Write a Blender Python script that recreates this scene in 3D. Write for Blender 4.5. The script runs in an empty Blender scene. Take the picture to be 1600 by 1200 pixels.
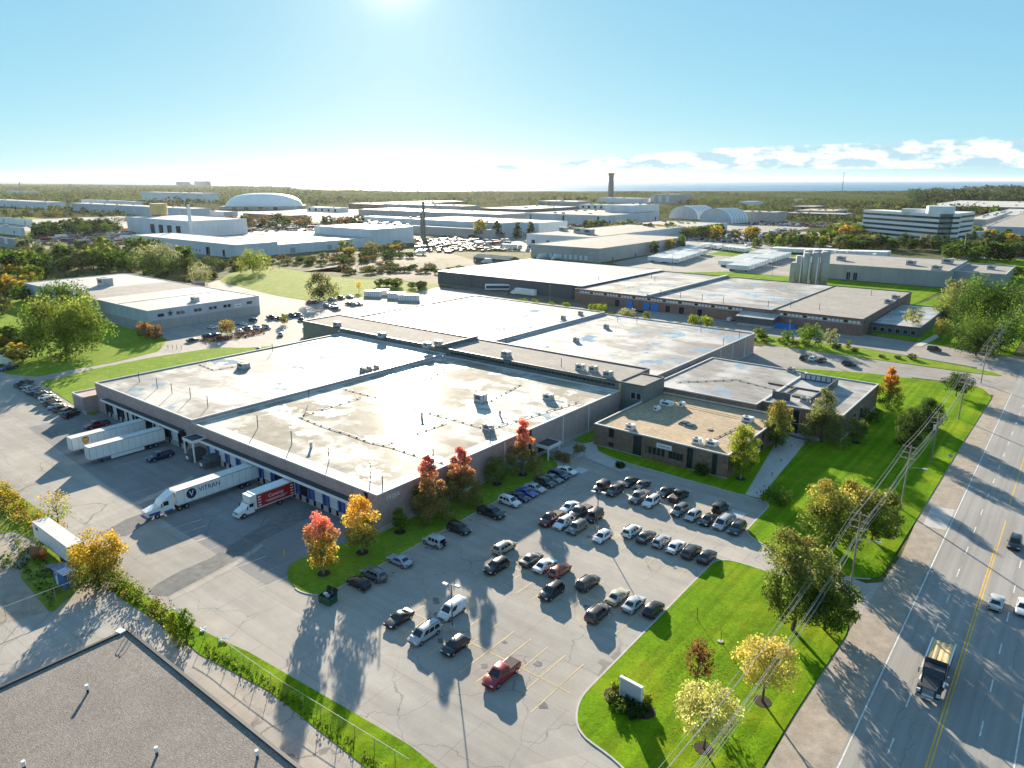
import bpy, bmesh, math, random
import numpy as np
from mathutils import Vector, Matrix, noise
from mathutils.geometry import tessellate_polygon
random.seed(11)
R = math.radians
scene = bpy.context.scene
col = scene.collection

# ---------------------------------------------------------------- camera, sky, sun, exposure
cam = bpy.data.cameras.new('camera')
camo = bpy.data.objects.new('camera', cam)
col.objects.link(camo); scene.camera = camo
cam.sensor_fit = 'HORIZONTAL'; cam.sensor_width = 36.0; cam.lens = 36.0*1130/1600
cam.clip_start = 0.5; cam.clip_end = 200000
camo.location = (0, 0, 60)
camo.rotation_euler = (R(90-15.811), 0, R(38.554))

SUN_AZ, SUN_EL = -47.0, 14.2
world = bpy.data.worlds.new('World'); scene.world = world; world.use_nodes = True
def build_world():
    nt = world.node_tree; N = nt.nodes; L = nt.links
    bg = N['Background']; bg.inputs[1].default_value = 0.05
    sky = N.new('ShaderNodeTexSky'); sky.sky_type = 'NISHITA'; sky.sun_disc = False
    sky.sun_elevation = R(SUN_EL); sky.sun_rotation = R(SUN_AZ)
    sky.altitude = 0; sky.air_density = 0.6; sky.dust_density = 0.1; sky.ozone_density = 3.0
    # the picture was exposed to hold both sky and shade: each channel follows a soft power curve, the same all over the sky
    sp = N.new('ShaderNodeSeparateColor'); L.new(sky.outputs[0], sp.inputs[0])
    sc = N.new('ShaderNodeCombineColor')
    for i, (g, p, k) in enumerate(((0.52, 0.80, 0.78), (1.48, 0.45, 0.88), (2.9, 0.22, 0.36))):
        pw = N.new('ShaderNodeMath'); pw.operation = 'POWER'; pw.inputs[1].default_value = p; L.new(sp.outputs[i], pw.inputs[0])
        mu = N.new('ShaderNodeMath'); mu.operation = 'MULTIPLY'; mu.inputs[1].default_value = g; L.new(pw.outputs[0], mu.inputs[0])
        ad = N.new('ShaderNodeMath'); ad.operation = 'ADD'; ad.inputs[1].default_value = k; L.new(mu.outputs[0], ad.inputs[0]); L.new(ad.outputs[0], sc.inputs[i])
    # clouds: a low bank of cumulus all round the horizon, thicker to the right of the sun
    tc = N.new('ShaderNodeTexCoord')
    sep = N.new('ShaderNodeSeparateXYZ'); L.new(tc.outputs['Generated'], sep.inputs[0])
    az = N.new('ShaderNodeMath'); az.operation = 'ARCTAN2'
    L.new(sep.outputs['X'], az.inputs[0]); L.new(sep.outputs['Y'], az.inputs[1])
    def math_(op, a, b=None, clamp=False):
        n = N.new('ShaderNodeMath'); n.operation = op; n.use_clamp = clamp
        for i, v in enumerate((a, b)):
            if v is None: continue
            if isinstance(v, (int, float)): n.inputs[i].default_value = v
            else: L.new(v, n.inputs[i])
        return n.outputs[0]
    def maprange(v, a, b, c, d, smooth=True):
        n = N.new('ShaderNodeMapRange'); n.interpolation_type = 'SMOOTHSTEP' if smooth else 'LINEAR'
        L.new(v, n.inputs[0])
        for i, k in enumerate((a, b, c, d)): n.inputs[i+1].default_value = k
        return n.outputs[0]
    el = sep.outputs['Z']
    comb = N.new('ShaderNodeCombineXYZ')
    L.new(math_('MULTIPLY', az.outputs[0], 22.0), comb.inputs[0])
    L.new(math_('MULTIPLY', el, 62.0), comb.inputs[1])
    n1 = N.new('ShaderNodeTexNoise'); n1.inputs['Scale'].default_value = 1.0; n1.inputs['Detail'].default_value = 7; n1.inputs['Roughness'].default_value = .62
    L.new(comb.outputs[0], n1.inputs['Vector'])
    off = N.new('ShaderNodeVectorMath'); off.operation = 'ADD'; off.inputs[1].default_value = (.25, .55, 0)
    L.new(comb.outputs[0], off.inputs[0])
    n2 = N.new('ShaderNodeTexNoise'); n2.inputs['Scale'].default_value = 1.0; n2.inputs['Detail'].default_value = 5; n2.inputs['Roughness'].default_value = .6
    L.new(off.outputs[0], n2.inputs['Vector'])
    # how high the bank reaches, by azimuth
    cb2 = N.new('ShaderNodeCombineXYZ'); L.new(math_('MULTIPLY', az.outputs[0], 3.4), cb2.inputs[0]); cb2.inputs[1].default_value = 3.7
    n3 = N.new('ShaderNodeTexNoise'); n3.inputs['Scale'].default_value = 1.0; n3.inputs['Detail'].default_value = 1
    L.new(cb2.outputs[0], n3.inputs['Vector'])
    top = maprange(az.outputs[0], -0.95, -0.15, 0.014, 0.060)
    top = math_('ADD', top, math_('MULTIPLY', math_('SUBTRACT', n3.outputs[0], 0.5), 0.012))
    band = maprange(math_('DIVIDE', el, top), 0.55, 1.0, 1.0, 0.0)
    low = maprange(el, 0.006, 0.016, 0.0, 1.0)
    dens = math_('MULTIPLY', math_('ADD', n1.outputs[0], 0.10), math_('MULTIPLY', band, low))
    mask = maprange(dens, 0.36, 0.50, 0.0, 1.0)
    shade = maprange(math_('SUBTRACT', n2.outputs[0], n1.outputs[0]), -0.12, 0.10, 0.0, 1.0)
    # aureole round the sun, which stands just above the top of the picture
    dt = N.new('ShaderNodeVectorMath'); dt.operation = 'DOT_PRODUCT'; L.new(tc.outputs['Generated'], dt.inputs[0])
    dt.inputs[1].default_value = (math.sin(R(SUN_AZ))*math.cos(R(SUN_EL)), math.cos(R(SUN_AZ))*math.cos(R(SUN_EL)), math.sin(R(SUN_EL)))
    dm = math_('MAXIMUM', dt.outputs['Value'], 0.0)
    glow = math_('ADD', math_('MULTIPLY', math_('POWER', dm, 140.0), 0.8), math_('MULTIPLY', math_('POWER', dm, 1500.0), 5.0))
    gv = N.new('ShaderNodeVectorMath'); gv.operation = 'MULTIPLY_ADD'; L.new(sc.outputs[0], gv.inputs[2]); gv.inputs[1].default_value = (1.0, .85, .6)
    L.new(glow, gv.inputs[0])
    ccol = N.new('ShaderNodeMix'); ccol.data_type = 'RGBA'
    ccol.inputs[6].default_value = (7.0, 6.9, 6.6, 1); ccol.inputs[7].default_value = (2.9, 4.2, 4.9, 1)
    L.new(shade, ccol.inputs[0])
    mix = N.new('ShaderNodeMix'); mix.data_type = 'RGBA'
    L.new(math_('MULTIPLY', mask, 0.9), mix.inputs[0]); L.new(gv.outputs[0], mix.inputs[6]); L.new(ccol.outputs[2], mix.inputs[7])
    L.new(mix.outputs[2], bg.inputs[0])
build_world()

sun = bpy.data.lights.new('sun', 'SUN'); sun.energy = 4.5; sun.angle = R(0.6); sun.color = (1.0, 0.88, 0.70)
suno = bpy.data.objects.new('sun', sun); col.objects.link(suno)
sd = Vector((math.sin(R(SUN_AZ))*math.cos(R(SUN_EL)), math.cos(R(SUN_AZ))*math.cos(R(SUN_EL)), math.sin(R(SUN_EL))))
suno.location = sd*300; suno.rotation_euler = sd.to_track_quat('Z', 'Y').to_euler()

vs = scene.view_settings
vs.view_transform = 'Standard'; vs.look = 'None'; vs.gamma = 1; vs.use_curve_mapping = False
vs.exposure = 1.88
scene.render.engine = 'CYCLES'
cy = scene.cycles
cy.use_denoising = True; cy.max_bounces = 6; cy.diffuse_bounces = 3; cy.glossy_bounces = 3
cy.transmission_bounces = 4; cy.transparent_max_bounces = 6; cy.volume_bounces = 0
cy.caustics_reflective = False; cy.caustics_refractive = False; cy.sample_clamp_indirect = 6.0

# ---------------------------------------------------------------- materials
MATS = {}
class NT:
    def __init__(s, name):
        s.m = bpy.data.materials.new(name); s.m.use_nodes = True; MATS[name] = s.m
        s.nt = s.m.node_tree; s.N = s.nt.nodes; s.L = s.nt.links; s.b = s.N['Principled BSDF']
        s.pos = None
    def P(s):
        if s.pos is None: s.pos = s.N.new('ShaderNodeNewGeometry').outputs['Position']
        return s.pos
    def obj(s): return s.N.new('ShaderNodeTexCoord').outputs['Object']
    def mapping(s, v, scale=(1, 1, 1), rot=(0, 0, 0)):
        n = s.N.new('ShaderNodeMapping'); s.L.new(v, n.inputs[0])
        n.inputs['Scale'].default_value = scale; n.inputs['Rotation'].default_value = rot; return n.outputs[0]
    def noise(s, scale, detail=4, rough=.55, v=None, dist=0):
        n = s.N.new('ShaderNodeTexNoise'); s.L.new(v if v is not None else s.P(), n.inputs['Vector'])
        n.inputs['Scale'].default_value = scale; n.inputs['Detail'].default_value = detail; n.inputs['Roughness'].default_value = rough
        n.inputs['Distortion'].default_value = dist; return n.outputs[0]
    def ramp(s, v, a, b, c=0.0, d=1.0, smooth=True):
        n = s.N.new('ShaderNodeMapRange'); n.interpolation_type = 'SMOOTHSTEP' if smooth else 'LINEAR'
        s.L.new(v, n.inputs[0])
        for i, k in enumerate((a, b, c, d)): n.inputs[i+1].default_value = k
        return n.outputs[0]
    def math(s, op, a, b=0.0):
        n = s.N.new('ShaderNodeMath'); n.operation = op
        for i, v in enumerate((a, b)):
            if isinstance(v, (int, float)): n.inputs[i].default_value = v
            else: s.L.new(v, n.inputs[i])
        return n.outputs[0]
    def mix(s, f, a, b, mode='MIX'):
        n = s.N.new('ShaderNodeMix'); n.data_type = 'RGBA'; n.blend_type = mode
        for i, v in ((0, f), (6, a), (7, b)):
            if isinstance(v, (int, float)): n.inputs[i].default_value = v
            elif isinstance(v, tuple): n.inputs[i].default_value = (*v[:3], 1)
            else: s.L.new(v, n.inputs[i])
        return n.outputs[2]
    def gain(s, c, v):           # colour * scalar
        n = s.N.new('ShaderNodeVectorMath'); n.operation = 'SCALE'
        if isinstance(c, tuple): n.inputs[0].default_value = c[:3]
        else: s.L.new(c, n.inputs[0])
        s.L.new(v, n.inputs['Scale']); return n.outputs[0]
    def out(s, c=None, rough=None, bump=None, bs=.3, bd=.1, spec=None, metal=None):
        if c is not None:
            if isinstance(c, tuple): s.b.inputs['Base Color'].default_value = (*c[:3], 1)
            else: s.L.new(c, s.b.inputs['Base Color'])
        if rough is not None:
            if isinstance(rough, (int, float)): s.b.inputs['Roughness'].default_value = rough
            else: s.L.new(rough, s.b.inputs['Roughness'])
        if spec is not None:
            if isinstance(spec, (int, float)): s.b.inputs['Specular IOR Level'].default_value = spec
            else: s.L.new(spec, s.b.inputs['Specular IOR Level'])
        if metal is not None: s.b.inputs['Metallic'].default_value = metal
        if bump is not None:
            n = s.N.new('ShaderNodeBump'); n.inputs['Strength'].default_value = bs; n.inputs['Distance'].default_value = bd
            s.L.new(bump, n.inputs['Height']); s.L.new(n.outputs[0], s.b.inputs['Normal'])
        return s.m

def plain(name, c, rough=.6, var=.18, scale=.6, spec=.3, metal=0.0, streak=False):
    t = NT(name)
    if var:
        v = t.P()
        if streak: v = t.mapping(v, (1, 1, .12))
        n = t.math('MULTIPLY', t.noise(scale, 5, .65, v), 1.0)
        n2 = t.noise(scale*.13, 2)
        g = t.math('ADD', t.ramp(n, .3, .7, 1-var, 1+var, False), t.ramp(n2, .3, .7, -var*.6, var*.6, False))
        cc = t.gain(c, g)
    else: cc = c
    return t.out(cc, rough, spec=spec, metal=metal)

def ground_mats():
    # old lot asphalt / concrete: patches, seams, sealed cracks
    def asphalt(name, c, crack=.34, seam=True, seamsize=(7.5, 13.0), rough=.85):
        t = NT(name); p = t.P()
        big = t.ramp(t.noise(.035, 4), .3, .7, .80, 1.12, False)
        mid = t.ramp(t.noise(.35, 5, .6), .3, .7, .92, 1.07, False)
        fine = t.ramp(t.noise(5.0, 3, .7), .25, .75, .90, 1.10, False)
        g = t.math('MULTIPLY', t.math('MULTIPLY', big, mid), fine)
        wob = t.noise(.22, 3)
        vadd = t.N.new('ShaderNodeVectorMath'); vadd.operation = 'MULTIPLY_ADD'
        cn = t.N.new('ShaderNodeTexNoise'); cn.inputs['Scale'].default_value = .16; cn.inputs['Detail'].default_value = 4; t.L.new(p, cn.inputs['Vector'])
        t.L.new(cn.outputs['Color'], vadd.inputs[0]); vadd.inputs[1].default_value = (7, 7, 0); t.L.new(p, vadd.inputs[2])
        vo = t.N.new('ShaderNodeTexVoronoi'); vo.feature = 'DISTANCE_TO_EDGE'; vo.inputs['Scale'].default_value = .085; t.L.new(vadd.outputs[0], vo.inputs['Vector'])
        cr = t.ramp(vo.outputs['Distance'], 0.0018, .006, 1-crack, 1.0)
        sel = t.ramp(t.noise(.03, 2), .45, .6, 0.0, 1.0)
        cr = t.math('MAXIMUM', cr, t.math('MULTIPLY', sel, .92))
        g = t.math('MULTIPLY', g, cr)
        c2 = t.gain(c, g)
        if seam:
            va2 = t.N.new('ShaderNodeVectorMath'); va2.operation = 'MULTIPLY_ADD'
            t.L.new(cn.outputs['Color'], va2.inputs[0]); va2.inputs[1].default_value = (.6, .6, 0); t.L.new(p, va2.inputs[2])
            br = t.N.new('ShaderNodeTexBrick'); t.L.new(va2.outputs[0], br.inputs['Vector'])
            br.inputs['Scale'].default_value = 1; br.inputs['Brick Width'].default_value = seamsize[1]; br.inputs['Row Height'].default_value = seamsize[0]
            br.inputs['Mortar Size'].default_value = .05; br.inputs['Mortar Smooth'].default_value = .5
            br.inputs['Color1'].default_value = (1.04, 1.02, 1.0, 1); br.inputs['Color2'].default_value = (.93, .95, .97, 1); br.inputs['Mortar'].default_value = (.72, .71, .70, 1)
            c2 = t.mix(1.0, c2, br.outputs['Color'], 'MULTIPLY')
        lane = t.noise(1.0, 4, .6, t.mapping(p, (.03, .5, 1), (0, 0, .45)))
        c2 = t.gain(c2, t.ramp(lane, .3, .7, .90, 1.09, False))
        stain = t.ramp(t.noise(.5, 5, .7), .60, .74, 0.0, .45)
        c2 = t.mix(stain, c2, (c[0]*.62, c[1]*.62, c[2]*.64))
        t.out(c2, rough, bump=t.noise(6.0, 3, .7), bs=.25, bd=.03, spec=.08)
    asphalt('lot_asphalt', (.37, .335, .295))
    asphalt('street_asphalt', (.31, .285, .255), seam=False)
    asphalt('concrete_drive', (.40, .365, .32), crack=.4, seamsize=(5, 6))
    asphalt('dock_asphalt', (.25, .24, .235), crack=.3)
    # main road: wheel tracks along the road
    t = NT('road_asphalt'); p = t.P()
    tr = t.noise(1.0, 3, .5, t.mapping(p, (1.1, .012, 1)))
    fine = t.ramp(t.noise(6.0, 3, .7), .25, .75, .90, 1.10, False)
    big = t.ramp(t.noise(.06, 4), .3, .7, .9, 1.08, False)
    g = t.math('MULTIPLY', t.math('MULTIPLY', t.ramp(tr, .3, .7, .86, 1.12, False), fine), big)
    cn = t.N.new('ShaderNodeTexNoise'); cn.inputs['Scale'].default_value = .3; cn.inputs['Detail'].default_value = 4; t.L.new(p, cn.inputs['Vector'])
    va = t.N.new('ShaderNodeVectorMath'); va.operation = 'MULTIPLY_ADD'; t.L.new(cn.outputs['Color'], va.inputs[0]); va.inputs[1].default_value = (2.5, 4, 0); t.L.new(p, va.inputs[2])
    br = t.N.new('ShaderNodeTexBrick'); t.L.new(va.outputs[0], br.inputs['Vector']); br.inputs['Scale'].default_value = 1; br.inputs['Brick Width'].default_value = 3.7; br.inputs['Row Height'].default_value = 17
    br.inputs['Mortar Size'].default_value = .035; br.inputs['Color1'].default_value = (1, 1, 1, 1); br.inputs['Color2'].default_value = (.95, .95, .96, 1); br.inputs['Mortar'].default_value = (.70, .70, .70, 1)
    t.out(t.mix(1.0, t.gain((.30, .28, .255), g), br.outputs['Color'], 'MULTIPLY'), .8, bump=t.noise(7.0, 3, .7), bs=.25, bd=.03, spec=.3)
    t = NT('gravel_shoulder')
    g = t.math('MULTIPLY', t.ramp(t.noise(.5, 5, .7), .3, .7, .75, 1.2, False), t.ramp(t.noise(6, 4, .8), .25, .75, .8, 1.2, False))
    t.out(t.gain((.36, .30, .24), g), .95, bump=t.noise(5, 4, .8), bs=.6, bd=.06, spec=.1)
    t = NT('dirt')
    g = t.math('MULTIPLY', t.ramp(t.noise(.06, 5, .7), .3, .7, .75, 1.2, False), t.ramp(t.noise(1.2, 5, .8), .25, .75, .8, 1.2, False))
    c = t.mix(t.ramp(t.noise(.03, 5, .6), .5, .62, 0, .8), t.gain((.20, .165, .125), g), (.10, .11, .04))
    t.out(c, .95, spec=.1)
    # lawns
    def grass(name, a, b, dry, stripe=0.0, dryamt=.3, fscale=3.0):
        t = NT(name); p = t.P()
        f1 = t.noise(fscale, 6, .8); f2 = t.noise(.12, 4, .6)
        c = t.mix(t.ramp(f1, .32, .68, 0, 1, False), a, b)
        c = t.mix(t.ramp(f2, .42, .72, 0, dryamt), c, dry)
        c = t.gain(c, t.ramp(t.noise(.35, 5, .7), .3, .7, .78, 1.15, False))
        spk = t.noise(9.0, 2, .6); c = t.mix(t.ramp(spk, .70, .76, 0, .5), c, (.42, .36, .10))
        if stripe:
            w = t.noise(1.0, 1, .5, t.mapping(p, (.9, .01, 1)))
            c = t.gain(c, t.ramp(w, .4, .6, 1-stripe, 1+stripe))
        t.out(c, .9, bump=t.math('ADD', f1, t.math('MULTIPLY', t.noise(12, 3, .8), .5)), bs=.8, bd=.12, spec=.02)
    grass('lawn', (.06, .155, .004), (.20, .33, .008), (.28, .33, .015), .12, .6)
    grass('bank_grass', (.10, .19, .012), (.25, .36, .03), (.30, .31, .06), 0, .5, 1.2)
    grass('meadow', (.11, .17, .018), (.27, .33, .035), (.33, .29, .09), 0, .7, .5)
    grass('rough_ground', (.055, .075, .02), (.14, .14, .05), (.20, .17, .09), 0, .7, .12)
    # lake
    t = NT('lake_water')
    n = t.noise(.02, 3, .5, t.mapping(t.P(), (1, 1, 1)))
    t.out((.015, .13, .26), .36, bump=n, bs=.05, bd=5, spec=.06)
    t = NT('far_ground')
    t.out(t.gain((.105, .105, .05), t.ramp(t.noise(.006, 6, .7), .3, .7, .55, 1.4, False)), 1.0, spec=0)
    # shaded earth under woods
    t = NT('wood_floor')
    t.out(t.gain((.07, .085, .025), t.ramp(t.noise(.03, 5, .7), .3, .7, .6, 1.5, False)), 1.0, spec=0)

def roof_mats():
    def wet(name, dark, pale, cover=.5, scale=.055, rough=(.17, .85), tint=(.42, .45, .48)):
        t = NT(name); p = t.P()
        m1 = t.noise(scale, 10, .68, None, .4)
        st = t.noise(1.0, 6, .6, t.mapping(p, (.035, .22, 1)))
        f = t.ramp(t.math('ADD', t.math('MULTIPLY', m1, .7), t.math('MULTIPLY', st, .3)), cover-.05, cover+.08)
        dk = t.gain(dark, t.math('MULTIPLY', t.ramp(t.noise(.25, 5, .6), .3, .7, .75, 1.2, False), t.ramp(t.noise(3, 3, .7), .3, .7, .9, 1.1, False)))
        pl = t.gain(pale, t.ramp(t.noise(.4, 5, .7), .3, .7, .85, 1.1, False))
        pool = t.ramp(t.noise(scale*1.9, 8, .62), .53, .64)
        c = t.mix(f, dk, pl)
        c = t.mix(t.math('MULTIPLY', pool, .45), c, tint)
        rg = t.N.new('ShaderNodeMix'); rg.data_type = 'FLOAT'
        t.L.new(pool, rg.inputs[0]); rg.inputs[2].default_value = rough[1]; rg.inputs[3].default_value = rough[0]
        t.out(c, rg.outputs[0], spec=t.ramp(t.math('MAXIMUM', pool, t.math('MULTIPLY', f, .3)), 0, 1, .06, .5))
        t.b.inputs['Coat Weight'].default_value = .03; t.b.inputs['Coat Roughness'].default_value = .17
        return t.m
    wet('roof_wet_brown', (.30, .265, .215), (.62, .57, .50), .515)
    wet('roof_wet_white', (.27, .25, .23), (.45, .425, .395), .485, .05, (.14, .7))
    wet('roof_wet_blue', (.265, .245, .225), (.44, .425, .41), .49, .05, (.14, .7), (.32, .45, .60))  # blue tint puts the sky's reflection into the colour of the pools
    def gravelroof(name, c, fs=2.5, amt=.45):
        t = NT(name)
        vo = t.N.new('ShaderNodeTexVoronoi'); vo.inputs['Scale'].default_value = fs; t.L.new(t.P(), vo.inputs['Vector'])
        sep = t.N.new('ShaderNodeSeparateColor'); t.L.new(vo.outputs['Color'], sep.inputs[0])
        g = t.math('MULTIPLY', t.ramp(sep.outputs[0], 0, 1, 1-amt, 1+amt, False), t.ramp(t.noise(.1, 4), .3, .7, .88, 1.1, False))
        g = t.math('MULTIPLY', g, t.ramp(t.noise(1.1, 4, .75), .3, .7, .92, 1.08, False))
        t.out(t.gain(c, g), .95, bump=vo.outputs['Distance'], bs=.4, bd=.06, spec=.15)
    gravelroof('roof_gravel', (.235, .205, .18), 7.5, .24)
    gravelroof('roof_tan', (.40, .30, .20), 1.5, .15)
    gravelroof('roof_grey', (.29, .265, .24), 1.0, .12)
    plain('roof_pale', (.47, .445, .415), .7, .2, .12, .12)
    plain('roof_sheet', (.29, .29, .295), .65, .14, .08, .15)
ground_mats(); roof_mats()
plain('brick_red', (.245, .155, .125), .9, .22, 1.4)
plain('brick_brown', (.22, .145, .105), .9, .25, 1.4)
plain('brick_pale', (.43, .31, .285), .9, .15, 1.2)
plain('concrete', (.44, .41, .38), .85, .12, .5)
plain('panel_white', (.66, .68, .70), .6, .08, .4, .3, 0, True)
plain('panel_grey', (.36, .36, .35), .7, .12, .5, .3, 0, True)
plain('panel_blue_grey', (.48, .52, .56), .6, .10, .4, .3, 0, True)
plain('siding_dark', (.10, .11, .12), .6, .12, .4, .3, 0, True)
plain('siding_green_grey', (.17, .18, .17), .7, .15, .5)
plain('white_paint', (.78, .78, .76), .45, .06, .5)
plain('coping_white', (.58, .565, .54), .6, .12, .5, .2)
plain('coping_dark', (.06, .06, .065), .5, .1, .5)
plain('yellow_paint', (.52, .38, .15), .7, .3, 1.5)
plain('road_white', (.62, .60, .56), .7, .25, 1.5)
plain('road_yellow', (.72, .42, .06), .7, .2, 1.5)
plain('dock_blue', (.08, .14, .38), .5, .1, 1)
plain('dark_opening', (.02, .02, .024), .8, .2, 1)
plain('black_rubber', (.02, .02, .022), .8, 0)
plain('steel', (.42, .43, .45), .4, .1, 1.5, .5, .6)
plain('hvac_metal', (.45, .45, .43), .5, .12, 1.2, .4)
plain('rust', (.22, .09, .04), .9, .3, 2)
plain('wood_pole', (.30, .24, .19), .9, .2, 3)
plain('bark', (.10, .075, .055), .95, .25, 4)
plain('grey_bark', (.24, .21, .18), .95, .25, 4)
plain('mulch', (.045, .032, .022), 1.0, .3, 4)
plain('wet_asphalt', (.17, .165, .16), .8, .25, .8, .05)
plain('wire', (.30, .30, .30), .5, 0)
plain('kerb_concrete', (.46, .43, .39), .85, .12, 1.0)
plain('dumpster_green', (.02, .09, .045), .5, .2, 2)
plain('bright_blue', (.02, .20, .62), .5, .1, 1)
plain('container_blue', (.06, .16, .34), .5, .15, 1.5)
plain('orange_paint', (.62, .17, .04), .6, .2, 2)
plain('red_vinyl', (.42, .02, .022), .4, .05, 1, .4)
plain('tan_tarp', (.62, .44, .22), .8, .12, 1.5)
plain('chrome', (.7, .7, .72), .15, 0, 1, .5, 1.0)
plain('navy_print', (.02, .035, .08), .5, 0)
plain('sign_face', (.42, .46, .48), .35, .05, 1)
plain('ups_brown', (.07, .03, .012), .5, 0)
plain('ups_gold', (.75, .42, .06), .5, 0)
plain('truck_blue', (.03, .09, .32), .35, 0, 1, .5)
plain('red_stack', (.30, .05, .05), .7, .15, .5)
plain('cream_stack', (.55, .42, .16), .7, .15, .5)
def clutter_mat():
    t = NT('clutter')
    at = t.N.new('ShaderNodeAttribute'); at.attribute_name = 'tint'; t.out(at.outputs['Color'], .5, spec=.3)
clutter_mat()
def water_mat():
    t = NT('standing_water'); t.out((.10, .10, .095), .20, bump=t.noise(.8, 3), bs=.08, bd=.05, spec=.5)
water_mat()
plain('skylight', (.05, .055, .06), .15, 0, 1, .5)
def glass_mat():
    t = NT('glass_dark'); t.out((.018, .026, .032), .06, spec=.6)
    t = NT('car_glass'); t.out((.012, .016, .02), .05, spec=.6)
    t = NT('glass_green'); t.out(t.mix(t.ramp(t.noise(.25, 4), .35, .65), (.006, .02, .02), (.02, .07, .05)), .12, spec=.25)
    t = NT('car_paint')
    oi = t.N.new('ShaderNodeObjectInfo')
    dirt = t.ramp(t.noise(1.2, 4), .3, .7, .9, 1.06, False)
    t.out(t.gain(oi.outputs['Color'], dirt), .28, spec=.5)
    t.b.inputs['Coat Weight'].default_value = .6; t.b.inputs['Coat Roughness'].default_value = .06
    t = NT('headlight_lens'); t.out((.6, .62, .65), .1, spec=.6)
    t = NT('tail_lens'); t.out((.35, .01, .01), .2, spec=.5)
    t = NT('rim_alloy'); t.out((.42, .43, .45), .3, spec=.5, metal=.7)
    # leaves: colour kept per leaf, light passes through
    t = NT('leaf')
    oi = t.N.new('ShaderNodeObjectInfo')
    at = t.N.new('ShaderNodeAttribute'); at.attribute_name = 'tint'
    c = t.mix(1.0, oi.outputs['Color'], at.outputs['Color'], 'MULTIPLY')
    d = t.N.new('ShaderNodeBsdfDiffuse'); tr = t.N.new('ShaderNodeBsdfTranslucent'); mx = t.N.new('ShaderNodeMixShader'); mx.inputs[0].default_value = .48
    t.L.new(c, d.inputs[0]); t.L.new(c, tr.inputs[0]); t.L.new(d.outputs[0], mx.inputs[1]); t.L.new(tr.outputs[0], mx.inputs[2])
    t.L.new(mx.outputs[0], t.N['Material Output'].inputs[0])
glass_mat()
M = MATS

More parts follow.
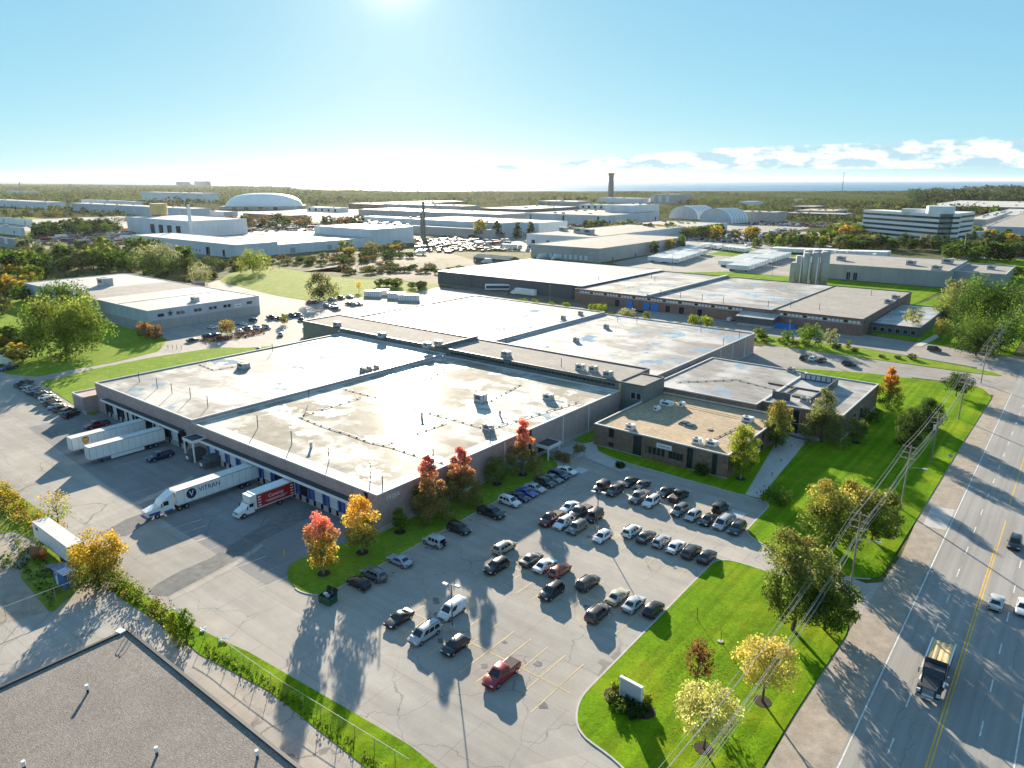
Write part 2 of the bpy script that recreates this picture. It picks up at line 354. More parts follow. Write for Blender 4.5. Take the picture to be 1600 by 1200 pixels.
# ---------------------------------------------------------------- helpers
class MB:
    def __init__(s): s.v = []; s.f = []; s.mi = []
    def quad(s, a, b, c, d, m=0):
        n = len(s.v); s.v += [tuple(a), tuple(b), tuple(c), tuple(d)]; s.f.append((n, n+1, n+2, n+3)); s.mi.append(m)
    def box(s, x0, x1, y0, y1, z0, z1, m=0, skip=''):
        n = len(s.v)
        s.v += [(x0, y0, z0), (x1, y0, z0), (x1, y1, z0), (x0, y1, z0), (x0, y0, z1), (x1, y0, z1), (x1, y1, z1), (x0, y1, z1)]
        F = {'b': (0, 3, 2, 1), 't': (4, 5, 6, 7), 's': (0, 1, 5, 4), 'e': (1, 2, 6, 5), 'n': (2, 3, 7, 6), 'w': (3, 0, 4, 7)}
        for k, f in F.items():
            if k in skip: continue
            s.f.append(tuple(n+i for i in f)); s.mi.append(m)
        return s
    def tube(s, p0, p1, r0, r1=None, n=8, m=0, cap=True):
        r1 = r0 if r1 is None else r1
        p0 = Vector(p0); p1 = Vector(p1); d = (p1-p0).normalized()
        u = d.orthogonal().normalized(); w = d.cross(u)
        b = len(s.v)
        for p, r in ((p0, r0), (p1, r1)):
            for i in range(n):
                a = 2*math.pi*i/n; s.v.append(tuple(p+u*math.cos(a)*r+w*math.sin(a)*r))
        for i in range(n):
            j = (i+1) % n; s.f.append((b+i, b+j, b+n+j, b+n+i)); s.mi.append(m)
        if cap:
            s.f.append(tuple(b+n+i for i in range(n))); s.mi.append(m)
            s.f.append(tuple(b+n-1-i for i in range(n))); s.mi.append(m)
        return s
    def path(s, pts, r, n=6, m=0):
        for a, b in zip(pts, pts[1:]): s.tube(a, b, r, r, n, m, False)
        return s
    def poly(s, pts, z, m=0):
        b = len(s.v); s.v += [(p[0], p[1], z) for p in pts]
        a = sum(p[0]*q[1]-q[0]*p[1] for p, q in zip(pts, pts[1:]+pts[:1]))
        s._fill(pts, b, m); return s
    def _fill(s, pts, b, m):
        if len(pts) <= 4: s.f.append(tuple(b+i for i in (range(len(pts)) if sum(p[0]*q[1]-q[0]*p[1] for p, q in zip(pts, pts[1:]+pts[:1])) > 0 else range(len(pts)-1, -1, -1)))); s.mi.append(m); return
        for t in tessellate_polygon([[Vector((p[0], p[1], 0)) for p in pts]]):
            p, q, r = (pts[i] for i in t); ar = (q[0]-p[0])*(r[1]-p[1])-(q[1]-p[1])*(r[0]-p[0])
            if abs(ar) < 1e-5: continue
            s.f.append(tuple(b+i for i in (t if ar > 0 else t[::-1]))); s.mi.append(m)
    def prism(s, pts, z0, z1, m=0, mt=None, bottom=False):
        a = sum(p[0]*q[1]-q[0]*p[1] for p, q in zip(pts, pts[1:]+pts[:1]))
        if a < 0: pts = pts[::-1]
        n = len(pts); b = len(s.v)
        s.v += [(p[0], p[1], z0) for p in pts]+[(p[0], p[1], z1) for p in pts]
        for i in range(n):
            j = (i+1) % n; s.f.append((b+i, b+j, b+n+j, b+n+i)); s.mi.append(m)
        s._fill(pts, b+n, m if mt is None else mt)
        if bottom: s.f.append(tuple(b+n-1-i for i in range(n))); s.mi.append(m)
        return s
    def loft(s, rings, m=0, closed=True, caps=True):
        b = len(s.v); n = len(rings[0])
        for r in rings: s.v += [tuple(p) for p in r]
        for k in range(len(rings)-1):
            for i in range(n if closed else n-1):
                j = (i+1) % n
                s.f.append((b+k*n+i, b+k*n+j, b+(k+1)*n+j, b+(k+1)*n+i)); s.mi.append(m)
        if caps:
            s.f.append(tuple(b+n-1-i for i in range(n))); s.mi.append(m)
            e = b+(len(rings)-1)*n; s.f.append(tuple(e+i for i in range(n))); s.mi.append(m)
        return s
    def mesh(s, name, mats, smooth=False):
        me = bpy.data.meshes.new(name); me.from_pydata(s.v, [], s.f)
        for m in mats: me.materials.append(MATS[m])
        if len(mats) > 1: me.polygons.foreach_set('material_index', s.mi)
        if smooth: me.polygons.foreach_set('use_smooth', [True]*len(me.polygons))
        me.update(); return me
    def build(s, name, mats, parent=None, smooth=False, loc=None):
        if isinstance(mats, str): mats = [mats]
        return link(name, s.mesh(name, mats, smooth), parent, loc)
def link(name, me, parent=None, loc=None):
    o = bpy.data.objects.new(name, me); col.objects.link(o)
    if parent is not None: o.parent = parent
    if loc is not None: o.location = loc
    return o
def tag(o, label, cat, group=None):
    o['label'] = label; o['category'] = cat
    if group: o['group'] = group
    return o
def thing(name, label, cat, loc=(0, 0, 0), rz=0.0, group=None):
    o = bpy.data.objects.new(name, None); col.objects.link(o); o.empty_display_size = .5
    o.location = loc if len(loc) == 3 else (*loc, 0); o.rotation_euler = (0, 0, rz)
    return tag(o, label, cat, group)
def struct(o): o['kind'] = 'structure'; return o
def stuff(o): o['kind'] = 'stuff'; return o
def dup(root, loc, rz=None, label=None, group=None, color=None, scale=None):
    def cp(o, par):
        c = o.copy(); col.objects.link(c)
        if par is not None: c.parent = par
        for ch in o.children: cp(ch, c)
        return c
    r = cp(root, None)
    r.location = loc if len(loc) == 3 else (*loc, 0)
    if rz is not None: r.rotation_euler = (0, 0, rz)
    if scale is not None: r.scale = scale if isinstance(scale, tuple) else (scale,)*3
    if label: r['label'] = label
    if group: r['group'] = group
    if color: paint(r, color)
    return r
def paint(r, color):
    for o in [r]+list(r.children):
        o.color = (*color, 1)
def autosmooth(me, ang=40):
    me.polygons.foreach_set('use_smooth', [True]*len(me.polygons))
    try: me.set_sharp_from_angle(angle=R(ang))
    except Exception: pass
def text_mesh(body, size, mat, depth=.02):
    c = bpy.data.curves.new('lettering', 'FONT'); c.body = body; c.size = size; c.extrude = depth; c.align_x = 'CENTER'; c.align_y = 'CENTER'
    c.resolution_u = 2
    o = bpy.data.objects.new('lettering', c); col.objects.link(o)
    dg = bpy.context.evaluated_depsgraph_get(); me = bpy.data.meshes.new_from_object(o.evaluated_get(dg))
    bpy.data.objects.remove(o); bpy.data.curves.remove(c)
    me.materials.clear(); me.materials.append(MATS[mat]); me.name = 'lettering'; return me
def put_text(body, size, mat, parent, loc, rz, name='lettering'):
    o = link(name, text_mesh(body, size, mat), parent, loc); o.rotation_euler = (R(90), 0, rz); return o

# ---------------------------------------------------------------- the setting: land, lake, lots, roads, lawns
def sheet(name, pts, z, mat):
    mb = MB(); mb.poly(pts, z); o = mb.build(name, mat); return struct(o)
def rect(x0, y0, x1, y1): return [(x0, y0), (x1, y0), (x1, y1), (x0, y1)]
def rounded(pts, r=2.5, n=5):
    out = []
    k = len(pts)
    for i in range(k):
        p = Vector(pts[i-1]); q = Vector(pts[i]); s = Vector(pts[(i+1) % k])
        a = (p-q); b = (s-q); rr = min(r, a.length*.45, b.length*.45)
        a = q+a.normalized()*rr; b = q+b.normalized()*rr
        for j in range(n+1):
            t = j/n; w = a*(1-t)**2+q*2*t*(1-t)+b*t*t; out.append((w.x, w.y))
    return out
shore = [(-16000, 3000), (-19847.06,2890.84), (-12083.46,3726.77), (-6658.79,3590.53), (-3701.56,2704.04), (-2720.33,2872.46), (-2135.13,3205.63), (-1402.32,3922.89), (-357.87,4895.91), (767.90,6099.17), (6500, 2200)]
def up(v, f):
    a, b, c = (v[i] for i in f[:3]); return (b[0]-a[0])*(c[1]-a[1])-(b[1]-a[1])*(c[0]-a[0]) > 0
def land():
    # one sheet from behind the camera to the lake shore, in rings so that no face is huge
    sh = sorted((math.atan2(p[0], p[1]), math.hypot(*p)) for p in shore)
    def shore_at(a):
        if a <= sh[0][0]: return sh[0][1]
        for (a0, d0), (a1, d1) in zip(sh, sh[1:]):
            if a0 <= a <= a1: return d0+(d1-d0)*(a-a0)/max(1e-9, a1-a0)
        return sh[-1][1]
    az = sorted(set([R(k*2.0) for k in range(-90, 91)]+[s[0] for s in sh])); rad = [0.02, .04, .06, .09, .12, .16, .2, .26, .33, .42, .54, .7, .85, 1.0]
    mb = MB(); mb.v.append((0, 0, 0))
    for a in az:
        for r in rad: d = shore_at(a)*r; mb.v.append((math.sin(a)*d, math.cos(a)*d, 0))
    k = len(rad)
    for i in range(len(az)):
        j = (i+1) % len(az)
        mb.f.append((0, 1+j*k, 1+i*k)); mb.mi.append(0)
        for q in range(k-1): mb.f.append((1+i*k+q, 1+j*k+q, 1+j*k+q+1, 1+i*k+q+1)); mb.mi.append(1 if shore_at(az[i])*rad[q] > 560 else 0)
    mb.f = [f if up(mb.v, f) else f[::-1] for f in mb.f]
    struct(mb.build('ground', ['rough_ground', 'far_ground']))
land()
sheet('lake', rect(-20900, -1100, 9900, 29900), -4.0, 'lake_water')
sheet('dirt_field', [(-415.19,293.25), (-438.65,338.16), (-384.92,317.37), (-323.46,305.80), (-291.94,306.39), (-250.93,292.86), (-183.59,257.64), (-152.56,282.38), (-188.58,320.88), (-274.69,344.67), (-366.97,417.46), (-428.73,450.94), (-442.36,419.38), (-423.87,349.93)], .05, 'dirt')
sheet('dirt_field', rect(-860, 250, -560, 620), .04, 'dirt')
sheet('parking_lot', rect(-420, 40.6, -38.4, 263), .02, 'lot_asphalt')
sheet('service_yard', rect(-330, 239, -205, 300), .024, 'street_asphalt')
sheet('dock_apron', [(-202, 75.7), (-202, 58.5), (-150, 55), (-91, 53.5), (-87.5, 62), (-90.2, 75.7)], .028, 'dock_asphalt')
sheet('side_street', [(-205, 300), (-290, 300), (-290, 250), (-262, 262), (-205, 284.5), (-60, 284.5), (-12.4, 275), (-12.4, 300), (-40, 306), (-75, 312), (-205, 318)], .03, 'street_asphalt')
sheet('driveway', [(-91, 263), (-91, 252), (-88, 214), (-80, 216), (-70, 240), (-52, 248), (-22, 252.5), (-12.4, 251), (-12.4, 266), (-22, 267.5), (-91, 268)], .034, 'street_asphalt')
sheet('driveway', [(-40.6, 115.6), (-40.6, 105.4), (-32.7, 105.2), (-19, 103.2), (-12.3, 97), (-12.3, 118), (-19, 111.4), (-34.7, 113.4)], .03, 'concrete_drive')
sheet('road_shoulder', rect(-24, 243, -12.5, 285), .018, 'gravel_shoulder')
sheet('lot_apron', rect(-40.25, 20.2, -12.5, 66), .022, 'lot_asphalt')
sheet('driveway', [(-29.22,56.78), (-33, 57.2), (-38, 50), (-38, 30), (-12.3, 30), (-12.3, 56), (-20, 52)], .03, 'concrete_drive')
sheet('neighbour_yard', [(-135, 20), (-30, 20), (-30, 42), (-84, 40.2), (-88, 38.6), (-104, 39.2), (-112, 36), (-122, 27)], .03, 'concrete_drive')
sheet('neighbour_yard', rect(-140, -20, -12, 20.0), .026, 'concrete_drive')
sheet('road', rect(-12.4, -60, 16, 1500), .04, 'road_asphalt')
sheet('road_shoulder', [(-17.3, 20), (-12.38, 20), (-12.38, 97), (-12.38, 255), (-15.6, 248), (-16.9, 200), (-17.6, 150), (-16.6, 125), (-17.6, 100), (-18.2, 75)], .036, 'gravel_shoulder')
sheet('bus_pad', [(-16.18,149.00), (-12.33,149.59), (-12.33,139.03), (-15.95,138.35)], .05, 'concrete')

# raised lawns with a concrete kerb
def lawn(name, pts, mat='lawn', kerb=False, h=.12, r=2.5):
    pts = rounded(pts, r); mb = MB(); mb.prism(pts, 0, h)
    o = struct(mb.build(name, mat))
    if kerb:
        k = MB(); n = len(pts); a = sum(p[0]*q[1]-q[0]*p[1] for p, q in zip(pts, pts[1:]+pts[:1]))
        if a < 0: pts = pts[::-1]
        offp = []
        for i in range(n):
            p = Vector(pts[i-1]); q = Vector(pts[i]); s = Vector(pts[(i+1) % n])
            d = (s-p); d = d.normalized() if d.length > 1e-6 else Vector((1, 0)); offp.append((q.x+d.y*.22, q.y-d.x*.22))
        for i in range(n):
            j = (i+1) % n; a, b, c, d = pts[i], pts[j], offp[j], offp[i]
            if kerb is not True and not kerb(a): continue
            z = h+.015
            k.quad((*a, z), (*d, z), (*c, z), (*b, z)); k.quad((*d, 0), (*c, 0), (*c, z), (*d, z)); k.quad((*b, h-.02), (*a, h-.02), (*a, z), (*b, z))
        struct(k.build('kerb', 'kerb_concrete'))
    return o
lawn('lawn', [(-40.0, 104.9), (-39.2, 62), (-36.6, 57.6), (-29.5, 56.6), (-20.5, 50.5), (-18.3, 52), (-18.3, 75), (-17.7, 98), (-21.5, 103.6), (-32.7, 105.4)], 'lawn', lambda p: p[0] < -18.6, .12, 3.2)
lawn('lawn', [(-84.0, 134.0), (-73.5, 131.6), (-40.3, 130.9), (-39.9, 115.8), (-34.7, 113.2), (-21.9, 111.2), (-17.6, 114), (-17.2, 150), (-16.7, 200), (-16, 240), (-20, 250.5), (-50, 247), (-70, 239), (-79, 215), (-84, 213)], 'lawn', lambda p: p[1] < 134.5 and p[0] < -19)
lawn('lawn', rect(-90.0, 136, -84.2, 157), 'bank_grass', False, .06, .5)
lawn('lawn', [(-93.77,59.63), (-89.99,56.40), (-84.98,55.52), (-81.62,57.08), (-81.6, 63), (-82.6, 100), (-82.9, 121), (-91.07,126.04), (-89.9, 124), (-89.9, 72.5), (-92.09,69.75)], 'bank_grass', lambda p: p[0] > -87.5, .10)
lawn('grass_bank', [(-246.12,76.62), (-206.63,73.02), (-197.72,72.45), (-206, 78), (-202.6, 80), (-202.6, 156), (-228, 160), (-239.89,141.82), (-248.26,136.50), (-251.84,114.44), (-250.71,94.86)], 'bank_grass', False, .10)
lawn('lawn', [(-264.74,74.33), (-253.92,78.99), (-255.57,89.91), (-254.73,102.71), (-259.17,119.87), (-276.94,132.17), (-296, 133), (-431, 133), (-450.38,112.23), (-302.21,71.89)], 'bank_grass', False, .08)
lawn('meadow', [(-414.90,232.93), (-449.02,261.86), (-461.30,299.24), (-418.15,295.37), (-376.99,289.92), (-327.44,298.99), (-298.36,311.53), (-284.70,268.78), (-296.13,254.02), (-301.67,241.35), (-304.61,223.27), (-332.89,221.94)], 'meadow', False, .08, 12)
lawn('hedge_verge', [(-205, 274), (-150, 258), (-100, 268.2), (-22, 268.2), (-15.5, 269.5), (-20, 274), (-60, 284), (-205, 284)], 'bank_grass', False, .10)
lawn('lawn', [(-65, 314), (-20, 303), (-16.5, 306), (-16.5, 470), (-60, 480), (-62.6, 420), (-66, 398)], 'lawn', False, .10)
lawn('lawn', [(-235, 404), (-66, 404), (-63, 470), (-63, 474), (-190, 474), (-225, 440)], 'lawn', False, .10)
lawn('lawn', [(-145, 556), (-63, 558), (-63, 485), (-40, 520), (-16, 520), (-16, 700), (-60, 690), (-110, 600), (-150, 580)], 'lawn', False, .10)
lawn('lawn', [(-202.42,566.16), (-254.50,575.88), (-247.64,672.83), (-182.85,612.97)], 'lawn', False, .10)
sheet('trailer_yard', [(-230, 436), (-150, 474), (-150, 560), (-250, 760), (-290, 600), (-280, 470)], .03, 'street_asphalt')
sheet('office_car_park', rect(-420, 640, -190, 900), .12, 'street_asphalt')
sheet('street', [(-150, 560), (-110, 604), (-60, 694), (-12.4, 702), (-12.4, 716), (-64, 706), (-118, 614), (-160, 566)], .05, 'street_asphalt')
sheet('meadow', [(-1165.22,350.33), (-1209.30,412.27), (-987.24,392.12), (-911.43,340.85), (-951.44,284.22)], .03, 'meadow')
sheet('meadow', [(-1300.68,242.37), (-1415.41,464.90), (-1198.22,442.27), (-1103.34,331.19)], .026, 'meadow')
sheet('works_yard', rect(-1300, 330, -705, 1000), .06, 'concrete_drive')
sheet('works_yard', rect(-520, 500, -290, 1000), .07, 'street_asphalt')
sheet('gravel_yard', [(-168.77,42.18), (-150.63,41.86), (-116.28,35.44), (-108.70,39.82), (-107.92,33.09), (-112.77,20.30), (-186.10,25.06)], .044, 'gravel_shoulder')
lawn('weedy_grass', [(-179.76,40.84), (-162.76,41.65), (-148.11,42.08), (-126.81,41.51), (-113.94,37.31), (-108.17,29.79), (-123.60,30.82), (-132.80,36.73), (-141.56,35.73), (-143.07,28.55)], 'meadow', False, .07, 1.5)
lawn('grass_strip', [(-109.85,40.33), (-105.90,40.66), (-95.90,40.58), (-85.57,41.42), (-78.11,42.57), (-49.80,44.40), (-41.56,43.73), (-47.21,39.23), (-69.63,39.84), (-83.13,38.23), (-90.82,38.73), (-106.15,37.75)], 'lawn', False, .09, 1.0)
# office path
def path_sheet(pts): sheet('footpath', pts, .135, 'concrete')
path_sheet([(-52.71,172.76), (-46.07,171.10), (-43.06,131.63), (-45.88,131.29)])
path_sheet([(-57.41,173.89), (-53.06,182.43), (-43.05,172.38), (-45.79,170.20), (-52.23,171.36)])
sheet('footpath', [(-89.93,126.96), (-85.28,138.73), (-81.32,133.82), (-69.90,128.39), (-71.18,126.02), (-83.22,128.74)], .125, 'concrete')
sheet('footpath', [(-47, 300), (-44.5, 300), (-42, 330), (-44.5, 330)], .125, 'concrete')

# painted lines
def lines(name, segs, w, z, mat):
    mb = MB()
    for (a, b) in segs:
        a = Vector(a); b = Vector(b); d = (b-a).normalized(); n = Vector((-d.y, d.x))*w/2
        mb.quad((*(a-n), z), (*(b-n), z), (*(b+n), z), (*(a+n), z))
    return struct(mb.build(name, mat))
seg = []
for yc, k0, k1 in ((62.4, 0, 9), (81.2, 0, 9), (100.7, 0, 9), (118.8, -1, 9)):
    for k in range(k0, k1+1):
        x = -42.45-2.83*k; seg.append(((x, yc-5.6), (x, yc+5.6)))
    seg.append(((-42.45-2.83*k1, yc), (-40.6, yc)))
for k in range(23):
    y = 60.9+2.83*k; seg.append(((-81.9, y), (-76.2, y)))
seg += [((-81.88,58.21), (-76.03,58.29)), ((-79.91,58.22), (-78.39,59.88))]
for k in range(4): seg.append(((-84.6+k*.9, 123.6), (-82.8+k*.9, 127.5)))
lines('parking_lines', seg, .13, .036, 'yellow_paint')
seg = []
for k in range(9): seg.append(((-196+4.7*k, 60.5), (-196+4.7*k, 71.5)))
lines('parking_lines', seg, .12, .036, 'yellow_paint')
seg = [((-12.05, -20), (-12.05, 249)), ((-12.05, 305), (-12.05, 900)), ((2.55, -20), (2.55, 900))]
for x in (-8.35, -.9):
    y = 20.0
    while y < 700: seg.append(((x, y), (x, y+3.0))); y += 9.3
lines('lane_lines', seg, .16, .046, 'road_white')
lines('centre_lines', [((-4.78, -20), (-4.78, 138)), ((-4.42, -20), (-4.42, 150)), ((-4.6, 158), (-4.6, 700))], .15, .046, 'road_yellow')
# pale tyre-washed streaks and bollard pads on the dock yard
mb = MB()
for k in range(14):
    x = -146+k*4.2+random.uniform(-1, 1); y0 = 52+random.uniform(-2, 3)
    mb.quad((x, y0, .033), (x+.12, y0, .033), (x+.9, y0+5+random.uniform(0, 5), .033), (x+.6, y0+6, .033))
struct(mb.build('patched_strips', 'concrete'))
# handicap squares
for c in ((-43.86,122.38), (-79.23,129.93), (-78.26,121.73)):
    sheet('painted_square', rect(c[0]-1.3, c[1]-1.3, c[0]+1.3, c[1]+1.3), .04, 'sign_face')

# wet wheel tracks and pale washed streaks across the dock yard
sheet('wet_streak', [(-102.90,40.79), (-99.66,42.48), (-100.21,46.59), (-101.15,52.71), (-103.83,60.98), (-104.81,69.79), (-104.90,80.11), (-108.49,79.87), (-110.01,70.69), (-108.15,61.74), (-105.23,52.60), (-105.27,47.40), (-104.38,43.27)], .0335, 'wet_asphalt')
sheet('wet_streak', [(-128.02,44.08), (-124.00,47.28), (-127.18,54.96), (-130.98,55.38), (-130.58,50.24)], .0335, 'wet_asphalt')
sheet('washed_streak', [(-99.32,42.31), (-99.52,46.21), (-100.42,52.27), (-103.03,60.46), (-102.09,60.35), (-99.19,51.99), (-98.35,45.99), (-98.21,42.33)], .0345, 'concrete_drive')
sheet('washed_streak', [(-134.64,41.86), (-135.52,48.31), (-137.69,58.88), (-140.33,68.26), (-139.05,67.99), (-135.81,58.47), (-133.78,48.02), (-133.24,41.74)], .0345, 'concrete_drive')
for i in range(46):
    x, y = random.choice([(-82+random.uniform(0, 5), random.uniform(60, 122)), (random.uniform(-70, -42), random.choice([59.5, 65.3, 78.4, 84, 98, 103.5, 115.8, 121.7])+random.uniform(-1.5, 1.5))])
    q = random.uniform(.25, .6); k = random.uniform(0, 3)
    sheet('oil_stain', [(x+math.cos(a*.785)*q*(1+.35*math.sin(a*2+k)), y+math.sin(a*.785)*q*(1+.3*math.cos(a*3+k))) for a in range(8)], .033+i*.0003, 'wet_asphalt')

# ---------------------------------------------------------------- buildings
RECTS = [(-706, 295, -522, 510), (-210, 300, -62, 405), (-92, 165, -35, 215), (-1620, 760, -1280, 1080), (-560, 990, -380, 1160), (-280, 770, -80, 960), (-440, 500, -280, 760)]
def shed(name, label, cat, x0, y0, x1, y1, h, wall, roof, coping='coping_white', par=.35, group=None, z0=0.0):
    RECTS.append((x0-4, y0-4, x1+4, y1+4)); t = thing(name, label, cat, (x0, y0, z0), 0, group)
    w, d = x1-x0, y1-y0
    mb = MB(); mb.box(0, w, 0, d, 0, h, 0, 'tb')
    q = .3; zr = h-par
    mb.box(q, w-q, q, d-q, zr-.2, h, 0, 'tb')
    # inner faces of the parapet look inwards
    mb.build('wall', wall, t)
    r = MB(); r.quad((q, q, zr), (w-q, q, zr), (w-q, d-q, zr), (q, d-q, zr)); r.build('roof', roof, t)
    c = MB(); e = .05; zt = h+.06
    for a in ((-e, w+e, -e, q+.02), (-e, w+e, d-q-.02, d+e), (-e, q+.02, q+.02, d-q-.02), (w-q-.02, w+e, q+.02, d-q-.02)):
        c.box(a[0], a[1], a[2], a[3], h-.22, zt)
    c.build('coping', coping, t)
    t['w'] = w; t['d'] = d
    return t
WMESH = {}
def win_mesh(w, h, mat, frame, t=.06):
    k = (round(w, 2), round(h, 2), mat, frame)
    if k not in WMESH:
        mb = MB(); mb.box(-w/2, w/2, -.02, .03, 0, h, 0)
        if frame:
            f = min(.12, w*.08+.03)
            for b in ((-w/2-f, w/2+f, -f, 0), (-w/2-f, w/2+f, h, h+f), (-w/2-f, -w/2, 0, h), (w/2, w/2+f, 0, h)):
                mb.box(b[0], b[1], -.07, .03, b[2], b[3], 1)
        WMESH[k] = mb.mesh('window', [mat]+([frame] if frame else []))
    return WMESH[k]
def opening(t, face, u, z, w, h, name='window', mat='glass_dark', frame='panel_grey'):
    """a window or door set on one face (s, e, n, w) of a shed, u metres along it"""
    W, D = t['w'], t['d']
    o = link(name, win_mesh(w, h, mat, frame), t)
    if face == 's': o.location = (u, 0, z); o.rotation_euler = (0, 0, 0)
    if face == 'e': o.location = (W, u, z); o.rotation_euler = (0, 0, R(90))
    if face == 'n': o.location = (u, D, z); o.rotation_euler = (0, 0, R(180))
    if face == 'w': o.location = (0, u, z); o.rotation_euler = (0, 0, R(-90))
    return o
def row(t, face, u0, u1, n, z, w, h, **k):
    for i in range(n): opening(t, face, u0+(u1-u0)*(i/(n-1) if n > 1 else 0), z, w, h, **k)
def seams(t, face, n, z0, z1, mat='siding_dark', name='panel_joint'):
    W, D = t['w'], t['d']; L = W if face in 'sn' else D
    mb = MB()
    for i in range(1, n):
        u = L*i/n
        if face == 's': mb.box(u-.06, u+.06, -.025, .02, z0, z1)
        if face == 'e': mb.box(W-.02, W+.025, u-.06, u+.06, z0, z1)
        if face == 'w': mb.box(-.025, .02, u-.06, u+.06, z0, z1)
    mb.build(name, mat, t)
def downpipe(t, face, u, h, mat='white_paint'):
    W, D = t['w'], t['d']; mb = MB()
    if face == 's': mb.box(u-.09, u+.09, -.2, -.02, .1, h)
    if face == 'e': mb.box(W+.02, W+.2, u-.09, u+.09, .1, h)
    mb.build('downpipe', mat, t)

# --- the main brick warehouse: two roof levels and the dock front
A = shed('brick_warehouse', 'big brick warehouse with loading docks and puddled flat roof in the middle', 'warehouse', -202.2, 75.6, -152.2, 157.9, 8.0, 'brick_pale', 'roof_wet_white', 'coping_white', .3)
aw = MB(); W = 111.9; D = 82.3
def part_shed(parent, x0, y0, x1, y1, h, wall, roof, coping, par=.35, skip=''):
    mb = MB(); mb.box(x0, x1, y0, y1, 0, h, 0, 'tb'+skip); q = .3; zr = h-par
    mb.box(x0+q, x1-q, y0+q, y1-q, zr-.2, h, 0, 'tb'); mb.build('wall', wall, parent)
    r = MB(); r.quad((x0+q, y0+q, zr), (x1-q, y0+q, zr), (x1-q, y1-q, zr), (x0+q, y1-q, zr)); r.build('roof', roof, parent)
    c = MB(); e = .05; zt = h+.06
    for a in ((x0-e, x1+e, y0-e, y0+q+.02), (x0-e, x1+e, y1-q-.02, y1+e), (x0-e, x0+q+.02, y0+q+.02, y1-q-.02), (x1-q-.02, x1+e, y0+q+.02, y1-q-.02)):
        c.box(a[0], a[1], a[2], a[3], h-.22, zt)
    c.build('coping', coping, parent)
part_shed(A, 50.06, 0, 112.0, 82.4, 7.3, 'brick_pale', 'roof_wet_brown', 'coping_white', .3)
# broad pale band along the roof edge of the lower part
mb = MB()
mb.box(52, 111.6, .4, 3.2, 7.0, 7.03, 0, 'b'); mb.box(108.8, 111.6, 3.2, 40, 7.0, 7.03, 0, 'b')
mb.build('roof_edge_strip', 'roof_pale', A)
# low block at the far left of the dock front
mb = MB(); mb.box(-6.4, -.05, -3.6, 6, 0, 4.6, 0, 'b'); mb.build('stair_block', 'brick_pale', A)
mb = MB(); mb.box(-6.5, .0, -3.7, -3.4, 4.4, 4.9); mb.box(-6.5, -6.2, -3.4, 6, 4.4, 4.9); mb.build('stair_block_coping', 'coping_white', A)
mb = MB(); mb.box(-6.45, 1.5, -3.75, -3.62, 0, 1.0); mb.build('plinth', 'concrete', A)
# dock canopies
for (xa, xb) in ((6, 46.2), (52.0, 107)):
    mb = MB(); mb.box(xa, xb, -1.5, -.02, 4.55, 4.85, 0); mb.build('dock_canopy', 'coping_dark', A)
    mb = MB(); mb.box(xa, xb, -1.62, -1.5, 4.4, 4.92); mb.box(xa, xa+.12, -1.5, 0, 4.4, 4.92); mb.build('canopy_fascia', 'white_paint', A)
    mb = MB(); mb.box(xa, xb, -.35, -.02, 0, 1.15); mb.build('dock_kerb', 'concrete', A)
mb = MB(); mb.box(6, 46.2, -.12, -.02, 1.15, 4.5); mb.build('dock_wall', 'panel_white', A)
mb = MB(); mb.box(55.5, 107, -.12, -.02, 1.15, 4.5); mb.build('dock_wall', 'dock_blue', A)
DOOR = {}
def dock_door(parent, x, closed, blue, z=1.2, w=2.7, h=2.9, y=-.14):
    k = (closed, blue)
    if k not in DOOR:
        a = MB(); a.box(-w/2, w/2, -.06, 0, 0, h, 0)
        for i in range(1, 4): a.box(-w/2, w/2, -.075, -.06, h*i/4-.03, h*i/4+.03, 1)
        f = MB()
        for b in ((-w/2-.35, -w/2, 0, h+.35), (w/2, w/2+.35, 0, h+.35), (-w/2, w/2, h, h+.35)): f.box(b[0], b[1], -.35, 0, b[2], b[3])
        DOOR[k] = (a.mesh('dock_door', ['panel_white', 'panel_grey'] if closed else ['dark_opening', 'dark_opening']), f.mesh('dock_seal', ['dock_blue' if blue else 'black_rubber']),
                   MB().box(-.18, .18, -.3, 0, -.9, .05).mesh('dock_bumper', ['black_rubber']))
    d, s, b = DOOR[k]
    o = link('dock_door', d, parent, (x, y, z)); link('dock_seal', s, o)
    for sx in (-1.1, 1.1): link('dock_bumper', b, o, (sx, -.2, 0))
for x in (-194.6, -188.2, -182.6, -177.9, -173.3, -168.6, -164.1, -157.0): dock_door(A, x+202.2, x in (-182.6, -168.6), False)
for x in (-144, -140.1, -135.9, -131.7, -127.5, -123.3, -119.3, -115.3, -111.1, -106.6, -102.1, -97.6): dock_door(A, x+202.2, x not in (-111.1, -119.3), True)
# white porticos on posts
def portico(parent, x0, x1, y0, y1, h, zt=.55):
    a = MB(); a.box(x0, x1, y0, y1, h, h+zt-.1, 0); o = a.build('portico_roof', 'coping_dark', parent)
    a = MB()
    for b in ((x0-.1, x1+.1, y0-.12, y0), (x0-.1, x1+.1, y1, y1+.12), (x0-.1, x0, y0, y1), (x1, x1+.1, y0, y1)): a.box(b[0], b[1], b[2], b[3], h-.1, h+zt)
    a.build('portico_fascia', 'white_paint', parent)
    for (px, py) in ((x0+.15, y0+.15), (x1-.15, y0+.15)):
        MB().box(px-.13, px+.13, py-.13, py+.13, 0, h-.1).build('post', 'white_paint', parent)
portico(A, 51.4, 55.4, -3.2, -.1, 4.6)
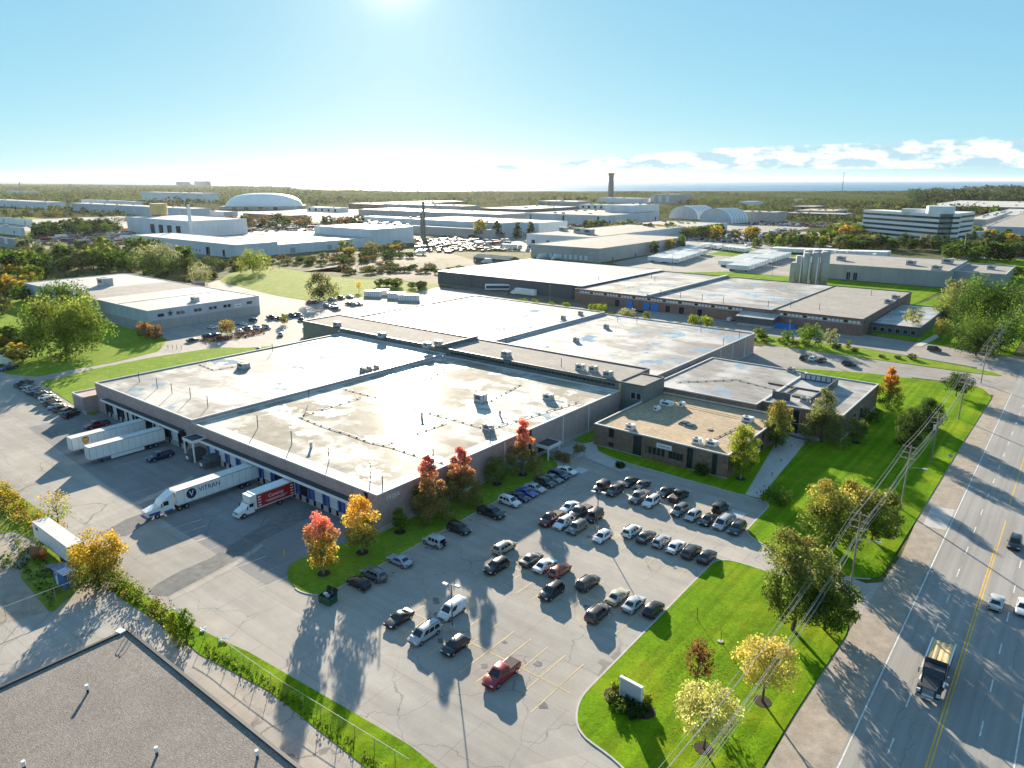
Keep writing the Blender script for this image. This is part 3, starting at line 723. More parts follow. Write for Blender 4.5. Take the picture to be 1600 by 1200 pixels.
# entrance on the car-park side: white canopy turned to face the lot
a = MB(); a.box(112.1, 115.6, 46.0, 50.6, 2.9, 3.3); a.build('entrance_canopy_roof', 'coping_dark', A)
a = MB()
for b in ((115.6, 115.72, 45.9, 50.7), (112.1, 115.6, 45.9, 46.0), (112.1, 115.6, 50.6, 50.7)): a.box(b[0], b[1], b[2], b[3], 2.75, 3.5)
a.build('entrance_canopy_fascia', 'white_paint', A)
for py in (46.2, 50.4): MB().box(115.2, 115.5, py-.13, py+.13, .1, 2.75).build('post', 'white_paint', A)
MB().box(111.9, 112.08, 47.0, 49.6, .1, 2.4).build('entrance_door', 'glass_dark', A)
MB().box(111.9, 112.07, 43.4, 44.4, .1, 7.0).build('window', 'glass_dark', A)
MB().box(108.6, 109.6, -.08, 0, .9, 7.0).build('window', 'glass_dark', A)
MB().box(112.02, 112.16, .2, 82.2, 0, .9).build('plinth', 'concrete', A)
for u in (35.0, 56.5, 67.5): MB().box(112.04, 112.24, u-.1, u+.1, .1, 6.9).build('downpipe', 'white_paint', A)
put_text('1925A', 1.25, 'white_paint', A, (112.06, 3.6, 5.9), R(90), 'address_number')

# --- taller grey spine behind it
B = shed('grey_clerestory_block', 'long narrow grey block rising between the two puddled warehouse roofs', 'building', -226.5, 159.0, -91.3, 176.0, 9.3, 'siding_green_grey', 'roof_grey', 'coping_dark', .25)
n = 46
wm = MB().box(-.55, .55, -.05, .03, 0, .62).mesh('window', ['glass_dark'])
for i in range(n): link('window', wm, B, (76+i*1.28, 0, 7.95))
MB().box(71.5, 72.0, .05, 16.8, 9.1, 10.3).build('parapet_wall', 'siding_green_grey', B)
C2 = shed('grey_corner_tower', 'square grey brick corner tower at the end of the narrow block', 'building', -91.2, 159.0, -83.8, 170.2, 9.4, 'siding_green_grey', 'roof_grey', 'coping_dark', .2)
row(C2, 's', 4.4, 6.0, 2, 5.6, 1.2, 1.6, mat='glass_dark', frame='panel_grey')
MB().box(.2, .8, -.3, -.02, 3.5, 9.0).build('duct', 'yellow_paint', C2)
# --- rear warehouse
Cw = shed('rear_warehouse', 'rear brick warehouse with two bright wet roof halves behind the grey block', 'warehouse', -222.6, 176.3, -152.1, 251.6, 8.0, 'brick_pale', 'roof_wet_white', 'coping_white', .3)
part_shed(Cw, 70.56, 0, 132.8, 75.2, 7.3, 'brick_pale', 'roof_wet_blue', 'coping_white', .3)
MB().box(132.84, 133.0, 32, 75.0, 0, .9).build('plinth', 'concrete', Cw)
for u in (45, 55, 66): MB().box(132.84, 133.02, u-.1, u+.1, .1, 6.9).build('downpipe', 'white_paint', Cw)
# --- front extension with glass entrance
Dw = thing('front_extension', 'low brick wing with wet pale roof, glass doors and roof screens beside the lawn', 'building', (-87.6, 170.4, 0))
part_shed(Dw, 0, .0, 28.8, 39.4, 6.7, 'brick_brown', 'roof_wet_blue', 'coping_white', .25)
part_shed(Dw, 28.84, 3.8, 47.9, 38.6, 6.7, 'brick_brown', 'roof_wet_blue', 'coping_white', .25)
Dw['w'] = 47.9; Dw['d'] = 38.6
MB().box(33.2, 38.2, 3.66, 3.8, .1, 5.9).build('entrance_glass', 'glass_dark', Dw)
a = MB()
for i in range(4): a.box(33.15+i*1.67, 33.27+i*1.67, 3.6, 3.7, .1, 5.9)
a.box(33.15, 38.25, 3.6, 3.7, 2.5, 2.65); a.build('mullion', 'panel_grey', Dw)
for i, u in enumerate((15, 22)): opening(Dw, 'e', u, 1.0, 3.4, 3.4)
MB().box(47.92, 48.05, 4.2, 38.2, 0, .8).build('plinth', 'concrete', Dw)
for (x0, x1, y0, y1) in ((29.5, 39, 31.2, 31.5), (39, 39.3, 9, 31.5), (29.5, 34, 8.7, 9.0)):
    MB().box(x0, x1, y0, y1, 6.4, 8.3).build('roof_screen', 'siding_dark', Dw)
a = MB()
for i in range(7): a.box(29.7+i*1.35, 30.7+i*1.35, 31.1, 31.2, 6.9, 8.1)
a.build('screen_louvre', 'panel_blue_grey', Dw)
for (x0, x1, y0, y1) in ((24, 38.9, 21.2, 21.7), (31, 31.5, 14, 21.2), (33, 38, 13, 15)): MB().box(x0, x1, y0, y1, 6.46, 6.78).build('roof_duct', 'bark', Dw)
# --- small brown office
E_ = shed('brown_brick_office', 'single storey brown brick office with a white name sign over its windows', 'office', -84.4, 136.7, -51.9, 170.2, 5.3, 'brick_brown', 'roof_tan', 'coping_white', .45)
def slot(u, w, z, h): opening(E_, 's', u, z, w, h, frame=None)
slot(4.6, 1.3, .7, 1.0); slot(4.6, 1.3, 2.9, 2.1); slot(11.4, 2.1, .2, 4.7); slot(24.0, 1.5, .2, 4.7); slot(29.6, 1.1, .2, 4.7)
for (u0, u1) in ((14.2, 18.4), (19.2, 22.6)):
    n = int((u1-u0)/.85)
    for i in range(n): opening(E_, 's', u0+.42+i*(u1-u0)/n, 1.5, .78, 1.5, frame=None)
for u in (13.3, 18.8, 23.1): MB().box(u-.4, u+.4, -.5, -.01, 0, 5.0).build('pier', 'brick_brown', E_)
MB().box(13.7, 22.7, -.42, -.02, .0, 1.35).build('apron_wall', 'brick_brown', E_)
MB().box(13.7, 22.7, -.46, -.01, 3.2, 4.9).build('fascia', 'brick_brown', E_)
s = MB().box(16.4, 20.0, -.56, -.47, 3.45, 4.5).build('name_sign', 'white_paint', E_)
put_text('transel pne', .62, 'navy_print', s, (18.2, -.575, 3.97), 0)
for u in (6, 13, 20, 27): opening(E_, 'e', u, .4, 1.3, 4.4, frame=None)
MB().box(-.12, 32.6, -.12, -.02, 0, .25).build('plinth', 'concrete', E_)

# --- gravel-roofed neighbour at the bottom left
N1 = shed('neighbour_building', 'flat roofed building covered in speckled brown gravel in the bottom left corner', 'building', -86.6, -30, -38, 31.6, 6.0, 'brick_brown', 'roof_gravel', 'coping_dark', .18)

# --- pale two storey warehouse upper left
L1 = shed('pale_panel_warehouse', 'pale grey two storey warehouse with white and tan roof on the left', 'warehouse', -431.3, 135.3, -297.6, 186.4, 8.4, 'panel_blue_grey', 'roof_pale', 'coping_white', .2)
r = MB(); r.quad((52, .5, 8.222), (83, .5, 8.222), (83, 50.6, 8.222), (52, 50.6, 8.222)); r.build('roof_strip', 'roof_grey', L1)
for x in (105.0, ): MB().box(x, x+.25, .6, 50.4, 8.2, 8.33).build('roof_seam', 'roof_grey', L1)
MB().box(133.7, 133.78, .2, 50.9, 0, 4.0).build('lower_cladding', 'panel_grey', L1)
MB().box(.2, 133.6, -.08, 0, 0, 3.2).build('lower_cladding', 'panel_grey', L1)
for u in (5.2, 12.6, 14.6, 20.4, 22.2, 27.2, 29.2, 34, 36, 46): opening(L1, 'e', u, 5.3, 1.5 if u not in (5.2, 46) else 2.6, 1.2)
for u in (14, 19.5, 22.3, 27, 28.8, 33.4): opening(L1, 'e', u, 1.2, 1.2, 1.6)
for u in (17.8, 41.2): opening(L1, 'e', u, .1, 1.3, 2.3, name='door', mat='dark_opening', frame='panel_white')
s = MB().box(133.72, 133.9, 38.6, 42, 4.6, 6.1).build('wall_sign', 'white_paint', L1)
s = MB().box(133.9, 133.94, 39.1, 41.5, 5.2, 5.5).build('sign_stripe', 'navy_print', L1)
for u in (84, 88.5, 112, 116): opening(L1, 's', u+8, .1, 1.6, 2.4, name='door', mat='dark_opening', frame=None)
# star emblem beside the corner
def star(parent, loc, r, rz, mat):
    mb = MB(); pts = []
    for i in range(10):
        a = math.pi/2+i*math.pi/5; q = r if i % 2 == 0 else r*.42; pts.append((math.cos(a)*q, math.sin(a)*q))
    mb.prism(pts, 0, .06); o = mb.build('star_emblem', mat, parent); o.location = loc; o.rotation_euler = (R(90), 0, rz)
star(L1, (133.72, 9.2, 6.2), 1.5, R(90), 'navy_print')
seams(L1, 's', 14, 3.3, 8.1, 'panel_grey')

# --- right-hand brick plant with long clerestory strip
Rb = thing('brick_plant', 'long red brick plant with white clerestory windows and blue tinted wet roof on the right', 'factory', (-203.4, 306.4, 0))
part_shed(Rb, 0, 0, 42, 94, 6.6, 'brick_red', 'roof_wet_white', 'coping_dark', .25)
part_shed(Rb, 42.04, 0, 100.5, 94, 6.5, 'brick_red', 'roof_wet_blue', 'coping_dark', .25)
part_shed(Rb, 100.54, 0, 136.4, 92, 6.8, 'brick_red', 'roof_grey', 'coping_dark', .25)
Rb['w'] = 136.4; Rb['d'] = 92
MB().box(40.5, 42.4, .4, 93.5, 6.4, 7.5).build('roof_ridge', 'panel_grey', Rb)
wm = MB().box(-.62, .62, -.04, .02, 0, .85).mesh('window', ['panel_white'])
wg = MB().box(-.62, .62, -.04, .02, 0, .85).mesh('window', ['glass_dark'])
for i in range(84):
    x = 2+i*1.6
    if 88 < x < 103: continue
    link('window', wg if (i*7) % 5 == 0 else wm, Rb, (x, 0, 4.9))
MB().box(1, 136, -.06, -.005, 4.45, 4.85).build('window_sill', 'concrete', Rb)
for i in range(10):
    o = link('window', wg, Rb, (136.4, 3+i*3, 4.9)); o.rotation_euler = (0, 0, R(90))
for x in (25, 45, 52, 59, 68): opening(Rb, 's', x, .2, 2.6, 3.2, name='loading_door', mat='dark_opening', frame='panel_grey')
for x, c in ((32, 'bright_blue'), (41, 'bright_blue'), (45.5, 'bright_blue')): MB().box(x-1.6, x+1.6, -.5, -.05, .2, 3.6).build('blue_door', c, Rb)
# lean-to with pale sheet roof
a = MB(); a.box(88.5, 103.5, -7.5, -.05, 1.0, 3.9, 0); a.build('lean_to', 'siding_dark', Rb)
a = MB(); a.box(88.5, 103.5, -7.5, -.05, 0, 1.0); a.build('lean_to_base', 'concrete', Rb)
a = MB(); a.quad((87.8, -8.2, 4.0), (104, -8.2, 4.0), (104, -.05, 5.0), (87.8, -.05, 5.0)); a.quad((87.8, -8.2, 3.85), (104, -8.2, 3.85), (104, -8.2, 4.0), (87.8, -8.2, 4.0)); a.build('lean_to_roof', 'roof_pale', Rb)
P2 = shed('office_annex', 'low dark annex with pale blue wet roof on the end of the brick plant', 'building', -66.8, 318, -48.5, 377, 3.8, 'siding_dark', 'roof_wet_blue', 'coping_dark', .2)
row(P2, 's', 2, 16, 6, .8, 1.6, 1.6)
# dark roofed shed left of it
S1 = shed('dark_sided_shed', 'large shed with plain pale grey roof and dark corrugated side left of the brick plant', 'shed', -305.5, 312, -208, 402, 7.2, 'siding_dark', 'roof_sheet', 'coping_dark', .05)
seams(S1, 's', 30, .3, 7, 'coping_dark', 'siding_rib'); seams(S1, 'e', 26, .3, 7, 'coping_dark', 'siding_rib')
MB().box(97.6, 103, -.5, 90, 7.0, 7.3).build('eaves_gutter', 'panel_blue_grey', S1)
# grey panel building
G1 = shed('grey_panel_warehouse', 'grey ribbed concrete warehouse with plain tan roof behind the silos', 'warehouse', -147, 480.5, -64, 555, 9.2, 'panel_grey', 'roof_grey', 'coping_white', .3)
seams(G1, 's', 22, .2, 8.9, 'concrete'); seams(G1, 'e', 18, .2, 8.9, 'concrete')
row(G1, 's', 30, 34, 2, .2, 2.2, 4.5, name='loading_door', mat='dark_opening', frame=None)
G2 = shed('grey_panel_annex', 'lower grey annex beside the ribbed concrete warehouse', 'building', -63.8, 505, -38, 560, 7.2, 'panel_grey', 'roof_grey', 'coping_white', .6)
seams(G2, 's', 8, .2, 6.9, 'concrete')
# concrete warehouse with dock doors, upper middle
K1 = shed('tan_roofed_warehouse', 'long beige warehouse with pale tan roof and dock doors, upper middle', 'warehouse', -352, 466, -288.5, 612, 10.4, 'concrete', 'roof_grey', 'coping_white', .3)
seams(K1, 's', 12, .2, 10, 'panel_grey'); seams(K1, 'e', 24, .2, 10, 'panel_grey')
row(K1, 's', 19, 52, 8, .9, 3.0, 3.6, name='dock_door', mat='panel_white', frame='coping_dark')
row(K1, 'e', 20, 125, 4, .1, 1.4, 2.4, name='door', mat='dark_opening', frame=None)
K2 = shed('white_front_warehouse', 'white fronted wing left of the beige dock warehouse', 'warehouse', -424, 554, -352.3, 745, 10.4, 'panel_white', 'roof_grey', 'coping_white', .3)
row(K2, 's', 8, 60, 4, .2, 4, 5, name='loading_door', mat='dark_opening', frame=None)

# --- white works on the left (three linked blocks)
F1 = thing('white_works', 'sprawling bluish white factory with tall end block and flat lit roof, left of centre', 'factory', (-702, 314, 0))
part_shed(F1, 0, 0, 175, 38, 10.5, 'panel_white', 'roof_pale', 'coping_white', .3)
part_shed(F1, 60, 38.05, 175, 138, 8.0, 'panel_white', 'roof_wet_white', 'coping_white', .3)
part_shed(F1, 90, 138.1, 176, 191, 15.4, 'panel_white', 'roof_pale', 'coping_white', .3)
F1['w'] = 175; F1['d'] = 138
seams(F1, 's', 30, .3, 10, 'panel_blue_grey')
for u, w, h in ((133, 6, 6.5), (157, 3.5, 5.5), (28, 4, 4), ): opening(F1, 's', u, .2, w, h, name='loading_door', mat='dark_opening', frame=None)
for u in (52, 90): opening(F1, 'e', u, .6, 5, 4, name='loading_door', mat='panel_grey', frame=None)
row(F1, 's', 60, 120, 12, 2.5, 1.6, 1.2, frame=None)
F2 = shed('white_sorting_hall', 'white hall with four dark bay doors behind the sprawling factory', 'factory', -905, 402, -760, 470, 17, 'panel_white', 'roof_pale', 'coping_white', .4)
row(F2, 's', 62, 120, 4, 1, 10, 10, name='bay_door', mat='dark_opening', frame='panel_white')
F3 = shed('smelter_building', 'pale works building with two dark chimneys in front of the bright yard', 'factory', -640, 610, -500, 690, 15, 'panel_blue_grey', 'roof_sheet', 'coping_dark', .3)
part_shed(F3, 140.2, 26, 170, 80, 15, 'panel_white', 'roof_sheet', 'coping_white')
MB().box(20, 140, -18, -.05, 0, 9).build('lean_to', 'panel_grey', F3)
row(F3, 's', 45, 130, 3, .3, 6, 6, name='bay_door', mat='dark_opening', frame=None)
# --- buildings farther off
def far(name, label, cat, x0, y0, x1, y1, h, wall='panel_white', roof='roof_grey', win=None, coping='coping_white'):
    t = shed(name, label, cat, x0, y0, x1, y1, h, wall, roof, coping, .3)
    W, D = t['w'], t['d']
    for f, L in (('s', W), ('e', D)): seams(t, f, max(2, int(L/11)), .2, h-.3, 'concrete' if wall != 'concrete' else 'panel_grey')
    q = random.Random(int(W*D))
    for i in range(int(min(9, 2+W*D/1500))):
        x = q.uniform(.1, .9)*W; y = q.uniform(.1, .9)*D; k = q.uniform(1.2, 2.6); MB().box(x-k, x+k, y-k*.7, y+k*.7, h-.3, h+q.uniform(.8, 2.0)).build('roof_vent', q.choice(['hvac_metal', 'panel_grey', 'siding_dark']), t)
    if win:
        for (f, n, z, w, hh, mt) in win:
            L = W if f == 's' else D
            row(t, f, L*.08, L*.92, n, z, w, hh, mat=mt, frame=None)
    return t
far('grey_block_factory', 'wide grey blue factory with rows of small dark windows, top centre right', 'factory', -661.7,860.4,-525.2,1017.0,12.7, 'panel_blue_grey', 'roof_grey', [('s', 3, 3, 3, 8, 'glass_dark'), ('e', 2, .5, 4, 5, 'dark_opening')])
far('tall_white_hall', 'tall blank white hall rising behind the grey blue factory', 'warehouse', -588.7,964.0,-543.6,1050.3,22.9, 'panel_white', 'roof_pale')
far('long_flat_warehouse', 'long low warehouse with a warm tan roof behind a hedge, right of centre', 'warehouse', -442.4,735.4,-355.7,867.2,8.8, 'panel_blue_grey', 'roof_grey', None)
far('low_white_office', 'small white office block with dark ribbon windows beside conifers', 'office', -576.8,701.0,-543.9,709.8,12.0, 'panel_white', 'roof_pale', [('s', 5, 4, 9, 3, 'glass_dark'), ('s', 5, 11, 9, 3, 'glass_dark')])
far('long_pale_warehouse', 'long pale blue warehouse above the meadow on the left', 'warehouse', -1604.5,607.0,-1137.4,639.8,14.9, 'panel_blue_grey', 'roof_pale', [('s', 6, 5, 4, 4, 'panel_white')])
far('white_warehouse', 'white warehouse with three dark doors behind the long pale blue one', 'warehouse', -1832.7,719.1,-1570.7,734.9,15.4, 'panel_white', 'roof_pale', [('s', 3, 0, 6, 10, 'dark_opening')])
far('big_white_warehouse', 'big white warehouse in front of the far woods, left of the dome', 'warehouse', -2260.1,1057.3,-1910.3,1103.9,23.5, 'panel_white', 'roof_pale', [('s', 6, 5, 20, 2, 'panel_grey')])
far('white_row_building', 'low white building with cars outside at the left edge', 'building', -2076.2,605.8,-1712.8,642.4,14.2, 'panel_white', 'roof_pale', [('s', 8, 1, 4, 4, 'dark_opening')])
far('white_shed', 'white shed with blue tinted wall beside the dark hedge at the left edge', 'shed', -1404.3,372.0,-1115.7,373.5,8.3, 'panel_white', 'roof_pale', [('s', 4, 1, 4, 5, 'glass_dark')])
far('white_workshop', 'long white workshop at the left edge, just above the container shed', 'shed', -1175.6,295.7,-922.0,299.4,8.9, 'panel_white', 'roof_pale', [('s', 4, 2, 3, 3, 'dark_opening')])
far('grey_bay_shed', 'grey panelled shed with pale bays at the left edge below the white workshop', 'shed', -905.2,236.1,-725.7,237.6,8.8, 'panel_grey', 'roof_pale', [('s', 5, 3, 8, 6, 'panel_white')])
far('white_top_shed', 'distant small white shed among woods, far left', 'shed', -3712.0,1161.8,-3411.2,1180.4,12.6, 'panel_white', 'roof_pale')
far('brown_depot', 'distant long brown depot with lit roof right of the dome', 'warehouse', -1270.8,1031.6,-1178.5,1308.9,10.3, 'brick_brown', 'roof_pale')
far('grey_depot', 'distant grey depot with bright roof, top centre', 'warehouse', -1156.8,1029.8,-940.4,1081.0,11.7, 'panel_grey', 'roof_pale')
far('lit_roof_plant', 'broad flat plant with glaring roof behind the chimneys', 'warehouse', -1029.1,855.9,-706.7,935.4,9.4, 'panel_grey', 'roof_wet_white')
far('works_range', 'low pale works range left of the glaring roof', 'building', -861.2,721.6,-746.0,746.7,7.0, 'panel_white', 'roof_sheet')
far('dark_eave_depot', 'distant depot with dark side wall, top centre', 'warehouse', -890.3,1023.3,-787.1,1194.4,9.7, 'siding_dark', 'roof_pale')
far('pale_mill', 'distant pale mill with dark curved roof right of the chimney', 'mill', -927.4,1744.5,-876.2,1868.1,22.2, 'concrete', 'siding_dark', [('s', 3, 4, 10, 14, 'panel_white')])
far('white_cannery', 'distant white works at the foot of the tall chimney', 'works', -1058.9,1698.5,-933.9,1753.2,12.7, 'panel_white', 'roof_pale')
far('concrete_shed', 'grey concrete shed with a large dark doorway right of the arched stores', 'shed', -428.4,1063.3,-366.6,1112.1,14.3, 'concrete', 'roof_grey', [('s', 1, .5, 24, 12, 'dark_opening')])
far('low_depot', 'distant low depot with dark front left of the striped office', 'warehouse', -391.6,1177.6,-303.0,1227.5,9.4, 'siding_dark', 'roof_grey')
far('red_roof_depot', 'long distant depot with reddish dark walls behind the striped office', 'warehouse', -287.5,1683.3,-77.7,2148.3,9.2, 'brick_red', 'roof_pale')
far('pale_works', 'pale flat building to the right of the striped office', 'building', -109.7,921.9,-93.3,1371.0,6.6, 'panel_blue_grey', 'roof_grey')
far('blue_wall_works', 'pale blue walled building at the right edge', 'building', -99.9,981.0,-19.1,4981.0,9.3, 'panel_blue_grey', 'roof_grey')
far('pale_block', 'low pale block behind trees left of the striped office', 'building', -239.3,888.0,-209.1,910.5,11.2, 'panel_grey', 'roof_grey')
far('white_roof_shed', 'distant shed with white roof behind the striped office', 'shed', -144.6,1181.6,-122.2,1515.1,7.6, 'panel_grey', 'roof_pale')
far('white_lakeside_house', 'distant white house among trees near the lake, right', 'house', -666.9,2069.9,-639.6,2102.9,8.4, 'panel_white', 'roof_pale')
far('apartment_block', 'distant apartment block above the woods, left of the sun glint', 'apartment block', -5460.1,2963.3,-5293.7,3004.3,46.2, 'panel_grey', 'roof_grey', [('s', 6, 20, 4, 4, 'glass_dark')])
far('apartment_block', 'second distant apartment block above the woods, left of the wider one', 'apartment block', -5558.5,2873.6,-5406.2,2903.6,41.6, 'panel_grey', 'roof_grey')
# small dark buildings in the dirt yard
H1 = thing('dark_barn', 'dark green barn with low pitched brown roof in the dirt yard', 'barn', (*(-329.33,409.52), 0))
MB().box(-34, 0, 0, 12, 0, 4).build('wall', 'siding_dark', H1)
a = MB(); a.quad((-34.5, -.6, 3.9), (.5, -.6, 3.9), (.5, 6, 6), (-34.5, 6, 6)); a.quad((-34.5, 6, 6), (.5, 6, 6), (.5, 12.6, 3.9), (-34.5, 12.6, 3.9)); a.v += []; a.build('roof', 'roof_grey', H1)
a = MB(); a.v += [(0, 0, 4), (0, 12, 4), (0, 6, 5.9)]; a.f.append((0, 1, 2)); a.mi.append(0); a.build('gable', 'siding_dark', H1)
MB().box(-33, -31.5, -.1, 0, .5, 2.6).build('window', 'panel_white', H1)
# inflated white sports dome
def dome():
    t = thing('white_dome', 'big white inflated dome in front of the far woods', 'dome', (*(-1390.91,905.64), 0), R(38))
    mb = MB(); n = 20; k = 8; rings = []
    for i in range(k+1):
        a = math.pi/2*i/k; s = math.cos(a)**.75; z = 6+26*math.sin(a)
        rings.append([(78*s*math.copysign(abs(math.cos(b))**.8, math.cos(b)), 52*s*math.copysign(abs(math.sin(b))**.8, math.sin(b)), z) for b in [2*math.pi*j/n for j in range(n)]])
    mb.loft(rings[:-1]+[[(p[0]*.02, p[1]*.02, 32) for p in rings[0]]], 0, True, False)
    mb.build('dome_skin', 'white_paint', t, True)
    MB().box(-77, 77, -50, 50, 0, 6.2).build('base', 'panel_grey', t)
    for x in (-50, -25, 5, 35): MB().box(x, x+8, -52.5, -50.1, 0, 5).build('door', 'dark_opening', t)
dome()
# two arched fabric stores
def arch(label, p, w, L, h, rz):
    t = thing('arched_store', label, 'storage shed', (*p, 0), rz, 'arched stores side by side')
    n = 12; prof = [(w/2*math.cos(math.pi*i/n), h*math.sin(math.pi*i/n)**.85) for i in range(n+1)]
    mb = MB(); rings = [[(x, y, z) for x, z in prof] for y in (0, L*.33, L*.66, L)]
    mb.loft(rings, 0, False, False); mb.build('fabric_roof', 'white_paint', t)
    for y in (.5, L-.5):
        b = MB(); b.v = [(x*.985, y, z*.985) for x, z in prof]; b.f = [tuple(range(n+1))]; b.mi = [0]; b.build('end_wall', 'panel_blue_grey', t)
    for k in range(1, 6):
        rr = MB(); rr.path([(x*1.005, L*k/6, z*1.005) for x, z in prof], .5, 4); rr.build('rib', 'panel_grey', t)
arch('arched white fabric store, left one of the pair', (-515.61,1077.84), 56, 48, 20, R(-12))
arch('arched white fabric store, right one of the pair, showing its whole roof', (-433.33,1010.14), 54, 42, 20, R(-12))
# striped office tower
def office_tower():
    a_, b_, c_, d_ = Vector((-197.20,839.06)), Vector((-116.67,777.21)), Vector((-106.35,802.75)), Vector((-98.89,855.09))
    n_ = Vector((-(b_-a_).y, (b_-a_).x)).normalized()*24; m_ = Vector((-(d_-c_).y, (d_-c_).x)).normalized()*24
    pts = [a_, a_.lerp(b_, .5), b_, b_.lerp(c_, .3)-n_*.12, b_.lerp(c_, .7)-n_*.12, c_, c_, d_]
    back = [d_+m_, a_+n_, b_+n_, c_+m_]
    c = pts[2]
    t = thing('striped_office_tower', 'six storey office block of white and dark glass bands with a green glass atrium', 'office block', (*c, 0))
    loc = lambda p, k=0.0: (p[0]-c[0], p[1]-c[1])
    P_ = [loc(p) for p in pts]; bk = [loc(p) for p in back]
    fl = 4.7
    lw = P_[:3]; rw = P_[6:]
    wl = [lw[0], lw[2], bk[2], bk[1]]; wr = [rw[0], rw[1], bk[0], bk[3]]
    for wing, ps in (('left', wl), ('right', wr)):
        cc = Vector((sum(p[0] for p in ps)/len(ps), sum(p[1] for p in ps)/len(ps)))
        sh = [tuple(cc+(Vector(p)-cc)*.97) for p in ps]
        for i in range(6):
            z = 1.0+i*fl
            MB().prism(ps, z+2.1, z+fl, 0, None, True).build('white_band', 'white_paint', t)
            MB().prism(sh, z-.1 if i else 0, z+2.15, 0).build('window_band', 'glass_dark', t)
    at = [P_[2], P_[3], P_[4], P_[5], tuple(Vector(P_[5])*.4+Vector(bk[3])*.6), tuple(Vector(P_[2])*.4+Vector(bk[2])*.6)]
    MB().prism(at, 0, 29.2).build('atrium', 'glass_green', t)
    mm = MB()
    for a, b in zip(at[:4], at[1:4]):
        for i in range(4):
            w = Vector(a).lerp(Vector(b), i/4); mm.box(w.x-.3, w.x+.3, w.y-.5, w.y+.1, 0, 29.2)
    mm.build('mullion', 'siding_dark', t)
    a = MB(); cc = Vector(P_[2])*.55+Vector(bk[1])*.12+Vector(bk[2])*.33
    a.tube((cc.x, cc.y, 29), (cc.x, cc.y, 36), 12, 12, 16); a.build('penthouse', 'white_paint', t)
    MB().box(cc.x-34, cc.x-13, cc.y+6, cc.y+16, 29, 32.5).build('plant_room', 'panel_white', t)
office_tower()
# tall chimney by the lake, works chimneys, gas-holder style stacks
def chimney(name, label, p, h, r, mat, capm=None, capz=.7):
    t = thing(name, label, 'chimney', (*p, 0))
    MB().tube((0, 0, 0), (0, 0, h*(capz if capm else 1)), r, r*.8, 12).build('shaft', mat, t)
    if capm: MB().tube((0, 0, h*capz), (0, 0, h), r*1.0, r*1.0, 12).build('top_section', capm, t)
    else: MB().tube((0, 0, h*.97), (0, 0, h), r*.9, r*.9, 12).build('rim', 'coping_dark', t)
chimney('power_station_chimney', 'tall dark chimney standing against the lake', (-1181.14,1963.53), 78, 9.5, 'siding_dark', 'brick_brown', .9)
chimney('works_chimney', 'taller dark works chimney beside the pale works building', (-552.06,545.30), 38, 1.7, 'siding_dark')
chimney('works_chimney', 'shorter dark works chimney left of its taller twin', (-560.29,549.68), 26, 1.3, 'siding_dark')
chimney('water_stack', 'squat red stack with a cream top behind the white sorting hall', (-917.22,447.92), 31, 10, 'red_stack', 'cream_stack', .58)
chimney('slender_white_chimney', 'slender white chimney behind the white works', (-750.59,398.02), 36, 2.0, 'white_paint')
chimney('thin_mast', 'thin dark mast on the right against the lake', (-632.52,2400.77), 80, 1.0, 'siding_dark')
chimney('lattice_pylon', 'thin dark pylon at the far left against the lake', (-3764.37,1235.03), 52, 2.0, 'siding_dark')
# silo cluster
def silos():
    c = (-129.83,438.96)
    t = thing('silo_cluster', 'cluster of pale concrete silos standing behind the brick plant roof', 'silos', (*c, 0))
    for i, (x, y, h) in enumerate(((-4.5, 0, 17), (0, -1.5, 19), (4.5, 0, 19.5), (9, 1.5, 20), (-2, 5, 20), (3, 6, 20.5), (8, 7, 20.5))):
        MB().tube((x, y, 0), (x, y, h), 2.2, 2.2, 12).build('silo', 'concrete', t, True)
    MB().box(-9, -6, -2, 2, 0, 13).build('elevator_leg', 'concrete', t)
    for x in (-2.4, 2.4, 6.8): MB().tube((x, -3.9, 0), (x, -3.4, 17), .45, .45, 6).build('pipe', 'panel_white', t)
silos()

far('tan_roof_shed', 'distant shed with a tan roof between the arched stores and the striped office', 'shed', -419.5,1309.2,-356.0,1407.4,8.4, 'panel_grey', 'roof_tan')
far('white_gabled_shed', 'small distant white shed in the woods above the arched stores', 'shed', -673.2,1702.0,-635.0,1751.2,10.1, 'panel_white', 'roof_pale')
far('long_white_shed', 'long distant white shed right of the tall chimney, below the mill', 'shed', -876.5,1329.7,-752.4,1369.5,8.8, 'panel_white', 'roof_pale', [('s', 8, 1, 6, 5, 'dark_opening')])
far('grey_store', 'distant grey store above the glaring roofs, left of the tall chimney', 'warehouse', -1071.0,1442.9,-960.1,1511.6,10.1, 'panel_grey', 'roof_pale')
far('white_store', 'distant white store in the scrub right of the dome', 'warehouse', -1216.3,884.8,-1122.3,910.5,8.2, 'panel_white', 'roof_pale', [('s', 5, 1, 6, 5, 'dark_opening')])
far('brick_store', 'distant low brick store behind the works yard below the dome', 'warehouse', -1096.2,672.1,-965.5,701.2,6.7, 'brick_red', 'roof_grey')
far('pale_long_store', 'long pale store in front of the dome on its left', 'warehouse', -1258.8,672.6,-1154.8,698.7,7.3, 'panel_blue_grey', 'roof_pale')
far('white_depot', 'distant white depot at the right edge below the dark woods', 'warehouse', -140.3,1383.2,-102.4,1944.1,6.8, 'panel_white', 'roof_pale')
far('brown_shed', 'distant brown shed between the low depot and the lake woods', 'shed', -497.2,1528.3,-453.2,1614.0,7.4, 'brick_brown', 'roof_grey')

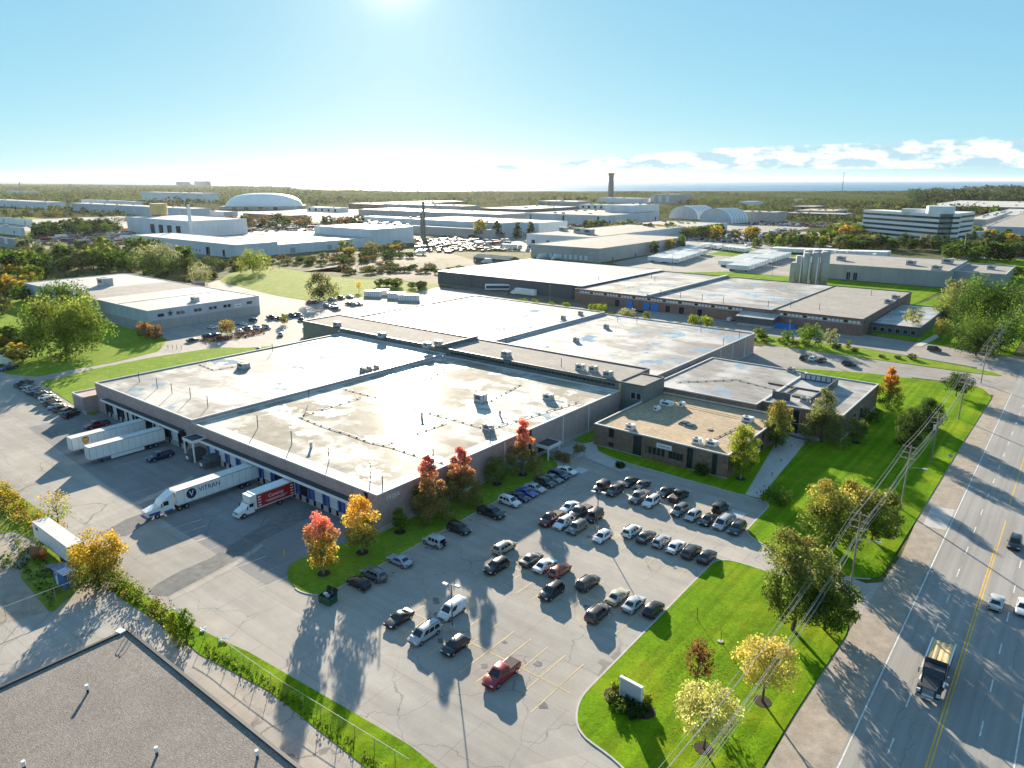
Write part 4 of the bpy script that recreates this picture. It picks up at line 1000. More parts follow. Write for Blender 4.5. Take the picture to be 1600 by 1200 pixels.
# ---------------------------------------------------------------- vehicles
CARSPEC = {
 # L, W, H, belt, hood z, trunk z, cabin base rear/front, roof rear/front (along +y = forwards)
 'sedan':   (4.75, 1.84, 1.45, .93, .90, 1.00, -1.75, 1.15, -.85, .30),
 'coupe':   (4.55, 1.86, 1.36, .92, .88, .98, -1.75, 1.00, -.65, .15),
 'hatch':   (4.25, 1.78, 1.50, .95, .94, 1.00, -2.00, 1.15, -1.45, .35),
 'suv':     (4.70, 1.90, 1.70, 1.08, 1.06, 1.10, -2.20, 1.20, -1.85, .45),
 'wagon':   (4.70, 1.84, 1.52, .95, .92, 1.00, -2.20, 1.15, -1.75, .30),
 'minivan': (5.05, 1.96, 1.76, 1.05, 1.02, 1.10, -2.40, 1.60, -2.15, .75),
 'van':     (4.75, 1.90, 1.90, 1.15, 1.10, 1.20, -2.30, 1.55, -2.20, .75),
 'jeep':    (4.30, 1.90, 1.82, 1.10, 1.10, 1.10, -1.95, .95, -1.90, .70),
 'pickup':  (5.80, 2.02, 1.88, 1.16, 1.16, 1.18, -.75, 1.65, -.55, .80),
}
def make_car(kind, label, group):
    L, W, H, belt, hood, trunk, cr, cf, rr, rf = CARSPEC[kind]
    t = thing({'pickup': 'pickup_truck', 'van': 'cargo_van', 'minivan': 'minivan'}.get(kind, 'parked_car'), label,
              {'pickup': 'pickup truck', 'van': 'van', 'minivan': 'minivan', 'suv': 'car', 'jeep': 'off-road car'}.get(kind, 'car'), (0, 0, 0), 0, group)
    w = W/2; zb = .24; h = L/2
    st = [(-h, .62, .84, trunk*.78), (-h+.10, .70, .95, trunk*.93), (-h+.45, .74, .99, trunk), (cr+.1, .76, 1.0, max(trunk, belt)), (0, .76, 1.0, belt+.02),
          (cf-.1, .76, 1.0, max(belt, hood)+.0), (cf+.35, .74, 1.0, hood), (h-.55, .72, .985, hood*.93), (h-.14, .66, .93, hood*.80), (h, .55, .82, hood*.62)]
    mb = MB(); rings = []
    for (y, a, s, zt) in st:
        lo = zb+(.10 if abs(y) > h-.2 else 0); ws = w*s
        half = [(ws*.90, lo), (ws, lo+.18), (ws*1.0, zt*.62), (ws*.965, zt-.09), (ws*.86, zt-.015), (ws*.45, zt+.015)]
        ring = [(x, y, z) for x, z in half]+[(-x, y, z) for x, z in half[::-1]]
        rings.append(ring)
    mb.loft(rings, 0, True, True)
    # cabin
    def ring(y0, y1, ww, z, c):
        return [(-ww+c, y0, z), (ww-c, y0, z), (ww, y0+c*1.4, z), (ww, y1-c*1.4, z), (ww-c, y1, z), (-ww+c, y1, z), (-ww, y1-c*1.4, z), (-ww, y0+c*1.4, z)]
    wb = w*.93; wt = w*.74 if kind not in ('van', 'jeep', 'minivan') else w*.82
    b0 = ring(cr, cf, wb, belt-.03, .10); t0 = ring(rr-.10, rf+.14, wt+.03, H-.09, .12); t1 = ring(rr+.08, rf-.08, wt-.10, H, .16)
    mb.loft([b0, t0, t1], 0, True, True)
    # dark wheel arches and sill
    wr = {'pickup': .40, 'suv': .36, 'jeep': .39}.get(kind, .33)
    ya, yf = -h+L*.195, h-L*.185
    for sx in (-1, 1):
        for yy in (ya, yf):
            n = 10; c = [(sx*(w*1.004), yy+math.cos(math.pi*i/n)*(wr+.07), wr+math.sin(math.pi*i/n)*(wr+.06)) for i in range(n+1)]
            b = len(mb.v); mb.v += c; mb.f.append(tuple(b+i for i in range(n+1))); mb.mi.append(1)
        mb.box(sx*w*.99-.01, sx*w*.99+.01, ya+wr, yf-wr, zb+.02, zb+.14, 1)
    mb.box(-w*.45, w*.45, h-.03, h+.02, .42, hood*.60, 1)
    mb.box(-w*.7, w*.7, -h-.015, -h+.03, .34, .50, 1)
    if kind == 'pickup':       # open cargo bed
        mb.box(-w*.80, w*.80, -h+.14, cr-.12, trunk+.016, trunk+.03, 1)
    me = mb.mesh('body', ['car_paint', 'black_rubber']); autosmooth(me, 32)
    body = link('body', me, t)
    # glass set just proud of the cabin shell
    def pane(a, b, c, d, k=.90, off=.018):
        a, b, c, d = map(Vector, (a, b, c, d)); m = (a+b+c+d)/4; n = (b-a).cross(d-a).normalized()
        if n.dot(m-Vector((0, (cr+cf)/2, belt))) < 0: n = -n
        return [tuple(m+(p-m)*k+n*off) for p in (a, b, c, d)]
    def glass(name, quads):
        g = MB()
        for q in quads: g.quad(*q)
        g.build(name, 'car_glass', t)
    glass('windscreen', [pane(b0[5], b0[4], t0[4], t0[5], .92)])
    if kind != 'van': glass('rear_window', [pane(b0[0], b0[1], t0[1], t0[0], .86)])
    for (lo0, lo1, hi1, hi0) in ((b0[2], b0[3], t0[3], t0[2]), (b0[6], b0[7], t0[7], t0[6])):
        q = [Vector(p) for p in (lo0, lo1, hi1, hi0)]
        cuts = {'van': (.62, .98), 'pickup': (.06, .5, .96), 'coupe': (.12, .95)}.get(kind, (.05, .36, .66, .95))
        for u0, u1 in zip(cuts, cuts[1:]):
            if q[0].x < 0: v0, v1 = 1-u1, 1-u0
            else: v0, v1 = u0, u1
            aa = q[0].lerp(q[1], v0+.012); bb = q[0].lerp(q[1], v1-.012); dd = q[3].lerp(q[2], v0+.012); cc = q[3].lerp(q[2], v1-.012)
            glass('side_window', [pane(aa, bb, cc, dd, .90)])
    ty = MB().tube((-.11, 0, 0), (.11, 0, 0), wr, wr, 14); tm = ty.mesh('wheel', ['black_rubber'])
    rm = MB().tube((-.118, 0, 0), (.118, 0, 0), wr*.62, wr*.58, 10).mesh('rim', ['rim_alloy'])
    for sx in (-1, 1):
        for yy in (ya, yf):
            o = link('wheel', tm, t, (sx*(w-.10), yy, wr)); link('rim', rm, o)
    hl = MB().box(-.20, .20, -.12, .03, -.07, .07).mesh('headlight', ['headlight_lens']); tl = MB().box(-.15, .15, -.03, .08, -.09, .09).mesh('tail_light', ['tail_lens'])
    for sx in (-1, 1):
        link('headlight', hl, t, (sx*w*.68, h-.06, hood*.70)); link('tail_light', tl, t, (sx*w*.74, -h+.0, trunk*.80))
        m = MB().box(-.10, .10, -.05, .06, -.06, .08).build('mirror', 'car_paint', t); m.location = (sx*(w+.08), cf-.35, belt+.03)
    if kind == 'jeep':
        link('spare_wheel', tm, t, (0, -h-.10, 1.0)).rotation_euler = (0, 0, R(90))
    if kind in ('suv', 'wagon', 'minivan'):
        for sx in (-1, 1): MB().box(sx*wt*.82-.025, sx*wt*.82+.025, rr+.1, rf-.1, H-.01, H+.05).build('roof_rail', 'black_rubber', t)
    return t
PROTO = {}
def car(kind, p, heading, color, label, group):
    """heading: which way the nose points, n e s w on the site grid, or an angle in degrees"""
    rz = {'n': 0, 'e': R(-90), 's': R(180), 'w': R(90)}.get(heading)
    if rz is None: rz = R(heading)
    rz += R(random.uniform(-1.2, 1.2)); z = .03
    if kind not in PROTO:
        t = make_car(kind, label, group); PROTO[kind] = t; t.location = (*p, z); t.rotation_euler = (0, 0, rz); paint(t, color); return t
    return dup(PROTO[kind], (*p, z), rz, label, group, color)
BLK = (.012, .012, .014); DGR = (.05, .055, .06); GRY = (.16, .165, .17); SLV = (.42, .43, .44); WHT = (.72, .72, .71); DBL = (.015, .03, .09); BLU = (.03, .06, .36)
RED = (.32, .015, .02); DRD = (.16, .015, .015); BRN = (.07, .05, .045); BEI = (.42, .37, .28); ICE = (.30, .36, .42); ORG = (.50, .10, .06)
g1 = 'vehicles parked along the warehouse planting strip'
X0 = -79.6
for y, k, hd, c, l in (
 (93.2, 'pickup', 'e', BLK, 'black pickup truck parked across from the red pickup, its bed against the grass strip'),
 (99.1, 'suv', 'e', WHT, 'white car with a dark sunroof beside the black pickup along the warehouse strip'),
 (101.9, 'sedan', 'e', DBL, 'dark navy sedan between the white car and the bright blue one'),
 (104.5, 'coupe', 'e', BLU, 'bright blue low car along the warehouse strip'),
 (107.2, 'sedan', 'e', SLV, 'silver sedan right next to the bright blue car'),
 (110.6, 'suv', 'e', DGR, 'tall charcoal car, third beyond the bright blue one along the warehouse strip'),
 (113.2, 'sedan', 'e', GRY, 'dark grey sedan between two tall dark cars near the entrance steps'),
 (115.5, 'suv', 'e', DBL, 'dark navy tall car next to the last white sedan by the entrance steps'),
 (118.5, 'sedan', 'e', WHT, 'white sedan last in the warehouse row, nearest the white entrance canopy'),
 (84.8, 'suv', 'e', BLK, 'black car alone between the black pickup and the silver car with spare wheel'),
 (78.7, 'jeep', 'w', SLV, 'silver car with a spare wheel on its back door, nose to the planting strip'),
 (70.7, 'sedan', 'w', ICE, 'pale blue sedan alone with its nose to the planting strip'),
 (65.2, 'suv', 'w', GRY, 'grey tall car beside the black hatchback near the green skip'),
 (62.2, 'hatch', 'w', BLK, 'black hatchback nearest the green skip in the warehouse row')):
    car(k, (X0 if k != 'pickup' else X0+.3, y), hd, c, l, g1)
g2 = 'vehicles parked in the open rows of the lot'
S = lambda k: -41.02-2.83*k
for x, y, k, hd, c, l in (
 (-67.8, 59.6, 'coupe', 's', BLK, 'black two-door with a sunlit roof alone near the silver minivan'),
 (-62.4, 59.3, 'minivan', 's', SLV, 'silver minivan between the black two-door and the white cargo van'),
 (-63.2, 65.6, 'van', 's', WHT, 'white windowless cargo van beside the near lamp post'),
 (-57.4, 60.0, 'hatch', 's', BLK, 'black hatchback in front of the near lamp post'),
 (-49.0, 59.4, 'pickup', 's', RED, 'red pickup truck parked alone nearest the camera'),
 (-69.0, 84.5, 'suv', 'n', BEI, 'beige gold car with its red tail lights towards the camera'),
 (-66.1, 79.0, 'suv', 's', BLK, 'black car with a sunroof directly in front of the beige gold one'),
 (-63.1, 84.3, 'sedan', 'n', DGR, 'dark sedan left of the white and orange-red pair'),
 (-60.3, 84.1, 'sedan', 'n', WHT, 'white sedan between a dark sedan and the orange-red car'),
 (-57.6, 84.4, 'wagon', 'n', ORG, 'orange-red car with a glowing roof in the middle of the lot'),
 (-69.0, 98.0, 'pickup', 's', DRD, 'dark red pickup with a white covered bed'),
 (-69.2, 104.2, 'sedan', 's', WHT, 'white sedan parked behind the dark red pickup'),
 (-66.4, 103.7, 'pickup', 's', BRN, 'brown pickup behind the white and grey cars beside the middle lamp post'),
 (-63.5, 103.8, 'jeep', 's', BLK, 'black boxy car behind the middle lamp post'),
 (-66.3, 98.1, 'suv', 's', WHT, 'white car right of the dark red pickup'),
 (-63.5, 98.1, 'suv', 's', GRY, 'grey car between a white one and the middle lamp post'),
 (-58.2, 98.1, 'hatch', 's', WHT, 'white hatchback with a black roof panel right of the middle lamp post'),
 (-69.3, 115.9, 'jeep', 's', BLK, 'black boxy car at the left end of the far row'),
 (-66.4, 116.0, 'suv', 's', DGR, 'second car from the left end of the far row, charcoal with roof rails'),
 (-66.3, 121.7, 'sedan', 's', BLK, 'black sedan nearest the office wall at the left of the far row'),
 (-63.6, 121.9, 'coupe', 's', DGR, 'low dark car next to the black sedan nearest the office wall'),
 (-61.1, 116.4, 'pickup', 's', GRY, 'grey pickup truck left of a white car in the far row'),
 (-58.3, 115.9, 'suv', 's', WHT, 'white car between the grey pickup and a gap in the far row'),
 (-58.3, 121.8, 'sedan', 's', BLK, 'black sedan beside the black pickup with an open bed'),
 (-55.4, 121.6, 'pickup', 'n', BLK, 'black pickup with its sunlit open bed towards the camera'),
 (-52.4, 115.8, 'suv', 's', GRY, 'grey car first after the gap in the far row'),
 (-49.5, 115.4, 'hatch', 's', SLV, 'silver hatchback between a grey and a black car in the far row'),
 (-46.7, 115.6, 'sedan', 's', BLK, 'black sedan between the silver hatchback and the silver boxy minivan'),
 (-44.0, 115.9, 'minivan', 's', SLV, 'silver boxy minivan second from the right end of the far row'),
 (-41.2, 115.6, 'suv', 's', DGR, 'dark grey tall car at the right end of the far row by the kerb'),
 (-46.9, 121.6, 'jeep', 'n', BLK, 'black off-roader with a spare wheel standing alone behind the far row'),
 (-55.2, 103.0, 'suv', 'n', WHT, 'white car at the left end of the row of six'),
 (-52.3, 102.8, 'sedan', 'n', DGR, 'dark grey sedan second in the row of six'),
 (-49.5, 103.1, 'wagon', 'n', SLV, 'silver estate car third in the row of six'),
 (-46.7, 102.8, 'sedan', 'n', WHT, 'white sedan fourth in the row of six'),
 (-43.9, 102.8, 'suv', 'n', DGR, 'dark car with roof rails fifth in the row of six'),
 (-41.2, 102.9, 'sedan', 'n', BLK, 'black sedan at the right end of the row of six beside the lawn kerb'),
 (-55.0, 78.5, 'suv', 's', BLK, 'black tall car parked alone facing the camera in the middle of the lot'),
 (-52.1, 84.0, 'suv', 'n', DGR, 'dark tall car between the orange-red car and the silver sedans'),
 (-46.6, 83.6, 'sedan', 'n', BEI, 'pale beige sedan left of the silver sedan by the lawn'),
 (-43.8, 83.4, 'sedan', 'n', SLV, 'silver sedan between the pale beige sedan and the black hatchback'),
 (-40.9, 84.0, 'hatch', 'n', BLK, 'black hatchback beside the lawn kerb with a sun glint on its tail'),
 (-46.6, 78.0, 'suv', 'n', BRN, 'dark brown tall car in front of the pale beige sedan')):
    car(k, (x, y), hd, c, l, g2)
g3 = 'vehicles in the curved row by the grass bank on the left'
for i, ((x, y), k, c, l) in enumerate(zip(
 [(-245.9, 72.4), (-241.6, 71.9), (-238.2, 71.6), (-234.9, 71.3), (-231.8, 71.2), (-228.6, 71.4), (-225.3, 71.2), (-221.6, 70.5), (-217.6, 69.9), (-213.9, 69.5), (-210.2, 69.3), (-206.4, 69.5), (-202.9, 69.0)],
 ['pickup', 'sedan', 'suv', 'sedan', 'hatch', 'suv', 'sedan', 'minivan', 'suv', 'sedan', 'suv', 'suv', 'suv'],
 [DGR, BLK, SLV, GRY, DBL, DGR, WHT, SLV, BLK, ICE, BRN, GRY, BLK],
 ['dark grey pickup at the far end of the curved row', 'black sedan second from the far end of the curved row', 'silver car third from the far end of the curved row', 'grey sedan fourth from the far end of the curved row',
  'navy hatchback in the middle of the curved row', 'charcoal car just beyond the white sedan in the curved row', 'white sedan in the curved row on the left', 'silver minivan next to the white sedan in the curved row',
  'black car after the silver minivan in the curved row', 'pale blue sedan in the near half of the curved row', 'brown car third from the building in the curved row', 'grey car second from the building in the curved row', 'black car nearest the building in the curved row'])):
    car(k, (x, y), 26+random.uniform(-2, 2), c, l, g3)
car('pickup', (-155.2, 69.0), 's', DBL, 'dark navy pickup beside the docked trailers', 'vehicles in the dock yard')
car('pickup', (-188.55,69.55), 's', DRD, 'dark red pickup mostly hidden beyond the docked trailers', 'vehicles in the dock yard')
car('pickup', (-271.08,76.32), 200, DBL, 'dark blue pickup at the left edge beside the lawn', 'vehicles on the left street')
# traffic
car('suv', (-2.28,139.71), 's', BLK, 'black car driving towards the camera at the right edge', 'cars on the main road')
car('sedan', (-2.61,116.69), 'n', SLV, 'silver sedan driving away on the main road', 'cars on the main road')
car('sedan', (0.65,117.61), 's', WHT, 'white car cut off by the right edge on the main road', 'cars on the main road')
car('van', (-39.60,295.14), -80, BLK, 'black van on the side street at the right', 'cars on the side street')
for px, c, l in ((1256, BLK, 'black car left of three parked on the driveway'), (1271, WHT, 'white car in the middle of three on the driveway'), (1284, DGR, 'dark grey car right of three on the driveway')):
    car('suv', ((-72.63,253.06) if px == 1256 else (-69.46,253.21) if px == 1271 else (-66.50,253.23)), 'n', c, l, 'cars on the driveway behind the front wing')
car('suv', (-57.88,253.27), 'e', BLK, 'black car alone on the driveway behind the front wing', 'cars on the driveway behind the front wing')
car('van', (-120.28,304.63), 'n', WHT, 'white van parked beside the brick plant lean-to', 'vehicles at the brick plant')
car('pickup', (-160.99,298.81), 'e', BLK, 'black pickup outside the blue doors of the brick plant', 'vehicles at the brick plant')
# left building car park
g4 = 'cars outside the pale panel warehouse'
for p, k, c, l, hd in (((-282.89,153.75), 'sedan', WHT, 'white sedan against the pale warehouse wall, left of the round tree', 'w'), ((-265.08,136.02), 'sedan', BLK, 'black sedan at the left end of the pale warehouse car park', 'n'),
 ((-267.11,143.43), 'suv', BLK, 'black car beside the brown bed at the pale warehouse', 'n'), ((-267.02,146.62), 'sedan', DBL, 'navy sedan left of the round tree', 'n'),
 ((-283.00,164.35), 'sedan', SLV, 'silver sedan just right of the round tree against the wall', 'w'), ((-278.72,165.95), 'sedan', WHT, 'white sedan under the wall sign of the pale warehouse', 'w'), ((-283.32,173.45), 'suv', DBL, 'navy car at the right end against the pale warehouse wall', 'w'),
 ((-266.52,156.66), 'sedan', WHT, 'white sedan near the brown bed, right of the round tree', 'e'), ((-267.60,160.81), 'pickup', DGR, 'dark pickup near the brown bed', 'e'), ((-266.67,164.96), 'suv', WHT, 'white car near the right end of the brown bed', 'e'),
 ((-264.95,168.06), 'suv', GRY, 'grey car at the right end of the brown bed', 'e'), ((-282.29,182.06), 'pickup', BLK, 'black pickup beyond the corner of the pale warehouse', 'e'), ((-278.27,183.29), 'sedan', DGR, 'dark sedan next to the black pickup beyond the corner', 'e'),
 ((-279.40,190.40), 'pickup', DBL, 'navy pickup near the small round bush', 'e'), ((-278.26,193.35), 'suv', GRY, 'grey car beyond the navy pickup', 'e'), ((-267.71,187.81), 'sedan', BLK, 'black sedan just above the corner of the grey block', 'e'),
 ((-248.05,163.31), 'sedan', SLV, 'silver car driving on the service road by the grey block', 60), ((-230.88,142.48), 'sedan', BLK, 'black car behind the roof edge of the big warehouse', 60)):
    car(k, p, hd, c, l, g4)
g5 = 'cars in the yard beside the field tree'
for i, (p, k, c) in enumerate((((-303.82,218.46), 'suv', DRD), ((-301.81,220.06), 'sedan', BRN), ((-303.46,231.64), 'sedan', SLV), ((-302.95,237.40), 'suv', DGR), ((-302.95,242.87), 'sedan', WHT), ((-287.72,216.68), 'suv', GRY),
 ((-282.81,215.92), 'sedan', SLV), ((-278.24,214.99), 'suv', BRN), ((-285.43,228.15), 'sedan', DGR), ((-281.93,228.49), 'suv', SLV), ((-281.45,231.32), 'sedan', WHT), ((-287.57,221.58), 'sedan', BEI))):
    car(k, p, 'e' if i % 2 else 'w', c, 'car in the yard by the lone field tree, ' + ['dark red', 'brown', 'silver by the tree', 'charcoal', 'white at the field edge', 'grey', 'silver in the nearer cluster', 'brown in front', 'charcoal right cluster', 'pale silver right cluster', 'white right cluster', 'beige'][i], g5)

# --- trailers and lorries (nose towards -y, like the docked ones)
def wheel_set(t, pts, r=.5, w=.28, rim='rim_alloy'):
    k = ('big', r, w)
    if k not in PROTO:
        PROTO[k] = (MB().tube((-w/2, 0, 0), (w/2, 0, 0), r, r, 16).mesh('wheel', ['black_rubber']), MB().tube((-w/2-.01, 0, 0), (w/2+.01, 0, 0), r*.55, r*.55, 10).mesh('rim', [rim]))
    for p in pts: o = link('wheel', PROTO[k][0], t, p); link('rim', PROTO[k][1], o)
def trailer_parts(t, y0, y1, z0=1.15, z1=4.05, w=2.6, skin='white_paint', roofm='coping_white'):
    MB().box(-w/2, w/2, y0, y1, z0, z1, 0, 't').build('cargo_box', skin, t)
    MB().box(-w/2, w/2, y0, y1, z1, z1+.04).build('box_roof', roofm, t)
    a = MB()
    for (x0, x1) in ((-w/2-.03, -w/2-.001), (w/2+.001, w/2+.03)):
        a.box(x0, x1, y0, y1, z0-.02, z0+.12); a.box(x0, x1, y0, y1, z1-.12, z1+.05)
        for i in range(1, 12): yy = y0+(y1-y0)*i/12; a.box(x0 if x0 < 0 else w/2+.001, -w/2-.001 if x0 < 0 else w/2+.012, yy-.03, yy+.03, z0+.12, z1-.12)
    a.build('side_rail', 'steel', t)
    MB().box(-.5, .5, y0+.6, y1-.4, z0-.28, z0-.02).build('chassis', 'black_rubber', t)
def semi_trailer(label, loc, rz=0, group='trailers backed onto the left docks', L=16.5, skirt=True):
    t = thing('semi_trailer', label, 'trailer', (*loc, .03), rz, group)
    trailer_parts(t, 0, L)
    wheel_set(t, [(s*1.05, y, .5) for s in (-1, 1) for y in (L-3.6, L-2.3)])
    for s in (-1, 1): MB().box(s*.85-.08, s*.85+.08, 2.3, 2.5, .05, 1.1).build('landing_leg', 'black_rubber', t)
    if skirt:
        for s in (-1, 1): MB().box(s*1.27-.02, s*1.27+.02, 4.2, L-5, .35, 1.13).build('side_skirt', 'white_paint', t)
    a = MB(); a.box(-1.2, 1.2, -.04, -.001, 1.2, 3.95, 0); a.build('front_panel', 'panel_white', t)
    for x in (-1.29, 1.29): MB().box(x-.04, x+.04, -.06, .04, 1.15, 4.08).build('corner_post', 'steel', t)
    return t
ty_ = 58.5
T1 = semi_trailer('white trailer with a small shield emblem on its side, farther of the two docked', (-173.3, 57.6))
T2 = semi_trailer('plain white trailer with low side skirts, nearer of the two docked', (-164.1, 57.6))
def shield(parent, x, y, z, s):
    pts = [(-.8, .9), (0, 1.05), (.8, .9), (.8, -.1), (.5, -.7), (0, -1.05), (-.5, -.7), (-.8, -.1)]
    mb = MB(); mb.prism([(a*s, b*s) for a, b in pts], 0, .02); o = mb.build('shield_emblem', 'ups_brown', parent); o.location = (x, y, z); o.rotation_euler = (R(90), 0, R(90))
    mb = MB(); mb.prism([(a*s*.86, b*s*.86-.08*s) for a, b in pts if b < .95], 0, .03); g = mb.build('shield_field', 'ups_gold', o)
    put_text('ups', .9*s, 'ups_brown', o, (0, -.1*s, .035), 0); list(o.children)[-1].rotation_euler = (0, 0, 0)
shield(T1, 1.31, 2.9, 2.9, .85)
# articulated lorry at the middle dock
def semi_truck():
    c = (-127.86,61.65)
    t = thing('articulated_lorry', 'white and blue articulated lorry with a long white lettered trailer at the dock', 'lorry', (-127.4, 53.2, .03), 0)
    trailer_parts(t, 4.75, 21.9)
    wheel_set(t, [(s*1.05, y, .5) for s in (-1, 1) for y in (18.0, 19.3, 5.1, 6.5, .9)])
    # badge and lettering on the side facing the car park
    b = MB().tube((1.312, 7.6, 2.75), (1.34, 7.6, 2.75), 1.0, 1.0, 20).build('round_badge', 'navy_print', t)
    put_text('V', 1.5, 'white_paint', b, (1.345, 7.6, 2.73), R(90))
    put_text('VITRAN', 1.25, 'navy_print', t, (1.325, 11.3, 2.95), R(90))
    bb = MB().tube((.3, 4.735, 3.2), (.3, 4.70, 3.2), .45, .45, 14).build('round_badge', 'panel_grey', t)
    # tractor: hood, cab, roof fairing
    mb = MB()
    hood = [[(-.85, -.9, .7), (.85, -.9, .7), (.85, -.9, 1.75), (-.85, -.9, 1.75)], [(-1.05, .2, .65), (1.05, .2, .65), (1.0, .2, 1.95), (-1.0, .2, 1.95)], [(-1.15, 1.5, .65), (1.15, 1.5, .65), (1.1, 1.5, 2.15), (-1.1, 1.5, 2.15)]]
    mb.loft(hood); me = mb.mesh('bonnet', ['white_paint']); link('bonnet', me, t)
    mb = MB(); mb.loft([[(-1.2, 1.45, .7), (1.2, 1.45, .7), (1.15, 1.6, 2.15), (-1.15, 1.6, 2.15)], [(-1.22, 2.0, .7), (1.22, 2.0, .7), (1.15, 2.15, 3.0), (-1.15, 2.15, 3.0)], [(-1.22, 4.2, .7), (1.22, 4.2, .7), (1.18, 4.2, 3.1), (-1.18, 4.2, 3.1)]])
    mb.build('cab', 'white_paint', t)
    mb = MB(); mb.loft([[(-1.1, 2.2, 3.0), (1.1, 2.2, 3.0), (1.0, 2.25, 3.1), (-1.0, 2.25, 3.1)], [(-1.2, 4.3, 3.0), (1.2, 4.3, 3.0), (1.2, 4.3, 4.1), (-1.2, 4.3, 4.1)]])
    mb.build('roof_fairing', 'white_paint', t)
    g = MB(); g.quad((-1.0, 1.66, 2.2), (1.0, 1.66, 2.2), (.98, 2.1, 2.9), (-.98, 2.1, 2.9)); g.build('windscreen', 'car_glass', t)
    for s in (-1, 1):
        MB().box(s*1.205-.02, s*1.205+.02, 2.25, 3.2, 2.0, 2.8).build('side_window', 'car_glass', t)
        MB().box(s*1.15-.12, s*1.15+.12, -.5, 1.5, .95, 1.35).build('mudguard', 'truck_blue', t)
        MB().tube((s*1.0, 2.2, .8), (s*1.0, 3.8, .8), .33, .33, 10).build('fuel_tank', 'truck_blue', t)
        MB().box(s*1.5-.06, s*1.5+.06, 1.7, 1.85, 2.0, 2.7).build('mirror', 'black_rubber', t)
        MB().box(s*.75-.2, s*.75+.2, -.95, -.88, 1.0, 1.3).build('headlight', 'headlight_lens', t)
    MB().box(-1.2, 1.2, -1.05, -.9, .45, .85).build('bumper', 'truck_blue', t)
    MB().box(-.6, .6, -.94, -.9, .9, 1.65).build('grille', 'chrome', t)
    MB().box(-.45, .45, 4.1, 7.6, .6, .95).build('frame', 'black_rubber', t)
semi_truck()
def box_truck():
    t = thing('box_truck', 'white box truck with a red printed side backed onto the dock', 'truck', (-114.9, 63.3, .03), 0)
    MB().box(-1.25, 1.25, 3.0, 11.9, 1.05, 4.0).build('cargo_box', 'white_paint', t)
    MB().box(-1.2, 1.2, 2.1, 3.0, 2.7, 3.9).build('cab_over_box', 'white_paint', t)
    p = MB().box(1.251, 1.275, 3.4, 11.6, 1.25, 3.75).build('printed_panel', 'red_vinyl', t)
    put_text('Cureroy', .95, 'white_paint', p, (1.29, 7.5, 2.75), R(90))
    for k, (y0, y1) in enumerate(((5.2, 9.9), (5.6, 9.4))): MB().box(1.276, 1.288, y0, y1, 1.98-k*.26, 2.07-k*.26).build('printed_line', 'white_paint', p)
    for y in (4.0, 11.0):
        for k in range(4): MB().box(1.276, 1.29, y-.32, y+.32, 1.5+k*.55, 1.72+k*.55).build('printed_mark', 'white_paint', p)
    mb = MB(); mb.loft([[(-1.1, 1.2, .6), (1.1, 1.2, .6), (1.1, 1.3, 1.75), (-1.1, 1.3, 1.75)], [(-1.15, 1.7, .6), (1.15, 1.7, .6), (1.05, 1.95, 2.6), (-1.05, 1.95, 2.6)], [(-1.15, 2.9, .6), (1.15, 2.9, .6), (1.05, 2.9, 2.7), (-1.05, 2.9, 2.7)]]); mb.build('cab', 'white_paint', t)
    mb = MB(); mb.loft([[(-.85, -.2, .6), (.85, -.2, .6), (.8, -.15, 1.3), (-.8, -.15, 1.3)], [(-1.0, .6, .6), (1.0, .6, .6), (.95, .6, 1.6), (-.95, .6, 1.6)], [(-1.1, 1.3, .6), (1.1, 1.3, .6), (1.05, 1.3, 1.78), (-1.05, 1.3, 1.78)]]); mb.build('bonnet', 'white_paint', t)
    g = MB(); g.quad((-.98, 1.36, 1.8), (.98, 1.36, 1.8), (.95, 1.87, 2.5), (-.95, 1.87, 2.5)); g.build('windscreen', 'car_glass', t)
    for s in (-1, 1):
        MB().box(s*1.1-.03, s*1.1+.03, 1.95, 2.75, 1.75, 2.4).build('side_window', 'car_glass', t)
        MB().box(s*.72-.16, s*.72+.16, -.26, -.15, .95, 1.2).build('headlight', 'headlight_lens', t)
        MB().box(s*1.35-.06, s*1.35+.06, 1.3, 1.45, 1.6, 2.2).build('mirror', 'black_rubber', t)
    MB().box(-1.1, 1.1, -.35, -.2, .4, .75).build('bumper', 'white_paint', t); MB().box(-.5, .5, -.24, -.19, .8, 1.25).build('grille', 'chrome', t)
    MB().box(-.5, .5, 2.2, 11.7, .7, 1.05).build('frame', 'black_rubber', t)
    wheel_set(t, [(s*1.0, y, .5) for s in (-1, 1) for y in (.75, 8.3)])
box_truck()
